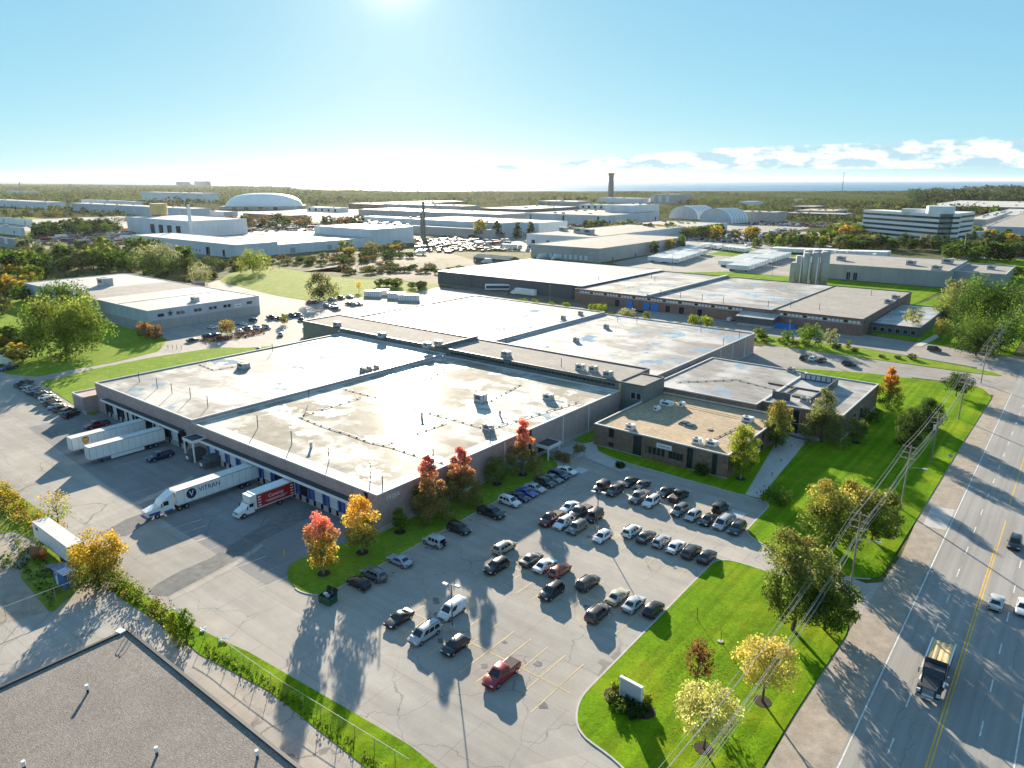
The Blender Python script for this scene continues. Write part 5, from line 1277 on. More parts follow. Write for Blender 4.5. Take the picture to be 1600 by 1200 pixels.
# dump truck on the road
def dump_truck():
    c = (-6.65,92.29)
    t = thing('dump_truck', 'black dump truck with chrome nose and a tan tarpaulin over its load', 'dump truck', (c[0], c[1]-4.6, .05), 0)
    mb = MB(); mb.loft([[(-.85, 0, .7), (.85, 0, .7), (.8, 0, 1.8), (-.8, 0, 1.8)], [(-.95, 2.2, .7), (.95, 2.2, .7), (.9, 2.2, 2.05), (-.9, 2.2, 2.05)]]); mb.build('bonnet', 'coping_dark', t)
    for s in (-1, 1):
        mb = MB(); n = 8; mb.loft([[(s*.85+dx, 1.0+math.cos(math.pi*i/n)*.85, .75+math.sin(math.pi*i/n)*.6) for i in range(n+1)] for dx in ((0, .45) if s > 0 else (-.45, 0))], 0, False, False); mb.build('mudguard', 'coping_dark', t)
        MB().box(s*1.05-.2, s*1.05+.2, .0, .25, .95, 1.3).build('headlight', 'headlight_lens', t)
        MB().box(s*1.55-.08, s*1.55+.08, 2.4, 2.6, 1.9, 2.6).build('mirror', 'chrome', t)
        MB().tube((s*1.2, 3.75, .8), (s*1.2, 3.75, 3.6), .09, .09, 8).build('exhaust_stack', 'chrome', t)
        MB().tube((s*1.1, 2.4, .8), (s*1.1, 3.6, .8), .32, .32, 10).build('fuel_tank', 'chrome', t)
        MB().box(s*1.15-.03, s*1.15+.03, 2.5, 3.4, 2.0, 2.7).build('side_window', 'car_glass', t)
    mb = MB(); mb.loft([[(-1.15, 2.2, .7), (1.15, 2.2, .7), (1.12, 2.25, 2.0), (-1.12, 2.25, 2.0)], [(-1.15, 2.6, .7), (1.15, 2.6, .7), (1.1, 2.7, 2.85), (-1.1, 2.7, 2.85)], [(-1.15, 3.6, .7), (1.15, 3.6, .7), (1.1, 3.6, 2.95), (-1.1, 3.6, 2.95)]]); mb.build('cab', 'coping_dark', t)
    g = MB(); g.quad((-1.03, 2.24, 2.06), (1.03, 2.24, 2.06), (1.0, 2.62, 2.75), (-1.0, 2.62, 2.75)); g.build('windscreen', 'car_glass', t)
    MB().box(-.62, .62, -.06, 0, .75, 1.75).build('grille', 'chrome', t); MB().box(-1.25, 1.25, -.25, -.05, .4, .8).build('bumper', 'chrome', t)
    MB().box(-.5, .5, 2.5, 9.2, .7, 1.0).build('frame', 'black_rubber', t)
    a = MB(); a.box(-1.3, 1.3, 4.2, 9.4, 1.1, 1.25)
    for s in (-1, 1): a.box(s*1.27-.05, s*1.27+.05, 4.2, 9.4, 1.25, 3.0)
    a.box(-1.3, 1.3, 4.15, 4.25, 1.1, 3.3); a.box(-1.3, 1.3, 9.35, 9.45, 1.1, 2.9); a.build('tipper_body', 'coping_dark', t)
    a = MB()
    for s in (-1, 1): a.box(s*1.27-.09, s*1.27+.09, 4.2, 9.45, 3.0, 3.1)
    a.build('tipper_rim', 'chrome', t)
    n, m = 12, 6; mb = MB()
    for j in range(m+1):
        for i in range(n+1):
            x = -1.15+2.3*i/n; mb.v.append((x, 4.3+5.0*j/m, 3.0+.05*math.sin(i*1.9+j*.25)-.10*(1-abs(x)/1.15)))
    for j in range(m):
        for i in range(n): a_ = j*(n+1)+i; mb.f.append((a_, a_+1, a_+n+2, a_+n+1)); mb.mi.append(0)
    mb.build('tarpaulin', 'tan_tarp', t, True)
    wheel_set(t, [(s*1.05, y, .5) for s in (-1, 1) for y in (1.0, 6.6, 7.9)])
dump_truck()
# storage trailer standing in the weeds
def weed_trailer():
    t = thing('storage_trailer', 'weathered white storage trailer in the weeds beside the yellow tree', 'trailer', (-133.7, 37.9, .05), R(-90))
    trailer_parts(t, 0, 14.6, 1.0, 3.9, 2.5, 'white_paint', 'coping_white')
    MB().box(-1.2, 1.2, 14.6, 14.64, 1.05, 3.85).build('rear_door', 'siding_dark', t)
    wheel_set(t, [(s*1.05, y, .5) for s in (-1, 1) for y in (10.6, 11.9)])
    s = MB().box(1.27, 1.29, 1.4, 2.3, 2.9, 3.4).build('side_mark', 'navy_print', t)
weed_trailer()
# simple lorries and trailers farther away
def far_truck(p, rz, label, L=8.0, group='lorries and trailers farther off', cab=True, side=None):
    t = thing('delivery_truck' if cab else 'parked_trailer', label, 'truck' if cab else 'trailer', (*p, .05), rz, group)
    MB().box(-1.25, 1.25, 0, L, 1.0, 3.9).build('cargo_box', 'white_paint', t)
    if side: MB().box(1.252, 1.27, .6, L-.6, 1.6, 3.2).build('side_print', side, t)
    if cab:
        mb = MB(); mb.loft([[(-1.1, -3.0, .6), (1.1, -3.0, .6), (1.0, -2.9, 1.5), (-1.0, -2.9, 1.5)], [(-1.15, -1.9, .6), (1.15, -1.9, .6), (1.05, -1.5, 2.6), (-1.05, -1.5, 2.6)], [(-1.15, -.2, .6), (1.15, -.2, .6), (1.05, -.2, 2.7), (-1.05, -.2, 2.7)]]); mb.build('cab', 'white_paint', t)
        g = MB(); g.quad((-.95, -2.3, 1.75), (.95, -2.3, 1.75), (.9, -1.72, 2.5), (-.9, -1.72, 2.5)); g.build('windscreen', 'car_glass', t)
    wheel_set(t, [(s*1.0, y, .5) for s in (-1, 1) for y in ((-2.0, L-2) if cab else (L-3, L-1.8))])
    return t
far_truck((-437.40,423.33), R(-60), 'white box truck on the dirt track by the white works', 7)
far_truck((-350.72,408.23), R(-70), 'white delivery truck beside the dark barn', 6)
far_truck((-261.94,304.66), R(-52), 'white trailer with dark curved print beside the dark sided shed', 14, cab=False, side='navy_print')
far_truck((-239.98,304.43), R(-90), 'plain white lorry parked beside the dark sided shed', 13)
far_truck((-337.80,458.27), R(0), 'white lorry backing onto the beige warehouse, left one', 12)
far_truck((-326.13,461.62), R(0), 'white lorry backing onto the beige warehouse, right one', 13)
far_truck((-418.82,511.62), R(-70), 'white trailer beside the white fronted wing', 14, cab=False)
far_truck((-278.84,76.77), R(200), 'white truck cut off by the left edge beside the lawn', 6)
far_truck((-236.39,167.50), R(60), 'black bodied truck beside the corner of the grey block', 5)
far_truck((-134.15,620.57), R(10), 'white van-like truck beside the street, right of the trailer row', 6)
far_truck((-250.72,661.95), R(-40), 'white lorry near the round trees, centre right', 8)
for p, w, l in (((-301.30,252.71), 9, 'white shipping container leftmost of four by the field hedge'), ((-299.89,259.55), 7, 'white shipping container second of four by the field hedge'), ((-286.75,255.96), 9, 'white shipping container third of four by the field hedge'), ((-277.86,254.97), 11, 'white shipping container rightmost of four by the field hedge')):
    t = thing('shipping_container', l, 'container', (*p, .05), R(-64), 'white containers by the field hedge')
    MB().box(0, 2.5, 0, w, 0, 3.0).build('box', 'white_paint', t); a = MB()
    for i in range(8): a.box(2.5, 2.53, w*i/8+.1, w*i/8+.3, .1, 2.9)
    a.build('corrugation', 'panel_grey', t)
# rows of white trailers in the yard, upper right
trl = thing('parked_trailer', 'white trailer in a long row in the trailer yard', 'trailer', (-260, 460, .05), 0, 'white trailers standing in rows in the trailer yard')
MB().box(-1.3, 1.3, 0, 15.5, 1.1, 4.1).build('cargo_box', 'white_paint', trl); MB().box(-1.25, 1.25, -.03, 0, 1.2, 4.0).build('door', 'panel_white', trl)
MB().box(-.9, .9, 10.5, 13.5, 0.05, 1.0).build('axle_group', 'black_rubber', trl); MB().box(-.8, .8, 2, 2.3, .05, 1.1).build('landing_leg', 'black_rubber', trl)
first = True
def trailers(p0, p1, n, rz, colr=None):
    global first
    a = Vector(p0); b = Vector(p1)
    for i in range(n):
        q = a.lerp(b, i/max(1, n-1))
        if random.random() < .06: continue
        q = (q.x+random.uniform(-.1, .1), q.y+random.uniform(-.5, .5))
        if first: trl.location = (*q, .05); trl.rotation_euler = (0, 0, rz); first = False
        else: dup(trl, (*q, .05), rz, 'white trailer in a long row in the trailer yard', 'white trailers standing in rows in the trailer yard')
trailers((-237.28,493.31), (-250.19,572.53), 15, R(90)); trailers((-247.76,495.71), (-271.37,613.37), 15, R(90))
trailers((-179.77,480.87), (-188.04,589.80), 18, R(90)); trailers((-193.53,492.97), (-202.92,603.54), 16, R(90))
trailers((-278.85,623.18), (-231.56,601.06), 12, R(0)); trailers((-214.58,621.61), (-182.00,626.88), 14, R(0)); trailers((-179.10,629.19), (-168.08,631.30), 6, R(0)); trailers((-163.34,628.52), (-130.91,641.57), 16, R(0))
# far-off cars: one small shape shared by all
def far_car_mesh():
    mb = MB(); mb.box(-.9, .9, -2.3, 2.3, .3, .95, 0); mb.loft([[(-.85, -1.9, .95), (.85, -1.9, .95), (.85, 1.1, .95), (-.85, 1.1, .95)], [(-.65, -1.3, 1.5), (.65, -1.3, 1.5), (.65, .4, 1.5), (-.65, .4, 1.5)]], 1)
    mb.box(-.62, .62, -1.25, .35, 1.5, 1.52, 0); mb.box(-.92, .92, -1.8, -1.1, 0, .5, 2); mb.box(-.92, .92, 1.1, 1.8, 0, .5, 2)
    return mb.mesh('far_car', ['car_paint', 'car_glass', 'black_rubber'])
FCM = far_car_mesh()
def far_cars(pts, rows, cols, dx, dy, label, group, fill=.8, rz=0):
    o0 = Vector(pts)
    for j in range(rows):
        for i in range(cols):
            if random.random() > fill: continue
            o = link('parked_car', FCM, None, (o0.x+i*dx+random.uniform(-.2, .2), o0.y+j*dy+random.uniform(-.4, .4), .06))
            o.rotation_euler = (0, 0, rz); o.color = (*random.choice([WHT, WHT, SLV, SLV, GRY, BLK, DGR, DBL, DRD, ICE]), 1); tag(o, label, 'car', group)
far_cars((-345, 690), 8, 16, 6, 14, 'small car in the crowded car park left of the striped office', 'cars in the far office car park', .75, R(90))
far_cars((-700, 240), 6, 20, 5, 11, 'small car in the vehicle compound left of the white works', 'cars in the compound behind the thicket', .6)
far_cars((-860, 300), 7, 16, 7, 12, 'small car in the compound in front of the white sorting hall', 'cars in the compound by the sorting hall', .55, R(90))
far_cars((-440, 505), 3, 12, 5, 14, 'small car in the yard below the white fronted wing', 'cars in the yard by the white fronted wing', .6)

# ---------------------------------------------------------------- trees and other plants
rng = np.random.default_rng(5)
def leaf_cloud(centres, radii, per, size, cols, squash=.8, seed=0):
    """leaf-sized faces scattered through clumps; returns verts, faces, per-face colours"""
    r = np.random.default_rng(seed)
    C = np.repeat(np.asarray(centres, float), per, 0); Rr = np.repeat(np.asarray(radii, float), per)
    n = len(C)
    d = r.normal(size=(n, 3)); d /= np.linalg.norm(d, axis=1, keepdims=True)
    rad = r.random(n)**(1/2.2)
    p = C+d*(rad*Rr)[:, None]*np.array([1, 1, squash])
    nrm = d*.7+r.normal(size=(n, 3))*.7; nrm /= np.linalg.norm(nrm, axis=1, keepdims=True)
    t = np.cross(nrm, r.normal(size=(n, 3))); t /= np.linalg.norm(t, axis=1, keepdims=True); b = np.cross(nrm, t)
    s = size*(.6+.8*r.random(n))
    A = t*s[:, None]; B = b*(s*.6)[:, None]
    V = np.stack([p-A, p-B*.9, p+A, p+B], 1).reshape(-1, 3)
    cols = np.asarray(cols, float)
    return p, V, r, n
def leaf_mesh(name, V, colr):
    n = len(V)//4
    me = bpy.data.meshes.new(name)
    me.vertices.add(n*4); me.vertices.foreach_set('co', V.astype(np.float32).ravel())
    me.loops.add(n*4); me.loops.foreach_set('vertex_index', np.arange(n*4, dtype=np.int32))
    me.polygons.add(n); me.polygons.foreach_set('loop_start', np.arange(0, n*4, 4, dtype=np.int32))
    try: me.polygons.foreach_set('loop_total', np.full(n, 4, dtype=np.int32))
    except Exception: pass
    me.update(calc_edges=True)
    at = me.attributes.new('tint', 'FLOAT_COLOR', 'FACE')
    at.data.foreach_set('color', np.concatenate([colr, np.ones((n, 1))], 1).astype(np.float32).ravel())
    me.materials.append(MATS['leaf']); return me
GRN = [(0.08, 0.145, 0.017), (0.123, 0.203, 0.026), (0.058, 0.109, 0.017)]
DARK = [(0.033, 0.068, 0.018), (0.053, 0.098, 0.024), (0.03, 0.053, 0.018)]
LIME = [(0.184, 0.23, 0.023), (0.253, 0.287, 0.034), (0.115, 0.172, 0.017)]
OLIV = [(0.15, 0.175, 0.05), (0.2, 0.213, 0.062), (0.1, 0.125, 0.037)]
YEL = [(0.47, 0.336, 0.045), (0.56, 0.381, 0.056), (0.336, 0.314, 0.056)]
GOLD = [(0.538, 0.302, 0.034), (0.403, 0.291, 0.034), (0.246, 0.246, 0.034)]
REDM = [(.60, .21, .18), (.52, .17, .13), (0.50, 0.19, 0.12), (0.33, 0.085, 0.07)]
ORNG = [(0.515, 0.19, 0.034), (0.47, 0.269, 0.056), (0.336, 0.134, 0.034)]
BRNZ = [(0.12, 0.042, 0.026), (0.18, 0.072, 0.036), (0.084, 0.036, 0.024)]
RUST = [(0.25, 0.125, 0.05), (0.2, 0.15, 0.05), (0.15, 0.1, 0.037)]
SILV = [(0.24, 0.252, 0.132), (0.312, 0.312, 0.18), (0.168, 0.192, 0.096)]
def crown(shape, h, r, seed, leaves, size, low, high=None, split=.55, base=.18, clumps=26, holes=.0):
    """clump centres for one crown; h height, r half width"""
    q = np.random.default_rng(seed)
    cs, rs = [], []
    z0 = h*base
    for i in range(clumps):
        f = (i+.5)/clumps
        if shape == 'cone': z = z0+(h-z0)*f**1.15*.97; w = r*(1-f)**.75*.95+.05*r; rr = r*(.42-.22*f)
        elif shape == 'oval': z = z0+(h-z0)*(.06+.90*f); w = r*math.sin(math.pi*(.12+.83*f))**.8*.78; rr = r*.36
        elif shape == 'column': z = z0+(h-z0)*f; w = r*(.75 if f < .7 else .75*(1-f)/.3+.1); rr = r*.42
        elif shape == 'willow': z = z0+(h-z0)*(.15+.8*f); w = r*(1-.5*f*f)*.8; rr = r*.30
        else: z = z0+(h-z0)*(.10+.82*f); w = r*math.sqrt(max(.02, 1-(2*(.12+.8*f)-1)**2))*.80; rr = r*.33
        a = i*2.39996+q.uniform(-.5, .5); w *= q.uniform(.55, 1.08)**.7
        cs.append((math.cos(a)*w, math.sin(a)*w, z+q.uniform(-.04, .04)*h)); rs.append(rr*q.uniform(.75, 1.25))
    for i in range(clumps//4):           # a few inside so the middle is not hollow
        a = q.uniform(0, 6.28); w = r*.3*q.random(); cs.append((math.cos(a)*w, math.sin(a)*w, z0+(h-z0)*q.uniform(.25, .8)*(.8 if shape == 'cone' else 1))); rs.append(r*.34)
    per = max(3, leaves//len(cs))
    p, V, rr, n = leaf_cloud(cs, rs, per, size, low, .85, seed)
    lowc = np.asarray(low); hic = np.asarray(high if high is not None else low)
    k = rr.integers(0, len(lowc), n); k2 = rr.integers(0, len(hic), n)
    f = np.clip((p[:, 2]/h-split)*4+rr.normal(size=n)*.5, 0, 1)
    clump_tone = np.repeat(rr.uniform(.75, 1.25, len(cs)), per)
    c = (lowc[k]*(1-f)[:, None]+hic[k2]*f[:, None])*clump_tone[:, None]*rr.uniform(.8, 1.2, n)[:, None]
    return cs, V, c
def trunk_mesh(cs, h, tr, base, bark, limbs=9, seed=0, conifer=False):
    mb = MB(); q = random.Random(seed)
    top = h*(.92 if conifer else .55); pts = [Vector((0, 0, -.1))]
    for i in range(1, 5): pts.append(Vector((q.uniform(-.02, .02)*h, q.uniform(-.02, .02)*h, top*i/4)))
    for i in range(4): mb.tube(pts[i], pts[i+1], tr*(1-.2*i), tr*(1-.2*(i+1)), 7, 0, False)
    for c in sorted(cs, key=lambda c: q.random())[:limbs]:
        c = Vector(c); s = pts[1].lerp(pts[4], min(.95, max(.05, (c.z*.55-pts[1].z)/max(.1, (top-pts[1].z)))))
        m = s.lerp(c, .55)+Vector((0, 0, -.03*h)); mb.tube(s, m, tr*.42, tr*.26, 5, 0, False); mb.tube(m, c, tr*.26, tr*.08, 5, 0, False)
    return mb.mesh('trunk', [bark])
TP = {}
def tree(name, label, cat, x, y, h, r, shape='round', low=GRN, high=None, split=.55, leaves=3000, size=.22, base=.18, bark='bark', group=None, seed=None, color=(1, 1, 1), clumps=26, bed=False, tr=None):
    seed = seed if seed is not None else int(abs(x*7+y*13)) % 9973
    t = thing(name, label, cat, (x, y, .05), 0, group)
    cs, V, c = crown(shape, h, r, seed, leaves, size, low, high, split, base, clumps)
    link('crown', leaf_mesh('crown', V, c), t).color = (1.75, 1.6, 1.6, 1) if group == gm else (1.32, 1.28, 1.2, 1)
    link('trunk', trunk_mesh(cs, h, tr or max(.07, h*.022), base, bark, 10, seed, shape == 'cone'), t)
    if bed:
        b = MB(); b.prism([(math.cos(i*.5236)*1.05, math.sin(i*.5236)*1.05) for i in range(12)], 0, .10); b.build('mulch_ring', 'mulch', t)
    return t
# --- the specimen trees near the building and lawns
gm = 'autumn maples along the warehouse wall'
tree('maple_tree', 'maple with red top and yellow skirts at the lot corner by the green skip', 'tree', -86.63,61.02,10.1,2.9, 'oval', YEL[:2]+OLIV, REDM, .62, 7140, .17, .13, 'grey_bark', gm, bed=True)
tree('maple_tree', 'yellow and orange maple in front of the brick corner with the white number', 'tree', -87.11,69.21,9.8,3.1, 'oval', OLIV+YEL[2:], YEL+ORNG[:1], .5, 7140, .17, .13, 'grey_bark', gm, bed=True)
tree('small_tree', 'small dark green tree under the brick corner', 'tree', -87.56,78.15,4.4,1.4, 'oval', GRN, GRN, .5, 2550, .16, .2, 'grey_bark', gm, bed=True)
tree('maple_tree', 'left one of two big red crowned maples against the warehouse wall', 'tree', -86.94,85.02,12.4,4.0, 'cone', OLIV+RUST[:1], REDM+REDM+RUST[:1], .56, 11050, .18, .08, 'grey_bark', gm)
tree('maple_tree', 'right one of two big red crowned maples against the warehouse wall', 'tree', -86.94,93.70,11.4,4.0, 'cone', OLIV+RUST[:1], REDM+REDM+RUST[:1], .56, 11050, .18, .08, 'grey_bark', gm)
tree('small_tree', 'round olive green tree between two red maples along the wall', 'tree', -87.56,104.83,6.0,2.6, 'round', OLIV[2:]+GRN, OLIV, .6, 4420, .17, .12, 'grey_bark', gm, bed=True)
tree('maple_tree', 'red and bronze maple nearest the white entrance canopy', 'tree', -86.42,112.11,12.4,3.4, 'cone', OLIV+RUST[:1], REDM+ORNG[:1], .5, 8840, .18, .08, 'grey_bark', gm, bed=True)
tree('ash_tree', 'bright yellow green tree at the corner of the brown office', 'tree', -49.61,138.41,11.5,3.5, 'oval', LIME, LIME+YEL[2:], .6, 6800, .18, .16, 'grey_bark', bed=True)
tree('maple_tree', 'green tree turning orange on one side behind the brown office', 'tree', -50.25,161.20,11.2,3.6, 'oval', GRN+OLIV, OLIV+ORNG[1:2], .5, 7650, .17, .1)
tree('linden_tree', 'large pale green tree before the glass entrance of the front wing', 'tree', -43.03,171.29,12.8,5.4, 'cone', OLIV, OLIV+SILV, .5, 10200, .18, .07)
tree('small_tree', 'small olive tree at the corner of the front wing', 'tree', -36.64,176.38,5.9,2.7, 'round', OLIV, OLIV, .5, 3060, .17, .1, bed=True)
tree('maple_tree', 'tall orange topped maple behind the end wall of the front wing', 'tree', -36.82,209.07,11.8,3.5, 'cone', GRN+DARK[:1], ORNG+ORNG, .42, 7140, .18, .08)
tree('spruce_tree', 'dark spruce on the lawn, nearer and greyer of the pair', 'tree', -26.16,179.35,9.6,3.7, 'oval', DARK+OLIV[2:], DARK+OLIV[2:], .5, 7650, .17, .03, seed=4)
tree('spruce_tree', 'dark spruce on the lawn, farther of the pair', 'tree', -25.12,194.74,8.6,3.8, 'oval', DARK, DARK, .5, 7650, .17, .03, seed=5)
tree('pine_tree', 'small dark leaning pine by the utility poles near the driveway mouth', 'tree', -24.12,234.49,6.8,4.3, 'round', DARK, DARK, .5, 4080, .18, .22)
tree('maple_tree', 'wide maple with peach coloured top in the shade of the power lines', 'tree', -26.07,120.08,12.2,5.8, 'round', OLIV+GRN, ORNG[1:2]+YEL[2:]+OLIV, .55, 12750, .2, .10)
tree('maple_tree', 'olive maple joined to the peach topped one, nearer the road', 'tree', -21.69,126.74,9.6,4.6, 'round', OLIV+GRN, OLIV+YEL[2:], .6, 8840, .2, .10)
tree('maple_tree', 'largest olive maple beside the driveway under the power lines', 'tree', -23.86,92.10,14.6,5.2, 'round', OLIV+GRN, OLIV+RUST[1:2], .6, 14450, .19, .10)
tree('maple_tree', 'lower green maple overlapping the largest one, at the driveway edge', 'tree', -20.40,94.85,9.4,4.0, 'round', GRN+OLIV[2:], OLIV, .6, 9350, .19, .08)
tree('young_tree', 'young dark purple tree in a round mulch bed on the lawn', 'tree', -28.90,72.45,6.7,2.0, 'oval', BRNZ, BRNZ, .5, 900, .16, .32, 'bark', None, bed=True)
tree('locust_tree', 'yellow locust tree on the lawn, farther from the sign', 'tree', -21.94,75.41,8.2,4.0, 'round', [(.46, .38, .10), (.52, .40, .11), (.36, .36, .10)], None, .5, 4420, .17, .40, 'bark', 'yellow locust trees on the lawn', bed=True)
tree('locust_tree', 'paler yellow locust tree nearest the bottom edge', 'tree', -24.31,64.12,6.8,3.9, 'round', [(.40, .40, .13), (.48, .42, .15), (.34, .38, .14)], None, .5, 4080, .17, .45, 'bark', 'yellow locust trees on the lawn', bed=True)
# far-left foreground
tree('yellow_tree', 'golden yellow tree at the corner of the weedy strip', 'tree', -110.29,37.39,8.1,4.5, 'round', OLIV+GRN[:1], GOLD, .35, 8840, .17, .04)
tree('small_tree', 'thin pinkish yellow tree beyond the storage trailer', 'tree', -138.43,42.02,6.3,2.8, 'round', LIME, YEL[2:]+[(.36, .20, .12)], .5, 900, .16, .15)
for i, (a, l, lo) in enumerate((((-86.34,38.46,4.8,1.4), 'dark green bush in the fence strip by the gravel roof', GRN), ((-88.57,38.12,4.0,1.2), 'lighter green bush left of the dark one in the fence strip', LIME))):
    tree('bush', l, 'bush', *a, 'column', lo, lo, .5, 1600, .15, .0, seed=30+i)
# left building surroundings
gl = 'trees around the pale panel warehouse'
tree('maple_tree', 'big sunlit green tree in front of the pale panel warehouse', 'tree', -277.41,96.50,20.4,14.9, 'round', GRN+OLIV[2:], LIME+OLIV, .6, 13000, .42, .05, group=gl)
tree('oak_tree', 'dark tree rising behind the big sunlit one against the pale wall', 'tree', -343.35,120.86,17.2,11.8, 'round', DARK+GRN, GRN+DARK, .6, 6000, .42, .05, group=gl)
tree('crab_tree', 'reddish brown shrub tree at the warehouse corner, left of two', 'tree', -284.95,127.29,6.6,3.7, 'round', RUST, RUST+ORNG[2:], .5, 1000, .3, .05, group=gl)
tree('crab_tree', 'reddish brown shrub tree at the warehouse corner, right of two', 'tree', -279.48,128.64,6.1,3.3, 'round', BRNZ+RUST, RUST, .5, 1000, .3, .05, group=gl)
tree('round_tree', 'round orange brown tree in the bed outside the pale warehouse', 'tree', -265.42,150.56,6.2,3.6, 'round', RUST+OLIV, GOLD+RUST, .5, 1200, .28, .05, group=gl)
tree('small_tree', 'little round tree at the end of the brown bed', 'tree', -266.76,178.24,4.7,2.0, 'round', OLIV+RUST, OLIV, .5, 500, .3, .05, group=gl)
tree('cedar_tree', 'lone dark conical tree at the edge of the field', 'tree', -310.02,229.34,13.5,7.3, 'oval', DARK+BRNZ[:1], DARK+RUST[2:], .5, 2600, .4, .02)
tree('small_tree', 'pale bush right of the lone dark field tree', 'tree', -307.96,236.33,8.0,4.2, 'round', OLIV, OLIV, .5, 800, .35, .02)
tree('small_tree', 'tiny yellow tree at the edge of the field', 'tree', -314.98,259.35,5.7,2.2, 'round', YEL, YEL, .5, 260, .3, .3)
tree('willow_tree', 'yellow green willow on the mound above the field', 'tree', -433.95,269.51,15.1,11.8, 'round', LIME+OLIV, LIME+OLIV[:1], .4, 2600, .5, .05)
tree('shrub', 'low wide bush below the willow on the mound', 'bush', -406.86,218.18,12.7,7.4, 'round', SILV+OLIV, SILV, .5, 1500, .42, .0)
tree('willow_tree', 'large silvery willow at the right end of the thicket', 'tree', -465.52,223.39,21.0,14.3, 'round', GRN+SILV[2:], SILV, .5, 3800, .5, .0)
tree('willow_tree', 'weeping willow beside the dense big tree at the right', 'tree', -43.94,368.94,17.8,9.0, 'willow', OLIV+LIME[2:], OLIV+SILV[:1], .4, 4500, .34, .0)
tree('beech_tree', 'biggest dense green tree at the right, by the weeping willow', 'tree', -25.80,317.91,24.9,14.9, 'round', DARK+DARK, GRN+DARK, .6, 11000, .36, .05)
tree('beech_tree', 'dense green tree in front of the biggest one at the right', 'tree', -26.87,296.18,13.3,10.2, 'round', DARK+DARK, GRN+OLIV[2:], .6, 7000, .3, .06)
tree('small_tree', 'small rounded tree on the lawn by the path, right', 'tree', -40.89,317.32,8.5,4.3, 'round', GRN+OLIV, OLIV+ORNG[1:2], .6, 1500, .28, .15)
tree('birch_tree', 'pale trunked birch in front of the low annex', 'tree', -52.81,326.40,10.0,4.2, 'round', OLIV+YEL[2:], OLIV+YEL[2:], .5, 800, .3, .35, 'concrete')
tree('shrub', 'dark round shrub behind the small lawn tree, right', 'bush', -46.82,366.64,6.3,4.3, 'round', DARK, DARK, .5, 900, .3, .0)
gh = 'bushes along the hedge verge'
for a, l, lo, n in (((-77.75,276.50,7.8,5.2), 'largest green bush on the hedge verge', GRN+LIME[2:], 2200), ((-71.75,281.29,6.6,2.9), 'pale thin bush right of the largest on the hedge verge', OLIV+SILV, 700), ((-84.50,271.12,5.9,2.6), 'small bush by the wooden pole on the hedge verge', GRN, 700),
    ((-98.89,281.71,3.1,2.4), 'bush at the rear corner of the wet roofed warehouse', GRN+LIME, 600), ((-130.31,288.80,3.9,2.9), 'bright bush left of two facing the lean-to', LIME, 700), ((-123.41,287.10,4.1,3.4), 'bright bush right of two facing the lean-to', LIME, 800), ((-177.41,289.30,3.6,3.4), 'bright bush below the blue door, right one', LIME, 600), ((-180.71,286.68,3.6,2.4), 'bright bush below the blue door, left one', LIME, 500),
    ((-152.56,288.26,2.9,2.1), 'small bush by the black pickup at the brick plant', OLIV, 400), ((-160.89,285.64,3.5,4.4), 'pale low bushes beside the scrap heap', SILV, 700), ((-195.31,275.03,5.2,2.1), 'slim bush at the rear edge of the warehouse', LIME[2:], 400), ((-192.09,282.02,4.0,2.5), 'broader bush near the wooden pole behind the warehouse', LIME[2:], 400), ((-211.51,273.32,4.7,4.0), 'wide bush behind the far roof edge', LIME[2:], 600), ((-204.56,274.32,5.2,2.5), 'bush right of the wide one behind the far roof edge', LIME[2:], 400), ((-65.04,279.84,3.4,1.3), 'sapling on the hedge verge', OLIV, 250)):
    tree('bush', l, 'bush', *a, 'round', lo, lo, .5, n, .3, .0, group=gh)
# shrubs round the sign and along walls
gs = 'shrubs around the lawn sign'
for i, (px, py, w, lo) in enumerate(((962, 1078, 16, LIME), (972, 1068, 14, LIME), (956, 1092, 14, OLIV), (985, 1096, 26, DARK), (968, 1108, 24, GRN), (1003, 1108, 22, DARK), (1008, 1095, 14, LIME), (990, 1118, 20, DARK), (1000, 1084, 10, GOLD))):
    x, y, h, r = [(-36.47,65.98,1.5,0.7), (-36.39,67.52,1.5,0.6), (-35.97,64.09,1.4,0.7), (-33.86,64.94,1.1,1.2), (-34.43,63.40,1.2,1.1), (-32.27,64.85,1.2,1.0), (-32.32,66.17,1.6,0.7), (-32.62,63.50,1.1,0.9), (-33.44,66.67,1.4,0.5)][i]
    tree('shrub', ['lime shrub left of the sign', 'lime shrub behind the sign, upper left', 'olive shrub at the left end of the sign bed', 'dark shrub right under the sign face', 'green shrub at the lower left of the sign bed', 'dark shrub at the lower right of the sign', 'lime shrub at the right end of the sign bed', 'dark shrub at the front of the sign bed', 'golden shrub touching the right post of the sign'][i], 'shrub', x, y, h, r, 'round', lo, lo, .5, 420, .14, .0, group=gs)
gw = 'clipped shrubs at the office front'
for a, l in (((-72.35,128.27,1.3,1.1), 'dark clipped shrub left of the office windows'), ((-56.97,135.58,2.2,1.7), 'dark clipped shrub right of the office windows'), ((-39.91,131.55,2.9,3.5), 'wide dark clipped hedge clump on the lawn by the lot corner'), ((-53.76,163.85,5.6,2.4), 'dark shrub in the corner behind the brown office'), ((-37.66,194.71,3.4,3.1), 'dark shrubs along the end wall of the front wing')):
    tree('shrub', l, 'shrub', *a, 'round', DARK+GRN[:1], DARK+GRN[:1], .5, 1300, .16, .0, group=gw)
go = 'ornamental grasses by the entrance steps'
for a, l in (((-83.41,123.68,2.1,1.1), 'clump of tan ornamental grass left of the steps'), ((-85.61,123.86,2.0,1.0), 'clump of tan ornamental grass by the red maple'), ((-84.32,130.40,1.6,1.6), 'clump of tan ornamental grass right of the steps')):
    tree('grass_clump', l, 'grass clump', *a, 'round', [(.30, .24, .12), (.22, .19, .09)], None, .5, 700, .2, .0, group=go)

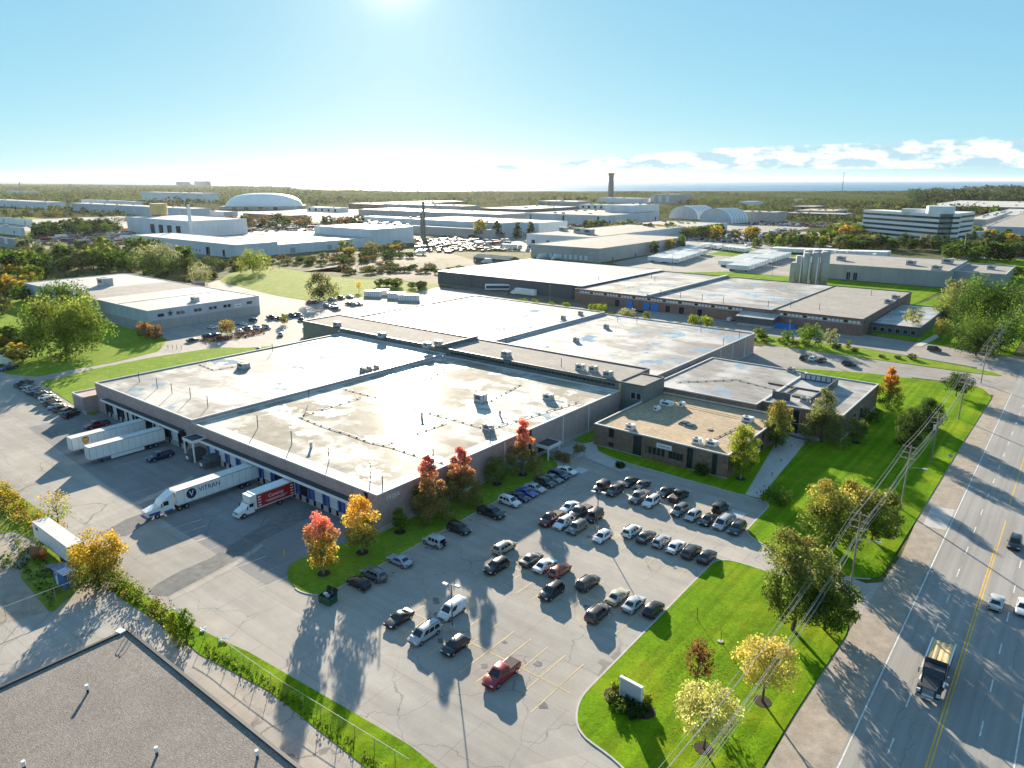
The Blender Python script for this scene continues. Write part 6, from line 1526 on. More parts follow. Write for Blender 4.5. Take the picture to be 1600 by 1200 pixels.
# --- copied trees: shared crowns, own place, size and colour
def proto_tree(key, shape, low, high, leaves, size, seed, split=.6, base=.06, bark='bark'):
    cs, V, c = crown(shape, 10, 4.2, seed, leaves, size, low, high, split, base, 22)
    TP[key] = (leaf_mesh('crown', V, c), trunk_mesh(cs, 10, .2, base, bark, 7, seed, shape == 'cone'))
for s in range(3):
    proto_tree('green%d' % s, 'round', GRN+OLIV[2:], GRN+LIME[2:], 900, .55, 40+s)
    proto_tree('dark%d' % s, 'round', DARK+GRN[:1], GRN+DARK, 900, .55, 50+s)
    proto_tree('lime%d' % s, 'round', GRN+LIME, LIME+OLIV, 900, .55, 60+s)
    proto_tree('olive%d' % s, 'round', OLIV+RUST[1:2], OLIV+SILV[:1], 900, .55, 70+s)
    proto_tree('gold%d' % s, 'round', OLIV+GOLD, GOLD, 700, .55, 80+s)
    proto_tree('rust%d' % s, 'round', RUST+OLIV, RUST+ORNG[2:], 700, .55, 90+s)
    proto_tree('spruce%d' % s, 'cone', DARK, DARK+GRN[:1], 800, .5, 100+s)
def plant(key, x, y, h, r, label, group, name='tree', cat='tree'):
    k = key+str(random.randrange(3)); cr, tk = TP[k]
    t = thing(name, label, cat, (x, y, 0), random.uniform(0, 6.28), group)
    t.scale = (r/4.2, r/4.2, h/10)
    link('crown', cr, t); link('trunk', tk, t)
    v = random.uniform(.85, 1.15); t.children[0].color = (v*random.uniform(.9, 1.1), v, v*random.uniform(.9, 1.1), 1)
    return t
KN = {'green': 'green', 'dark': 'dark green', 'lime': 'yellow green', 'olive': 'olive', 'gold': 'golden', 'rust': 'russet', 'spruce': 'dark conical'}
def scatter(poly, n, hs, rs, kinds, where, group, mind=4):
    P_ = [Vector(p) for p in poly]; x0 = min(p.x for p in P_); x1 = max(p.x for p in P_); y0 = min(p.y for p in P_); y1 = max(p.y for p in P_)
    def inside(x, y):
        c = False; j = len(P_)-1
        for i in range(len(P_)):
            a, b = P_[i], P_[j]
            if (a.y > y) != (b.y > y) and x < (b.x-a.x)*(y-a.y)/(b.y-a.y)+a.x: c = not c
            j = i
        return c
    pts = []; tries = 0
    while len(pts) < n and tries < n*60:
        tries += 1; x = random.uniform(x0, x1); y = random.uniform(y0, y1)
        if inside(x, y) and all((x-a)**2+(y-b)**2 > mind*mind for a, b in pts): pts.append((x, y))
    for x, y in pts:
        k = random.choice(kinds); s = random.uniform(0, 1)
        bush = hs[1] <= 4.5
        plant(k, x, y, hs[0]+(hs[1]-hs[0])*s, (rs[0]+(rs[1]-rs[0])*s)*random.uniform(.85, 1.15), '%s %s %s' % (KN[k], 'bush' if bush else 'tree', where), group, 'bush' if bush else ('spruce_tree' if k == 'spruce' else 'broadleaf_tree'), 'bush' if bush else 'tree')
scatter([(-593.44,151.18), (-671.34,210.86), (-646.13,243.75), (-607.67,287.63), (-519.93,273.38), (-440.50,243.33), (-472.58,217.76), (-532.90,199.43), (-509.38,157.63), (-504.61,127.00)], 74, (8, 17), (4, 8), ['green', 'lime', 'lime', 'dark', 'olive', 'green'], 'in the thicket behind the pale panel warehouse', 'trees of the thicket behind the pale warehouse', 7)
scatter([(-450.38,112.23), (-518.52,150.34), (-527.12,174.29), (-473.01,158.74), (-424.71,132.69), (-390.22,113.23), (-354.34,86.08)], 16, (6, 12), (4, 7), ['lime', 'gold', 'olive', 'green'], 'at the left edge beside the pale panel warehouse', 'trees at the left edge by the pale warehouse', 6)
scatter([(-298.73,74.66), (-328.04,91.43), (-300.59,92.11), (-277.90,85.39), (-268.35,76.57), (-273.37,67.45)], 12, (3, 7), (2.5, 5), ['lime', 'lime', 'gold', 'olive'], 'on the lawn edge at the far left', 'trees on the lawn edge at the far left', 4)
scatter([(-472.58,217.76), (-446.51,246.75), (-400.53,226.65), (-388.05,213.49), (-450.81,219.31)], 12, (2, 5), (2, 4), ['olive', 'rust', 'dark', 'lime'], 'on the bank behind the pale panel warehouse', 'shrubs on the bank behind the pale warehouse', 4)
scatter([(-519.93,273.38), (-498.41,312.70), (-467.63,360.83), (-442.36,419.38), (-423.51,408.38), (-423.87,349.93), (-432.61,322.10), (-468.34,303.91), (-455.40,265.69)], 46, (2.5, 6), (3, 5.5), ['olive', 'rust', 'green', 'olive', 'dark'], 'in the scrub below the white works', 'scrub below the white works', 6)
scatter([(-498.70,395.18), (-505.40,467.39), (-455.21,422.82), (-459.77,367.10)], 10, (6, 11), (5, 8), ['olive', 'olive', 'gold', 'green'], 'in the scrub clump below the tall white end block', 'trees below the tall white end block', 7)
scatter([(-409.50,320.85), (-395.55,361.91), (-326.71,368.25), (-309.32,356.10), (-350.54,331.67), (-378.24,301.16)], 34, (2, 4), (2.5, 4.5), ['olive', 'green', 'rust', 'dark'], 'in the bank across the dirt yard', 'bushes in the bank across the dirt yard', 5)
scatter([(-326.07,282.56), (-301.75,295.23), (-285.33,282.98), (-311.49,274.50)], 7, (3, 5.5), (2.5, 4.5), ['lime', 'green', 'dark'], 'in the hedge behind the white containers', 'bushes behind the white containers', 4)
scatter([(-261.03,273.74), (-194.79,273.27), (-152.56,282.38), (-123.10,283.84), (-120.55,275.69), (-157.60,268.90), (-244.81,265.91)], 24, (1, 2.5), (1.2, 2.5), ['lime', 'olive', 'green'], 'along the fence line behind the warehouse', 'low bushes along the fence line behind the warehouse', 4)
scatter([(-195, 276), (-100, 270), (-40, 271), (-40, 279), (-100, 282), (-195, 282)], 24, (.8, 2.2), (1.0, 2.2), ['olive', 'green', 'lime'], 'on the hedge verge', 'low bushes on the hedge verge', 4)
scatter([(-271.06,717.87), (-221.30,757.53), (-183.52,750.16), (-170.48,709.55), (-201.02,654.24), (-240.47,653.77)], 26, (8, 14), (4, 7), ['dark', 'green', 'green', 'gold', 'lime', 'spruce'], 'by the round lawn beyond the trailer yard', 'trees beyond the trailer yard', 9)
scatter([(-179.25,671.59), (-140.06,702.82), (-87.78,708.75), (-35.78,717.39), (-39.92,782.63), (-102.90,747.64), (-171.59,725.02)], 36, (8, 15), (5, 8), ['dark', 'dark', 'green', 'spruce', 'olive'], 'in the belt below the striped office', 'trees in the belt below the striped office', 9)
scatter([(-99.34,692.75), (-47.77,707.83), (-22.85,629.00), (-54.43,644.37), (-83.13,643.67)], 10, (9, 15), (6, 9), ['dark', 'green'], 'in the dark clump right of the striped office', 'trees in the clump right of the striped office', 9)
scatter([(-45.24,588.09), (-22.85,629.00), (-7.94,440.20), (-28.17,448.73)], 6, (7, 12), (4, 7), ['green', 'lime'], 'on the lawn at the right edge', 'trees on the lawn at the right edge', 8)
scatter([(-508.96,773.30), (-372.74,770.18), (-305.33,752.88), (-277.86,753.12), (-266.08,721.83), (-353.04,714.86), (-474.69,742.04)], 34, (9, 15), (6, 9), ['dark', 'green', 'olive', 'gold', 'spruce'], 'in the hedge before the long flat warehouse', 'trees before the long flat warehouse', 12)
scatter([(-554.19,625.56), (-503.16,666.23), (-468.59,622.76), (-503.53,573.26)], 9, (14, 20), (6, 9), ['spruce', 'dark', 'gold'], 'near the small white office block', 'trees near the small white office block', 14)
scatter([(-1011.06,343.12), (-974.87,417.57), (-868.91,374.74), (-877.81,296.63)], 26, (10, 16), (7, 11), ['dark', 'dark', 'green', 'spruce'], 'in the dark hedge left of the white sorting hall', 'trees left of the white sorting hall', 12)
scatter([(-939.38,478.29), (-880.75,577.05), (-832.78,691.79), (-775.02,643.50), (-822.87,538.71), (-880.01,447.57)], 30, (9, 16), (7, 10), ['spruce', 'dark', 'rust'], 'along the works yard below the dome', 'trees along the works yard below the dome', 16)
scatter([(-242.31,874.12), (-206.09,878.24), (-188.03,803.95), (-220.79,798.60)], 8, (10, 16), (7, 10), ['lime', 'gold', 'green'], 'left of the striped office', 'trees left of the striped office', 12)
scatter([(-109.11,955.53), (-59.97,926.77), (-35.31,868.28), (-96.90,856.67)], 9, (8, 13), (6, 9), ['green', 'gold', 'spruce'], 'among the pale works at the right edge', 'trees among the pale works at the right edge', 14)
plant('green', *(-282.44,589.34), 14, 4.5, 'dark upright tree left of three along the beige warehouse wall', 'trees along the beige warehouse wall')
plant('gold', *(-284.57,572.97), 12, 5, 'golden tree in the middle of three along the beige warehouse wall', 'trees along the beige warehouse wall')
plant('dark', *(-282.01,540.50), 12, 4.5, 'dark tree nearest the camera along the beige warehouse wall', 'trees along the beige warehouse wall')

# --- far woods: masses nobody could count
def woods(name, polys, leafs, cols, seed, hscale=1.0, label=None):
    r = np.random.default_rng(seed); cc = []; cr = []; sz = []
    if name == 'far_woods':
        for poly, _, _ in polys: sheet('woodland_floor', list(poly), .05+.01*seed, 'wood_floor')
    for poly, sp, h in polys:
        p = np.array(poly); x0, y0 = p.min(0); x1, y1 = p.max(0)
        n = int((x1-x0)*(y1-y0)/sp**2); q = np.stack([r.uniform(x0, x1, n), r.uniform(y0, y1, n)], 1)
        ins = np.zeros(n, bool); j = len(p)-1
        for i in range(len(p)):
            a, b = p[i], p[j]
            cond = ((a[1] > q[:, 1]) != (b[1] > q[:, 1])); xx = (b[0]-a[0])*(q[:, 1]-a[1])/((b[1]-a[1]) if b[1] != a[1] else 1e-9)+a[0]
            ins ^= cond & (q[:, 0] < xx); j = i
        for (bx0, by0, bx1, by1) in RECTS: ins &= ~((q[:, 0] > bx0) & (q[:, 0] < bx1) & (q[:, 1] > by0) & (q[:, 1] < by1))
        q = q[ins]; hh = h*r.uniform(.55, 1.15, len(q))*(.72+.5*np.sin(q[:, 0]/210+seed)*np.sin(q[:, 1]/260+1.3*seed)+.28*np.sin(q[:, 0]/67+q[:, 1]/90)).clip(.35, 1.5)
        for z in (.30, .72):
            cc.append(np.stack([q[:, 0], q[:, 1], hh*z], 1)); cr.append(np.minimum(np.maximum(sp*.62, hh*.3), hh*.62)*r.uniform(.8, 1.2, len(q)))
    C = np.concatenate(cc); Rr = np.concatenate(cr)
    p, V, rr, n = leaf_cloud(C, Rr, leafs, 1.0, cols, .85, seed)
    # leaf clumps as large as their crown asks for
    s = np.repeat(Rr, leafs)*.34; V = V.reshape(-1, 4, 3); m = V.mean(1, keepdims=True); V = (m+(V-m)*s[:, None, None]).reshape(-1, 3)
    cols = np.asarray(cols); k = np.repeat(rr.integers(0, len(cols), len(C)), leafs)
    tone = np.repeat(np.tile(rr.uniform(.55, 1.35, len(C)//1), 1), leafs)
    c = cols[k]*(rr.uniform(.8, 1.2, n)*tone)[:, None]
    o = link(name, leaf_mesh(name, V, c)); stuff(o); tag(o, label or 'distant woods', 'woods'); return o
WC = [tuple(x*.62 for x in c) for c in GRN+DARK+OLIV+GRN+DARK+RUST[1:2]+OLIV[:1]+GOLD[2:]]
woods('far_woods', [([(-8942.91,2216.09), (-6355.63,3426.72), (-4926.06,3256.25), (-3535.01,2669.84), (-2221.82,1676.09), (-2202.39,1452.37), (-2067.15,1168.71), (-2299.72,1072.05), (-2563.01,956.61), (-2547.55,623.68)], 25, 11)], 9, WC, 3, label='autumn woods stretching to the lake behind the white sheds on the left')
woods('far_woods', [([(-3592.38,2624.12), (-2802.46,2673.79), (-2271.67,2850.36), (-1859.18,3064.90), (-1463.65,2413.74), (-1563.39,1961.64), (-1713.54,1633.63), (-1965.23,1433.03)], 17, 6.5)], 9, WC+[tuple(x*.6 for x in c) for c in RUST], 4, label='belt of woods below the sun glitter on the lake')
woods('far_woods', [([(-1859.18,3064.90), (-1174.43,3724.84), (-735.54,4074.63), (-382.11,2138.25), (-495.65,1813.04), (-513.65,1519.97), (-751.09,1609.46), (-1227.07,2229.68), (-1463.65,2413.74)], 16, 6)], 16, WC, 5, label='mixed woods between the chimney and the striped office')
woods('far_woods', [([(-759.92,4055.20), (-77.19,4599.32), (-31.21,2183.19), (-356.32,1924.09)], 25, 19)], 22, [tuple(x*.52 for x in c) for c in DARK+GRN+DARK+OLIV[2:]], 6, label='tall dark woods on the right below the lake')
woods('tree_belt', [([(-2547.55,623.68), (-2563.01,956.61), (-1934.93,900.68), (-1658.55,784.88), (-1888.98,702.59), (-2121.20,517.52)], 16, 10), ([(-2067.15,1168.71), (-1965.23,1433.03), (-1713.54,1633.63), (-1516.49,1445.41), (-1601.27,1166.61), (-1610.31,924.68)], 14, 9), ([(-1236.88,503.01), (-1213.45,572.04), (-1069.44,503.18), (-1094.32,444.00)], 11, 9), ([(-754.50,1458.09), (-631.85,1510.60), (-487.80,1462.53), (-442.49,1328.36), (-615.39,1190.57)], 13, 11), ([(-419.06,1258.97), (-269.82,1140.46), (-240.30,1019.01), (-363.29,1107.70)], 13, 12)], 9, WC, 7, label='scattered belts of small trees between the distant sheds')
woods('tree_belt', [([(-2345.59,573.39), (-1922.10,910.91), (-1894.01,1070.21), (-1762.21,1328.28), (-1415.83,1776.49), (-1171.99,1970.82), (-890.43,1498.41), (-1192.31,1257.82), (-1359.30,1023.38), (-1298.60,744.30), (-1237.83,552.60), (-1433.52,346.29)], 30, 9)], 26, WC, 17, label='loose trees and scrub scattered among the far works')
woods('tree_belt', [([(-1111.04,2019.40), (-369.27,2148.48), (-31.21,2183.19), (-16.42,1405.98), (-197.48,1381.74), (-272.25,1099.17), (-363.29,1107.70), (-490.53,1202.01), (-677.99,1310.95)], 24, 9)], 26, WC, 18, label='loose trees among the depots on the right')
woods('scrub', [([(-536.51,282.34), (-514.83,323.22), (-483.58,373.30), (-458.25,434.56), (-430.75,415.40), (-433.98,358.38), (-439.23,327.11), (-464.70,306.81), (-434.49,291.51), (-435.08,281.88), (-462.28,255.72)], 5, 2.2), ([(-420.06,332.11), (-408.05,373.46), (-366.44,385.12), (-335.65,379.70), (-313.64,361.09), (-360.58,341.26), (-386.18,307.58)], 4, 1.6), ([(-536.81,135.77), (-573.26,167.27), (-541.66,179.36), (-485.64,224.01), (-444.14,232.43), (-500.79,220.60), (-499.95,157.92), (-440.11,120.41)], 5, 3), ([(-751.01,194.09), (-719.16,241.29), (-688.86,321.18), (-597.36,282.61), (-643.36,233.16), (-652.93,167.38)], 6, 4)], 12, OLIV+RUST[1:]+GRN+OLIV, 19, label='low scrub and rough bushes around the dirt yards')
woods('scrub', [([(-400.55,379.44), (-396.85,417.25), (-364.76,397.04), (-364.21,356.94)], 6, 1.2), ([(-250.24,313.99), (-226.81,312.08), (-219.38,296.33), (-245.57,297.13)], 4, 1.0), ([(-341.38,384.84), (-293.71,368.53), (-291.39,346.37), (-319.24,356.62)], 4, 1.2)], 12, OLIV+RUST[1:]+GRN, 20, label='patches of low weeds in the dirt yard')
# yards full of vehicles, pallets and scrap, too many and too small to tell apart
def clutter(polys, n, seed, label):
    r = np.random.default_rng(seed); V = []; cols = []
    pal = np.array([WHT, SLV, GRY, BLK, DGR, DBL, DRD, ICE, BEI, BRN, ORG, (.25, .12, .06), (.3, .3, .3), (.5, .5, .48)])
    for poly in polys:
        p = np.array(poly); x0, y0 = p.min(0); x1, y1 = p.max(0); k = 0; tries = 0
        while k < n and tries < n*30:
            tries += 1; x = r.uniform(x0, x1); y = r.uniform(y0, y1)
            y = round(y/9)*9+r.uniform(-.6, .6); x = round(x/3.2)*3.2+r.uniform(-.3, .3)
            ins = False; j = len(p)-1
            for i in range(len(p)):
                a, b = p[i], p[j]
                if (a[1] > y) != (b[1] > y) and x < (b[0]-a[0])*(y-a[1])/(b[1]-a[1])+a[0]: ins = not ins
                j = i
            if not ins or any(a < x < c and b < y < d for a, b, c, d in RECTS): continue
            big = r.random() < .08; w = 1.25 if big else .9; l = r.uniform(4, 7) if big else 2.2; h = 3.2 if big else r.uniform(1.2, 1.8)
            c = pal[r.integers(0, len(pal))]; top = .92
            q = [(x-w, y-l, .1), (x+w, y-l, .1), (x+w, y+l, .1), (x-w, y+l, .1), (x-w*.8, y-l*top, h), (x+w*.8, y-l*top, h), (x+w*.8, y+l*.7, h), (x-w*.8, y+l*.7, h)]
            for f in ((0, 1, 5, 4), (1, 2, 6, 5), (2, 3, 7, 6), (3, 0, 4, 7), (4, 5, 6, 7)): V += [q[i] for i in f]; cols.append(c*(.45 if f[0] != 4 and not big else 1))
            k += 1
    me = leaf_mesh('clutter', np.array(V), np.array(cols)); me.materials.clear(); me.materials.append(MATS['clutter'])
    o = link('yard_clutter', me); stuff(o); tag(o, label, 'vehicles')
clutter([[(-992.09,329.68), (-981.42,428.36), (-787.69,368.45), (-697.93,322.53), (-746.19,250.72)], [(-941.71,528.46), (-858.34,713.15), (-752.95,716.06), (-674.64,641.26), (-772.05,505.05), (-786.68,440.27)]], 420, 3, 'crowded yards of parked vehicles and scrap around the white works')
clutter([[(-541.08,522.58), (-518.25,605.80), (-445.86,559.44), (-401.31,494.61), (-424.94,446.94), (-460.09,447.76)], [(-650.47,760.58), (-487.91,890.13), (-456.85,756.26), (-520.17,652.68)]], 240, 4, 'yards of vehicles and stacked goods in the middle distance')
clutter([[(-310.05,901.81), (-208.29,901.24), (-183.98,787.27), (-241.20,741.66), (-284.13,769.78)], [(-458.20,1123.60), (-264.40,1068.26), (-249.50,980.09), (-365.99,987.29)]], 330, 5, 'packed rows of cars beyond the individual ones left of the striped office')
# weeds and rank grass in the fence strip and trailer corner
def weeds(name, label, polys, size, cols, seed, h=.8, sp=.55, per=7):
    r = random.Random(seed); cs, rs = [], []
    for poly in polys:
        P_ = [Vector(p) for p in poly]; x0 = min(p.x for p in P_); x1 = max(p.x for p in P_); y0 = min(p.y for p in P_); y1 = max(p.y for p in P_)
        for _ in range(int((x1-x0)*(y1-y0)/sp**2)):
            x = r.uniform(x0, x1); y = r.uniform(y0, y1); c = False; j = len(P_)-1
            for i in range(len(P_)):
                a, b = P_[i], P_[j]
                if (a.y > y) != (b.y > y) and x < (b.x-a.x)*(y-a.y)/(b.y-a.y)+a.x: c = not c
                j = i
            if c: hh = h*r.uniform(.4, 1.2); cs.append((x, y, hh*.5)); rs.append(hh*.7)
    p, V, rr, n = leaf_cloud(cs, rs, per, size, cols, .9, seed)
    V[:, 2] = np.maximum(V[:, 2], .03)
    cols = np.asarray(cols); k = np.repeat(rr.integers(0, len(cols), len(cs)), per)
    o = link(name, leaf_mesh(name, V, cols[k]*rr.uniform(.75, 1.25, n)[:, None])); stuff(o); tag(o, label, 'weeds')
weeds('weeds', 'rank weeds and vines along the fence between the two lots', [[(-111.99,38.86), (-106.45,40.92), (-95.90,40.58), (-89.43,39.84), (-90.45,38.09), (-100.12,38.26), (-107.43,37.85)]], .18, GRN+OLIV+LIME+RUST[:1], 21, 1.5, .6, 16)
weeds('weeds', 'tufts of grass on the lower fence strip', [[(-85.05,40.02), (-75.78,41.10), (-47.93,40.77), (-49.50,39.52), (-69.13,39.51), (-82.80,38.50)]], .14, OLIV+GRN+LIME[2:], 22, .5, .6, 7)
weeds('weeds', 'yellow and rust weeds beyond the storage trailer', [[(-165.97,39.09), (-159.45,40.39), (-147.53,40.80), (-136.16,42.55), (-131.88,40.40), (-138.90,37.85), (-144.38,36.63), (-157.32,36.52)]], .2, LIME+GOLD+RUST+OLIV, 23, 1.6, .75, 14)
weeds('weeds', 'tall grass around the blue hut and the storage trailer', [[(-138.84,34.85), (-130.33,35.87), (-115.05,34.06), (-109.94,30.43), (-122.81,31.45)], [(-135.37,31.85), (-130.42,33.06), (-125.00,32.18), (-128.19,29.63)]], .16, GRN+OLIV+LIME, 24, .6, .6, 8)
weeds('weeds', 'grass tufts at the left edge of the weedy strip', [[(-171.35,41.82), (-167.13,42.24), (-151.10,41.48), (-148.93,39.68), (-163.18,39.35)]], .18, LIME+GOLD, 25, 1.2, .6, 12)
weeds('flower_bed', 'brown planted bed outside the pale panel warehouse', [[(-264.40,139.19), (-265.03,146.21), (-261.84,164.74), (-255.81,161.39), (-256.38,141.20), (-258.48,136.67)]], .25, [(.12, .05, .04), (.16, .08, .05), (.10, .08, .03)], 26, .9, .9, 9)

# fallen leaves on the lawns, thickest under the trees
def litter():
    r = np.random.default_rng(77); P_ = []; c = []
    pal = np.array([(.45, .33, .06), (.36, .20, .06), (.28, .17, .07), (.48, .40, .12)])
    for (x, y, s, n) in [(-27, 84, 5, 700), (-31, 75, 4, 500), (-24, 98, 6, 700), (-25, 66, 4, 450), (-24, 118, 7, 800), (-30, 128, 6, 500), (-45, 136, 4, 350), (-84, 68, 3, 300), (-85, 78, 3, 300), (-86, 92, 4, 450), (-86, 100, 4, 450), (-86, 112, 4, 350)]:
        q = r.normal(size=(n, 2))*s+np.array([x, y]); P_.append(q)
    q = np.concatenate([np.concatenate(P_), np.stack([r.uniform(-38, -19, 900), r.uniform(60, 103, 900)], 1)])
    ok = ((q[:, 0] > -38.5) & (q[:, 0] < -19) & (q[:, 1] > 60) & (q[:, 1] < 102)) | ((q[:, 0] > -39) & (q[:, 0] < -18.5) & (q[:, 1] > 117) & (q[:, 1] < 170)) | ((q[:, 0] < -82.8) & (q[:, 0] > -89.5) & (q[:, 1] > 66) & (q[:, 1] < 120))
    q = q[ok]; n = len(q); p = np.stack([q[:, 0], q[:, 1], np.full(n, .145)], 1); a = r.uniform(0, 6.28, n); s = r.uniform(.05, .11, n)
    A = np.stack([np.cos(a)*s, np.sin(a)*s, r.uniform(-.02, .03, n)], 1); B = np.stack([-np.sin(a)*s*.7, np.cos(a)*s*.7, r.uniform(-.02, .03, n)], 1)
    o = link('fallen_leaves', leaf_mesh('fallen_leaves', np.stack([p-A, p-B, p+A, p+B], 1).reshape(-1, 3), pal[r.integers(0, 4, n)])); stuff(o); tag(o, 'fallen leaves scattered over the lawns under the trees', 'leaves')
litter()

# ---------------------------------------------------------------- poles, wires, signs, fences
def lamp_post(p, label):
    t = thing('lamp_post', label, 'lamp post', (*p, .03), 0, 'twin headed lamp posts in the lot')
    MB().tube((0, 0, 0), (0, 0, .75), .32, .32, 12).build('footing', 'kerb_concrete', t)
    MB().tube((0, 0, .75), (0, 0, 7.2), .09, .07, 8).build('pole', 'siding_dark', t)
    for s in (-1, 1):
        MB().tube((0, 0, 7.0), (s*.45, s*.2, 7.1), .04, .04, 6).build('arm', 'siding_dark', t)
        MB().box(s*.85-.4, s*.85+.4, s*.3-.22, s*.3+.22, 7.02, 7.25).build('lamp_head', 'coping_white', t)
lamp_post((-60.49,62.72), 'twin headed lamp post between the white van and the black hatchback')
lamp_post((-61.00,100.87), 'twin headed lamp post in the middle of the lot beside the white hatchback')
PY = [108.4, 143.4, 174.0, 212.2, 255.1, 292.0, 335.0, 380.0]
PH = [12.6, 12.8, 11.5, 12.2, 12.0, 12.5, 12.5, 12.5]
def upole(i):
    y, h = PY[i], PH[i]
    t = thing('utility_pole', ['wooden utility pole with street lamp by the driveway, nearest the camera', 'wooden utility pole with street lamp, second from the camera, between two maples', 'utility pole with a transformer can beside the spruces', 'utility pole near the small leaning pine',
      'utility pole with street lamp at the driveway mouth', 'utility pole across the side street, first beyond it', 'utility pole beside the dense trees, second beyond the side street', 'farthest utility pole in the line along the road'][i], 'utility pole', (-20.5, y, .1), 0, 'utility poles along the road')
    MB().tube((0, 0, 0), (R(.6)*h*(i % 2), 0, h), .17, .11, 8).build('pole', 'wood_pole', t)
    for z in (h-.4, h-1.5, h-2.6): MB().box(-1.25, 1.25, -.06, .06, z-.07, z+.07).build('cross_arm', 'wood_pole', t)
    a = MB()
    for z in (h-.4, h-1.5, h-2.6):
        for x in (-1.15, -.55, .55, 1.15): a.tube((x, 0, z+.07), (x, 0, z+.27), .06, .04, 6)
    a.build('insulator', 'panel_grey', t)
    if i in (0, 1, 4, 6):
        MB().path([(0, 0, h-4.6), (1.2, 0, h-4.05), (2.6, 0, h-3.95)], .05, 6).build('lamp_arm', 'steel', t)
        MB().box(2.5, 3.3, -.16, .16, h-4.05, h-3.88).build('lamp_head', 'coping_white', t)
    if i in (2, 5): MB().tube((-.35, 0, h-4.2), (-.35, 0, h-3.1), .28, .28, 10).build('transformer', 'steel', t)
for i in range(8): upole(i)
ys = [40.0]+PY+[430.0]; hs = [12.6]+PH+[12.5]
for n, (dx, dz) in enumerate(((-1.15, -.15), (-.55, -.15), (1.15, -.15), (-1.15, -1.25), (.55, -1.25), (1.15, -1.25), (0, -3.2), (.15, -4.4))):
    mb = MB(); pts = []
    for j in range(len(ys)-1):
        a, b = ys[j], ys[j+1]
        for k in range(8):
            f = k/8; sag = 4*f*(1-f)*.00045*(b-a)**2
            pts.append((-20.5+dx, a+(b-a)*f, hs[j]*(1-f)+hs[j+1]*f+dz-sag))
    mb.path(pts, .02, 4); o = mb.build('power_line', 'wire'); tag(o, 'thin grey wire strung along the utility poles beside the road', 'power line', 'wires along the utility poles')
wp = thing('utility_pole', 'lone wooden pole on the hedge verge behind the wet roofed warehouse', 'utility pole', (*(-83.77,270.33), .1), 0, 'single wooden poles')
MB().tube((0, 0, 0), (0, 0, 10), .16, .12, 8).build('pole', 'wood_pole', wp); MB().box(-.8, .8, -.05, .05, 9.2, 9.35).build('cross_arm', 'wood_pole', wp)
wp = thing('utility_pole', 'lone wooden pole in front of the dark sided shed', 'utility pole', (*(-209.86,293.75), .1), 0, 'single wooden poles')
MB().tube((0, 0, 0), (0, 0, 9.5), .16, .12, 8).build('pole', 'wood_pole', wp); MB().box(-.8, .8, -.05, .05, 8.8, 8.95).build('cross_arm', 'wood_pole', wp)
fl = thing('flag_pole', 'tall pale pole in front of the striped office', 'pole', (*(-82.15,680.44), .1), 0)
MB().tube((0, 0, 0), (0, 0, 17), .3, .15, 8).build('pole', 'white_paint', fl); MB().box(-2.4, 2.4, -.4, .4, 0, 1.8).build('base', 'concrete', fl)
for p, l in (((-228.37,465.21), 'thin lamp mast at the near edge of the trailer yard, left one'), ((-159.45,467.32), 'thin lamp mast at the near edge of the trailer yard, middle one'), ((-168.70,532.44), 'thin lamp mast at the right end of the trailer yard')):
    t = thing('lamp_mast', l, 'lamp post', (*p, .1), 0, 'lamp masts in the trailer yard'); MB().tube((0, 0, 0), (0, 0, 11), .12, .08, 6).build('pole', 'siding_dark', t); MB().box(-.6, .6, -.15, .15, 10.9, 11.1).build('lamp_head', 'panel_grey', t)
# lawn sign
c = (-34.18,65.52)
t = thing('lawn_sign', 'grey rectangular sign board standing in shrubs on the lawn', 'sign', (*c, .1), R(-4))
MB().box(-1.45, 1.45, -.13, .13, .55, 2.75).build('sign_panel', 'sign_face', t)
a = MB(); a.box(-1.55, 1.55, -.2, .2, 2.75, 2.9); a.box(-1.57, -1.45, -.16, .16, 0, 2.75); a.box(1.45, 1.57, -.16, .16, 0, 2.75); a.box(-1.45, 1.45, -.15, .15, .45, .55); a.build('frame', 'white_paint', t)
MB().box(-1.3, 1.3, -.145, -.131, 2.1, 2.14).build('printed_line', 'panel_grey', t); MB().box(-1.3, 1.3, -.145, -.131, 1.0, 1.03).build('printed_line', 'panel_grey', t)
b = MB(); b.prism([(math.cos(i*.393)*3.4, math.sin(i*.393)*2.0-.3) for i in range(16)], .02, .10); o = b.build('planting_bed', 'mulch', t)
for p, l in (((-35.27,86.28), 'thin rusty stake on the lawn, left one with nothing at its foot'), ((-30.50,83.32), 'thin rusty stake with a pale pad at its foot on the lawn')):
    t = thing('garden_stake', l, 'stake', (*p, .12), 0)
    MB().tube((0, 0, 0), (.05, 0, 1.3), .05, .04, 6).build('stake', 'rust', t); MB().tube((.05, 0, 1.3), (-.1, .1, 1.6), .07, .03, 6).build('knob', 'rust', t)
    if 'pale' in l: MB().box(-.4, .3, -.3, .3, 0, .12).build('pad', 'concrete', t)
t = thing('bus_stop_sign', 'small round headed bus stop sign on a post near the road', 'sign', (*(-16.88,172.48), .1), 0)
MB().tube((0, 0, 0), (0, 0, 2.6), .05, .05, 6).build('post', 'steel', t); MB().tube((0, -.05, 2.7), (0, .02, 2.7), .42, .42, 12).build('sign_disc', 'panel_grey', t)
t = thing('bus_shelter', 'small glass bus shelter under the trees across the side street', 'shelter', (*(-21.31,313.36), .1), 0)
MB().box(-.8, .8, -2, 2, 2.4, 2.55).build('roof', 'panel_white', t); MB().box(-.8, -.75, -2, 2, .2, 2.4).build('glass_panel', 'sign_face', t)
for sx in (-.75, .75):
    for sy in (-1.9, 1.9): MB().box(sx-.05, sx+.05, sy-.05, sy+.05, 0, 2.4).build('post', 'steel', t)
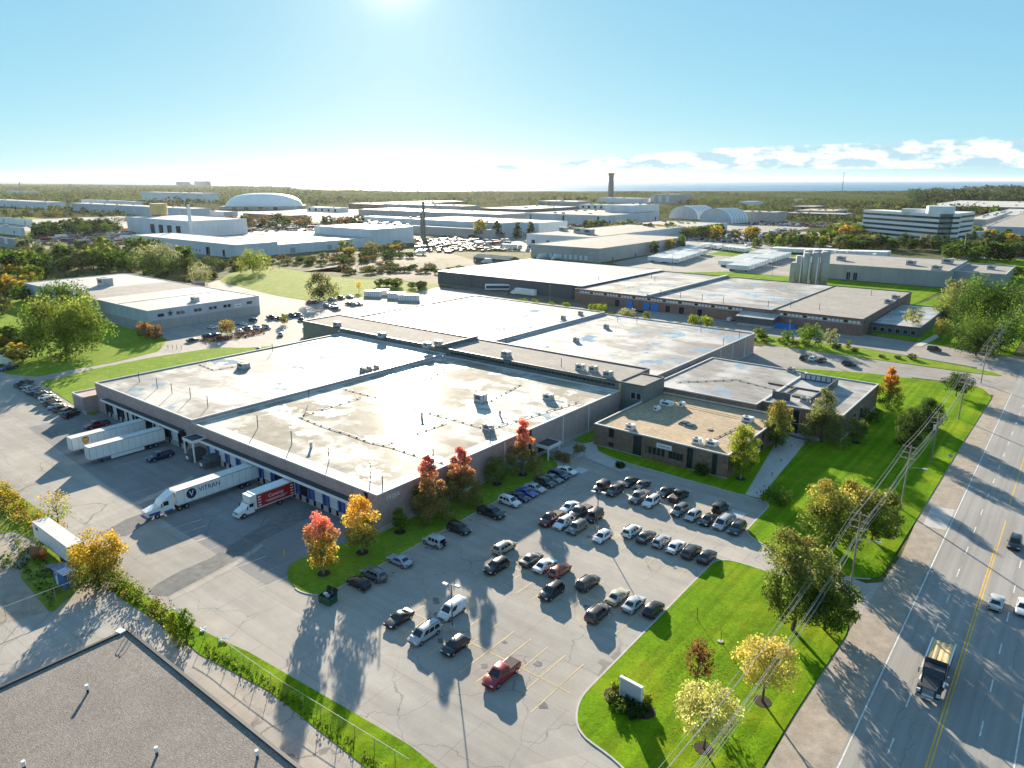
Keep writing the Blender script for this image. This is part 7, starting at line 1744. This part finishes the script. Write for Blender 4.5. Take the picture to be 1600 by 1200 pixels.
# litter bins and path lights
for i, p in enumerate(((-45.11,144.15), (-46.34,153.22), (-47.49,163.94), (-47.74,172.61))):
    t = thing('path_light', ['low path light nearest the lot corner', 'second low path light from the lot', 'third low path light from the lot', 'low path light nearest the glass entrance'][i], 'path light', (*p, .14), 0, 'low lights along the office path')
    MB().tube((0, 0, 0), (0, 0, .85), .09, .09, 8).build('post', 'siding_dark', t); MB().tube((0, 0, .85), (0, 0, .95), .16, .16, 8).build('cap', 'white_paint', t)
# green skip by the maples
t = thing('skip', 'small dark green skip with rubbish and open lids at the corner of the lot', 'skip', (*(-79.64,56.48), .03), R(8))
MB().box(-1.1, 1.1, -.85, .85, .12, 1.25, 0, 't').build('bin', 'dumpster_green', t)
MB().box(-1.0, 1.0, -.75, .75, 1.0, 1.05).build('rubbish', 'dark_opening', t)
for s in (-1, 1):
    a = MB(); a.quad((s*.55-.5, .85, 1.27), (s*.55+.5, .85, 1.27), (s*.55+.5, 1.1, 1.95), (s*.55-.5, 1.1, 1.95)); a.quad((s*.55-.5, .88, 1.27), (s*.55+.5, .88, 1.27), (s*.55+.5, 1.13, 1.95), (s*.55-.5, 1.13, 1.95)); a.build('lid', 'black_rubber', t)
    MB().box(s*1.1-.06, s*1.1+.1, -.5, .5, .75, .9).build('fork_pocket', 'dumpster_green', t)
for x, y, z, m in ((-.5, .1, 1.1, 'white_paint'), (.2, -.2, 1.1, 'panel_grey'), (.6, .3, 1.15, 'black_rubber')): MB().box(x-.28, x+.28, y-.22, y+.22, z-.06, z+.25).build('rubbish_bag', m, t)
for p, l in (((-148.68,74.57), 'dark waste compactor under the dock canopy, beside the white portico'), ((-142.36,74.32), 'larger dark waste compactor beside the lettered lorry')):
    t = thing('waste_compactor', l, 'compactor', (*p, .03), 0, 'waste compactors at the dock')
    MB().box(-1.4, 1.4, -1.6, 1.8, .15, 2.3).build('hopper', 'siding_dark', t); MB().box(-1.2, 1.2, -2.6, -1.6, .15, 1.5).build('ram_box', 'siding_dark', t)
    a = MB(); a.box(-.9, .1, -2.64, -2.6, .5, 1.2); a.build('notice', 'white_paint', t)
    for x in (-1.42, 1.38): MB().box(x, x+.04, -1.5, 1.7, 1.0, 1.12).build('side_rib', 'coping_dark', t)
# yellow bollard at the apron corner, yellow posts by the pale warehouse
def bollard(p, l, g=None, m='yellow_paint', h=1.1):
    t = thing('bollard', l, 'bollard', (*p, .05), 0, g); MB().tube((0, 0, 0), (0, 0, h), .11, .11, 8).build('post', m, t); MB().tube((0, 0, h), (0, 0, h+.05), .12, .06, 8).build('cap', m, t)
bollard((-96.12,60.40), 'single yellow bollard at the corner of the dock apron')
for i in range(7): bollard((-267.36,121.28) if i == 0 else ((-267.36,121.28)[0]+i*1.5+(2.5 if i > 2 else 0), (-267.36,121.28)[1]+i*.9), 'pale yellow post in the row beside the crab trees at the pale warehouse', 'pale posts beside the crab trees', 'cream_stack', 1.5)
# entrance steps with handrails
t = thing('entrance_steps', 'flight of concrete steps with railings leading to the white canopy', 'steps', (*(-83.00,128.41), .05), R(-40))
for i in range(5): MB().box(-1.2, 1.2, i*.34-.9, 1.2, i*.13, (i+1)*.13).build('step', 'concrete', t)
for s in (-1, 1): MB().path([(s*1.15, -1.0, .05), (s*1.15, -1.0, .95), (s*1.15, .7, 1.6), (s*1.15, .7, .7)], .035, 6).build('handrail', 'siding_dark', t)
# chain link fences
def fence(name, label, pts, h, rail='coping_white', post=3.0, mesh=.42):
    t = thing(name, label, 'fence', (*pts[0], .05)); o = Vector(pts[0])
    P_ = [Vector(p)-o for p in pts]; cur = []
    for a, b in zip(P_, P_[1:]):
        n = max(1, int((b-a).length/.5)); cur += [a.lerp(b, i/n) for i in range(n)]
    cur.append(P_[-1])
    MB().path([(p.x, p.y, h) for p in cur[::3]+[cur[-1]]], .03, 5).build('top_rail', rail, t)
    d = 0; last = cur[0]; k = 0
    pm = MB().tube((0, 0, 0), (0, 0, h+.08), .04, .04, 6).mesh('post', ['steel'])
    for p in cur:
        d += (p-last).length; last = p
        if d >= k*post: link('post', pm, t, (p.x, p.y, 0)); k += 1
    mb = MB(); L = 0; r_ = .006
    n = len(cur)
    hs_ = int(h/.5)
    for i in range(n-1):
        a, b = cur[i], cur[i+1]
        for z in range(int(h/.42)):
            z0, z1 = z*.42, min(h, (z+1)*.42)
            for (p, q) in ((a, b), (b, a)):
                mb.quad((p.x, p.y, z0), (p.x, p.y, z0+.014), (q.x, q.y, z1+.014), (q.x, q.y, z1))
    stuff(mb.build('wire_mesh', 'steel', t))
fence('chain_link_fence', 'long chain link fence with pale top rail running down the lower grass strip', [(-85.58,40.50), (-82.08,40.80), (-75.87,40.71), (-68.41,40.81), (-59.17,41.29), (-47.19,41.91)], 1.5, 'panel_grey')
fence('chain_link_fence', 'chain link fence between the weedy yard and the neighbouring concrete', [(-111.57,22.19), (-111.75,25.33), (-111.58,30.60), (-111.40,36.28)], 2.0)
def sack(p, r, l):
    t = thing('plastic_sheet', l, 'plastic sheet', (*p, .04), random.uniform(0, 3), 'crumpled plastic along the lot edge'); q = random.Random(int(p[0]*10)); mb = MB(); n = 6
    for j in range(n+1):
        for i in range(n+1): mb.v.append(((i/n-.5)*2*r, (j/n-.5)*1.1*r, .05+q.random()*.35))
    for j in range(n):
        for i in range(n): a = j*(n+1)+i; mb.f.append((a, a+1, a+n+2, a+n+1)); mb.mi.append(0)
    mb.build('sheet', 'white_paint', t)
for p, l in (((-95.11,41.22), 'crumpled white plastic at the upper end of the lot edge'), ((-87.50,41.38), 'crumpled white plastic beside the fence bushes'), ((-83.03,41.81), 'crumpled white plastic farther down the lot edge')): sack(p, .6, l)
# blue hut, rubble and barrel by the storage trailer
c = (-115.03,34.78)
t = thing('blue_container', 'blue corrugated storage hut with striped roof beside the yellow tree', 'storage hut', (*c, .05), R(4))
MB().box(-1.9, 1.7, -1.2, 1.2, 0, 2.5).build('wall', 'container_blue', t)
MB().box(-2.0, 1.8, -1.3, 1.3, 2.5, 2.58).build('roof', 'panel_white', t)
for i in range(9): MB().box(-1.95+i*.42, -1.8+i*.42, -1.32, 1.32, 2.58, 2.66).build('roof_rib', 'container_blue', t)
MB().box(-1.2, -.5, -1.24, -1.2, .1, 2.2).build('door', 'panel_white', t); MB().tube((-.85, -1.25, 1.9), (-.85, -1.28, 1.9), .22, .22, 10).build('warning_sign', 'red_vinyl', t)
for i in range(8): MB().box(1.7, 1.74, -1.1+i*.3, -1.0+i*.3, .05, 2.45).build('wall_rib', 'container_blue', t)
t = thing('concrete_mixer', 'orange and rust round machine lying in the grass by the storage trailer', 'machine', (*(-127.22,35.07), .05), R(30))
MB().tube((-.9, 0, .9), (.7, 0, 1.2), .95, .7, 12).build('drum', 'rust', t); MB().tube((-1.1, 0, .85), (-.9, 0, .9), .6, .95, 12).build('drum_mouth', 'orange_paint', t); MB().tube((.7, 0, 1.2), (1.2, 0, 1.3), .7, .35, 12).build('drum_end', 'orange_paint', t)
MB().box(-.7, .9, -.5, .5, 0, .35).build('frame', 'orange_paint', t)
t = thing('pallet_stack', 'stack of grey timber pallets in the grass', 'pallets', (*(-122.23,34.89), .05), R(20))
for i in range(3): MB().box(-.8, .8, -.6, .6, i*.16, i*.16+.12).build('pallet', 'grey_bark', t)
t = thing('barrel', 'white and orange barrel between the pallets and the blue hut', 'barrel', (*(-120.52,35.75), .05))
MB().tube((0, 0, 0), (0, 0, .6), .5, .55, 12).build('lower_band', 'panel_white', t); MB().tube((0, 0, .6), (0, 0, 1.1), .55, .5, 12).build('upper_band', 'orange_paint', t)
# roof ladder on the neighbour's parapet
t = thing('roof_ladder', 'dark steel ladder hoops over the parapet corner of the gravel roof', 'ladder', (*(-85.92,31.70), 5.9), R(10))
for s in (-.3, .3): MB().path([(s, .9, -5.5), (s, .9, 1.1), (s, .5, 1.35), (s, -.1, 1.1), (s, -.1, 0)], .04, 6).build('rail', 'siding_dark', t)
for i in range(18): MB().box(-.3, .3, .87, .93, -5.2+i*.32, -5.17+i*.32).build('rung', 'siding_dark', t)
MB().box(-1.5, -.4, -1.2, -.4, 0, .18).build('hatch_pad', 'panel_white', t)
for p, l in (((-78.19,23.48), 'white topped vent pipe on the gravel roof, upper left'), ((-63.34,23.82), 'white topped vent pipe on the gravel roof, middle'), ((-55.31,29.71), 'white topped vent pipe near the right parapet of the gravel roof'), ((-71.47,15.10), 'white topped vent pipe at the lower left of the gravel roof')):
    t = thing('vent_pipe', l, 'vent pipe', (*p, 5.8), 0, 'vent pipes on the gravel roof'); MB().tube((0, 0, 0), (0, 0, .9), .14, .14, 10).build('pipe', 'coping_dark', t); MB().tube((0, 0, .5), (0, 0, 1.02), .19, .19, 10).build('cap', 'white_paint', t)
# ---------------------------------------------------------------- roof plant
def hvac(p, z, w, d, h, l, g='boxy air units on the roofs', rz=0, m='hvac_metal'):
    t = thing('air_unit', l, 'roof unit', (*p, z), R(rz), g)
    MB().box(-w/2-.1, w/2+.1, -d/2-.1, d/2+.1, 0, .28).build('curb', 'panel_grey', t)
    MB().box(-w/2, w/2, -d/2, d/2, .28, h).build('casing', m, t)
    MB().tube((-w*.18, 0, h), (-w*.18, 0, h+.12), min(w, d)*.3, min(w, d)*.3, 12).build('fan_ring', 'siding_dark', t)
    MB().box(-w*.3, w*.3, -d/2-.03, -d/2, h*.4, h*.8).build('louvre', 'siding_dark', t); MB().box(w/2, w/2+.35, -d*.25, d*.25, h*.4, h*.95).build('hood', m, t)
main_hv = 'boxy air units on the main warehouse roof'
for p, z, w, d, h, l in (((-112.47,128.68), 7.05, 2.6, 2.2, 2.2, 'large boxy air unit near the far edge of the brown puddled roof'), ((-97.48,113.97), 7.05, 2.0, 1.6, 1.5, 'smaller air unit above the red maples on the brown puddled roof'), ((-100.62,140.89), 7.05, 2.2, 1.8, 1.5, 'air unit at the right side of the brown puddled roof'),
   ((-186.02,109.53), 7.7, 3.2, 2.2, 1.6, 'air unit on the left bright roof near its back edge'), ((-156.41,128.52), 7.7, 1.2, 1.2, 1.2, 'left one of three small boxes on the bright roof by the step'), ((-156.09,130.59), 7.7, 1.2, 1.2, 1.2, 'middle one of three small boxes on the bright roof by the step'), ((-155.63,132.81), 7.7, 1.2, 1.2, 1.2, 'right one of three small boxes on the bright roof by the step')):
    hvac(p, z, w, d, h, l, main_hv)
sp = 'box vents on the narrow grey block'
for p, w, l in (((-208.68,161.00), 2.4, 'box vent at the far left end of the narrow grey block'), ((-181.97,158.49), 2.6, 'box vent second from the left on the narrow grey block'), ((-159.17,157.07), 2.2, 'left one of two adjacent box vents on the narrow grey block'), ((-158.40,161.17), 2.2, 'right one of two adjacent box vents on the narrow grey block'),
   ((-132.28,163.22), 2.6, 'box vent just right of the low cross wall on the narrow grey block'), ((-106.21,163.77), 2.3, 'first of three close air units at the right of the narrow grey block'), ((-102.31,164.22), 2.0, 'second of three close air units at the right of the narrow grey block'), ((-96.34,162.13), 2.2, 'third of three close air units at the right of the narrow grey block')):
    hvac(p, 9.05, w, 1.8, 1.7, l, sp)
rr = 'small vents on the rear warehouse roof'
for p, z, l in (((-136.21,179.78), 7.0, 'small box vent on the rear blue roof nearest the grey block'), ((-132.43,200.96), 7.0, 'small box vent in the middle of the rear blue roof'), ((-136.52,227.05), 7.0, 'small box vent near the back of the rear blue roof'), ((-156.92,228.75), 7.7, 'box vent beside the long step on the rear bright roof'), ((-156.99,241.00), 7.7, 'low box vent at the back of the rear bright roof')):
    hvac(p, z, 1.5, 1.4, 1.5, l, rr)
of = 'white units on the brown office roof'
for p, w, l in (((-76.36,139.33), 1.9, 'white boxy air unit near the left parapet of the office roof'), ((-78.27,160.82), 3.0, 'largest white air unit at the shaded back of the office roof'), ((-60.49,140.25), 1.7, 'white air unit left of two near the front of the office roof'), ((-57.34,140.76), 2.4, 'white air unit right of two near the front of the office roof'), ((-57.44,161.37), 2.4, 'white air unit at the right back corner of the office roof'), ((-78.18,155.51), 1.0, 'small white fan beside the largest office roof unit'), ((-74.75,162.25), 1.0, 'small white drum fan right of the largest office roof unit')):
    hvac(p, 4.85, w, 1.4, 1.35, l, of, 0, 'white_paint')
for p, z, l in (((-50.46,180.58), 6.45, 'air unit inside the louvred screen on the front wing'), ((-62.85,208.21), 6.45, 'small silver fan at the back edge of the front wing roof'), ((-46.28,175.90), 6.45, 'low white unit by the short screen on the front wing')): hvac(p, z, 1.8, 1.5, 1.3, l, 'units on the front wing roof')
for p, z, w, l in (((-68.49,356.10), 6.55, 3.0, 'box unit near the right edge of the brick plant roof'), ((-68.86,371.91), 6.55, 3.0, 'second box unit near the right edge of the brick plant roof'), ((-128.99,506.72), 8.9, 5, 'box unit at the left of the ribbed warehouse roof'), ((-87.99,506.59), 8.9, 5, 'box unit in the middle of the ribbed warehouse roof'), ((-70.83,486.73), 8.9, 5, 'box unit near the right corner of the ribbed warehouse roof'), ((-71.53,528.73), 8.9, 6, 'pale box unit at the far right of the ribbed warehouse roof'), ((-48.44,533.19), 6.6, 4, 'box unit on the lower grey annex'), ((-306.29,160.45), 8.2, 3.4, 'box unit near the front edge of the pale warehouse roof'), ((-389.30,158.04), 8.2, 7, 'large wedge unit in the middle of the pale warehouse roof'), ((-392.42,596.40), 10.1, 9, 'dark unit on the beige warehouse roof, left one'), ((-376.02,587.91), 10.1, 9, 'dark unit on the beige warehouse roof, right one'), ((-419.80,608.92), 10.1, 7, 'dark unit at the back of the beige warehouse roof')):
    hvac(p, z, w, w*.7, w*.5+.3, l, 'units on the roofs farther off')
for p, l in (((-68.53,150.75), 'left one of two dark domed skylights on the office roof'), ((-66.68,149.90), 'right one of two dark domed skylights on the office roof')):
    t = thing('skylight', l, 'skylight', (*p, 4.85), 0, 'skylights on the office roof'); MB().box(-1.1, 1.1, -1.1, 1.1, 0, .25).build('curb', 'panel_grey', t); mb = MB(); mb.loft([[(-1, -1, .25), (1, -1, .25), (1, 1, .25), (-1, 1, .25)], [(-.7, -.7, .5), (.7, -.7, .5), (.7, .7, .5), (-.7, .7, .5)]]); mb.build('dome', 'skylight', t)
t = thing('roof_hatch', 'flat round hatch ring on the office roof', 'hatch', (*(-61.85,150.33), 4.85)); MB().tube((0, 0, 0), (0, 0, .15), .7, .7, 14).build('ring', 'rust', t); MB().tube((0, 0, .15), (0, 0, .2), .5, .5, 14).build('cover', 'siding_dark', t)
def vent(p, z, h, r, l, g, m='siding_dark'):
    t = thing('vent_pipe', l, 'vent pipe', (*p, z), 0, g); MB().tube((0, 0, 0), (.03, .02, h), r, r, 7).build('pipe', m, t); MB().tube((.03, .02, h), (.03, .02, h+.1), r*1.6, r*1.6, 7).build('cap', m, t)
gv = 'thin vent pipes on the bright left roof'
for p in ((-194.32,83.70), (-184.46,83.69), (-176.92,83.74), (-169.50,84.66), (-159.25,83.45), (-195.83,151.52), (-145.60,102.32), (-197.01,126.39)): vent(p, 7.7, 2.6, .09, 'thin dark vent pipe standing on the bright left roof of the main warehouse', gv)
gv = 'thin vent pipes on the brown puddled roof'
for p in ((-124.04,82.09), (-110.18,80.85), (-97.74,80.67), (-91.22,77.83), (-138.51,83.45), (-93.77,93.08), (-92.47,108.71), (-145.05,149.23)): vent(p, 7.05, 2.8, .10, 'thin dark vent pipe standing on the brown puddled roof of the main warehouse', gv)
for p, l in (((-115.25,111.14), 'stubby pale vent in the middle of the brown puddled roof'), ((-119.04,83.20), 'stubby vent at the left of the brown puddled roof'), ((-102.04,123.48), 'stubby vent at the right of the brown puddled roof')): vent(p, 7.05, 1.2, .28, l, 'stubby vents on the brown puddled roof', 'hvac_metal')
gv = 'thin vent pipes on the rear roofs'
for p, z in (((-205.60,217.36), 7.7), ((-204.59,228.22), 7.7), ((-193.98,224.67), 7.7), ((-151.72,186.87), 7.0), ((-139.58,240.53), 7.0), ((-132.51,242.87), 7.0), ((-106.18,242.32), 7.0), ((-91.56,241.40), 7.0), ((-91.05,226.42), 7.0), ((-112.52,163.54), 9.0)): vent(p, z, 2.4, .09, 'thin vent pipe standing on one of the rear roofs', gv)
gv = 'thin vent pipes on the brick plant roof'
for p in ((-209.02,337.83), (-198.24,339.95), (-192.70,367.74), (-185.02,356.96), (-158.43,312.31), (-148.45,312.88), (-137.31,312.27), (-126.86,311.50), (-107.49,313.97), (-99.31,318.41), (-87.76,320.03), (-80.15,375.57)): vent(p, 6.3, 2.8, .12, 'thin vent pipe standing on the brick plant roof', gv)
BLOCK = MB().box(-.16, .16, -.16, .16, 0, .2).mesh('support_block', ['coping_dark'])
def conduit(pts, z, l, g='conduit runs on the main roof'):
    t = thing('roof_conduit', l, 'conduit', (*pts[0], z), 0, g); o = Vector(pts[0]); P_ = [Vector(p)-o for p in pts]
    MB().path([(p.x, p.y, .16) for p in P_], .06, 5).build('pipe', 'siding_dark', t)
    for a, b in zip(P_, P_[1:]):
        n = max(1, int((b-a).length/2.4))
        for i in range(n): p = a.lerp(b, (i+.5)/n); link('support_block', BLOCK, t, (p.x, p.y, 0))
conduit([(-148.72,115.04), (-134.61,115.20)], 7.05, 'short dark conduit run near the roof step on the brown roof')
conduit([(-138.44,112.86), (-137.86,93.72), (-127.33,92.91), (-120.31,93.12), (-112.52,92.73), (-107.17,93.61), (-100.86,93.54), (-91.14,93.92)], 7.05, 'longest dark conduit winding across the brown roof to the red maples')
conduit([(-108.51,94.46), (-108.02,111.66)], 7.05, 'straight dark conduit crossing the middle of the brown roof')
conduit([(-146.77,141.19), (-137.77,141.12), (-137.44,130.37)], 7.05, 'bent dark conduit at the back of the brown roof')
conduit([(-122.54,114.67), (-98.96,114.41)], 7.05, 'dark conduit leading to the smaller air unit on the brown roof')
conduit([(-97.81,113.71), (-93.42,143.86)], 7.05, 'dark conduit from the smaller air unit towards the right edge')
conduit([(-110.86,129.97), (-114.52,147.83)], 7.05, 'dark conduit leading away from the large air unit')
conduit([(-200.51,103.72), (-189.95,102.70), (-189.33,109.73)], 7.7, 'dark conduit beside the air unit on the bright left roof')
conduit([(-83.62,176.81), (-71.77,189.60), (-56.29,185.25)], 6.45, 'conduit run across the pale roof of the front wing')
conduit([(-57.21,160.77), (-58.77,144.00)], 4.85, 'conduit crossing the right side of the office roof', 'conduit on the office roof')
t = thing('gas_pipe', 'yellow gas pipe along the back of the office roof', 'gas pipe', (*(-77.80,163.77), 4.9)); o = Vector((-77.80,163.77)); q = Vector((-58.28,162.33))-o
MB().path([(0, 0, 3.0), (0, 0, .2), (q.x, q.y, .2)], .07, 6).build('pipe', 'yellow_paint', t)
# blue skip and clutter at the brick plant
t = thing('skip', 'bright blue open skip beside the lean-to of the brick plant', 'skip', (*(-96.15,303.58), .05), R(8)); MB().box(-4, 4, -1.4, 1.4, .1, 1.9, 0, 't').build('bin', 'bright_blue', t); MB().box(-3.9, 3.9, -1.3, 1.3, 1.2, 1.4).build('rubbish', 'siding_dark', t)
t = thing('scrap_heap', 'heap of grey scrap metal by the blue doors of the brick plant', 'scrap heap', (*(-166.28,293.85), .05))
for i in range(14):
    a = MB(); x, y = random.uniform(-5, 5), random.uniform(-2, 2); a.tube((x, y, .1), (x+random.uniform(-2, 2), y+random.uniform(-1.5, 1.5), random.uniform(.6, 1.8)), .12, .2, 5); a.build('scrap_piece', random.choice(['steel', 'rust', 'panel_grey']), t)
t = thing('orange_shed', 'low orange brick shed behind the pale panel warehouse', 'shed', (*(-408.74,213.30), .05), R(-20)); MB().box(0, 14, 0, 5, 0, 3.2).build('wall', 'brick_red', t); MB().box(-.3, 14.3, -.3, 5.3, 3.2, 3.5).build('roof', 'roof_grey', t)
# ---------------------------------------------------------------- thin morning haze
def haze():
    m = bpy.data.materials.new('haze'); m.use_nodes = True; nt = m.node_tree; nt.nodes.clear()
    o = nt.nodes.new('ShaderNodeOutputMaterial'); v = nt.nodes.new('ShaderNodeVolumePrincipled')
    v.inputs['Color'].default_value = (.86, .93, 1, 1); v.inputs['Density'].default_value = 1.1e-5; v.inputs['Anisotropy'].default_value = .55
    nt.links.new(v.outputs[0], o.inputs['Volume'])
    me = MB().box(-21000, 10000, -1200, 30000, -5.2, 92).mesh('haze', []); me.materials.append(m)
    link('haze', me)['kind'] = 'stuff'
haze()

# where a few look-alikes share a label, say which one by its place
def name_places():
    sets = {}
    for o in col.objects:
        if o.parent is None and 'label' in o and 'category' in o and o.get('kind') != 'stuff': sets.setdefault(o['label'], []).append(o)
    words = ['first', 'second', 'third', 'fourth', 'fifth', 'sixth', 'seventh', 'eighth']
    for l, os_ in sets.items():
        n = len(os_)
        if n < 2 or n > 8 or 'wire strung' in l: continue
        os_.sort(key=lambda o: math.atan2(o.location.x, o.location.y))
        for i, o in enumerate(os_):
            w = 'leftmost of %s' % ('two' if n == 2 else 'its kind') if i == 0 else ('rightmost of %s' % ('two' if n == 2 else 'its kind') if i == n-1 else words[i]+' from left')
            if len(l.split())+len(w.split()) <= 16: o['label'] = l+', '+w
name_places()
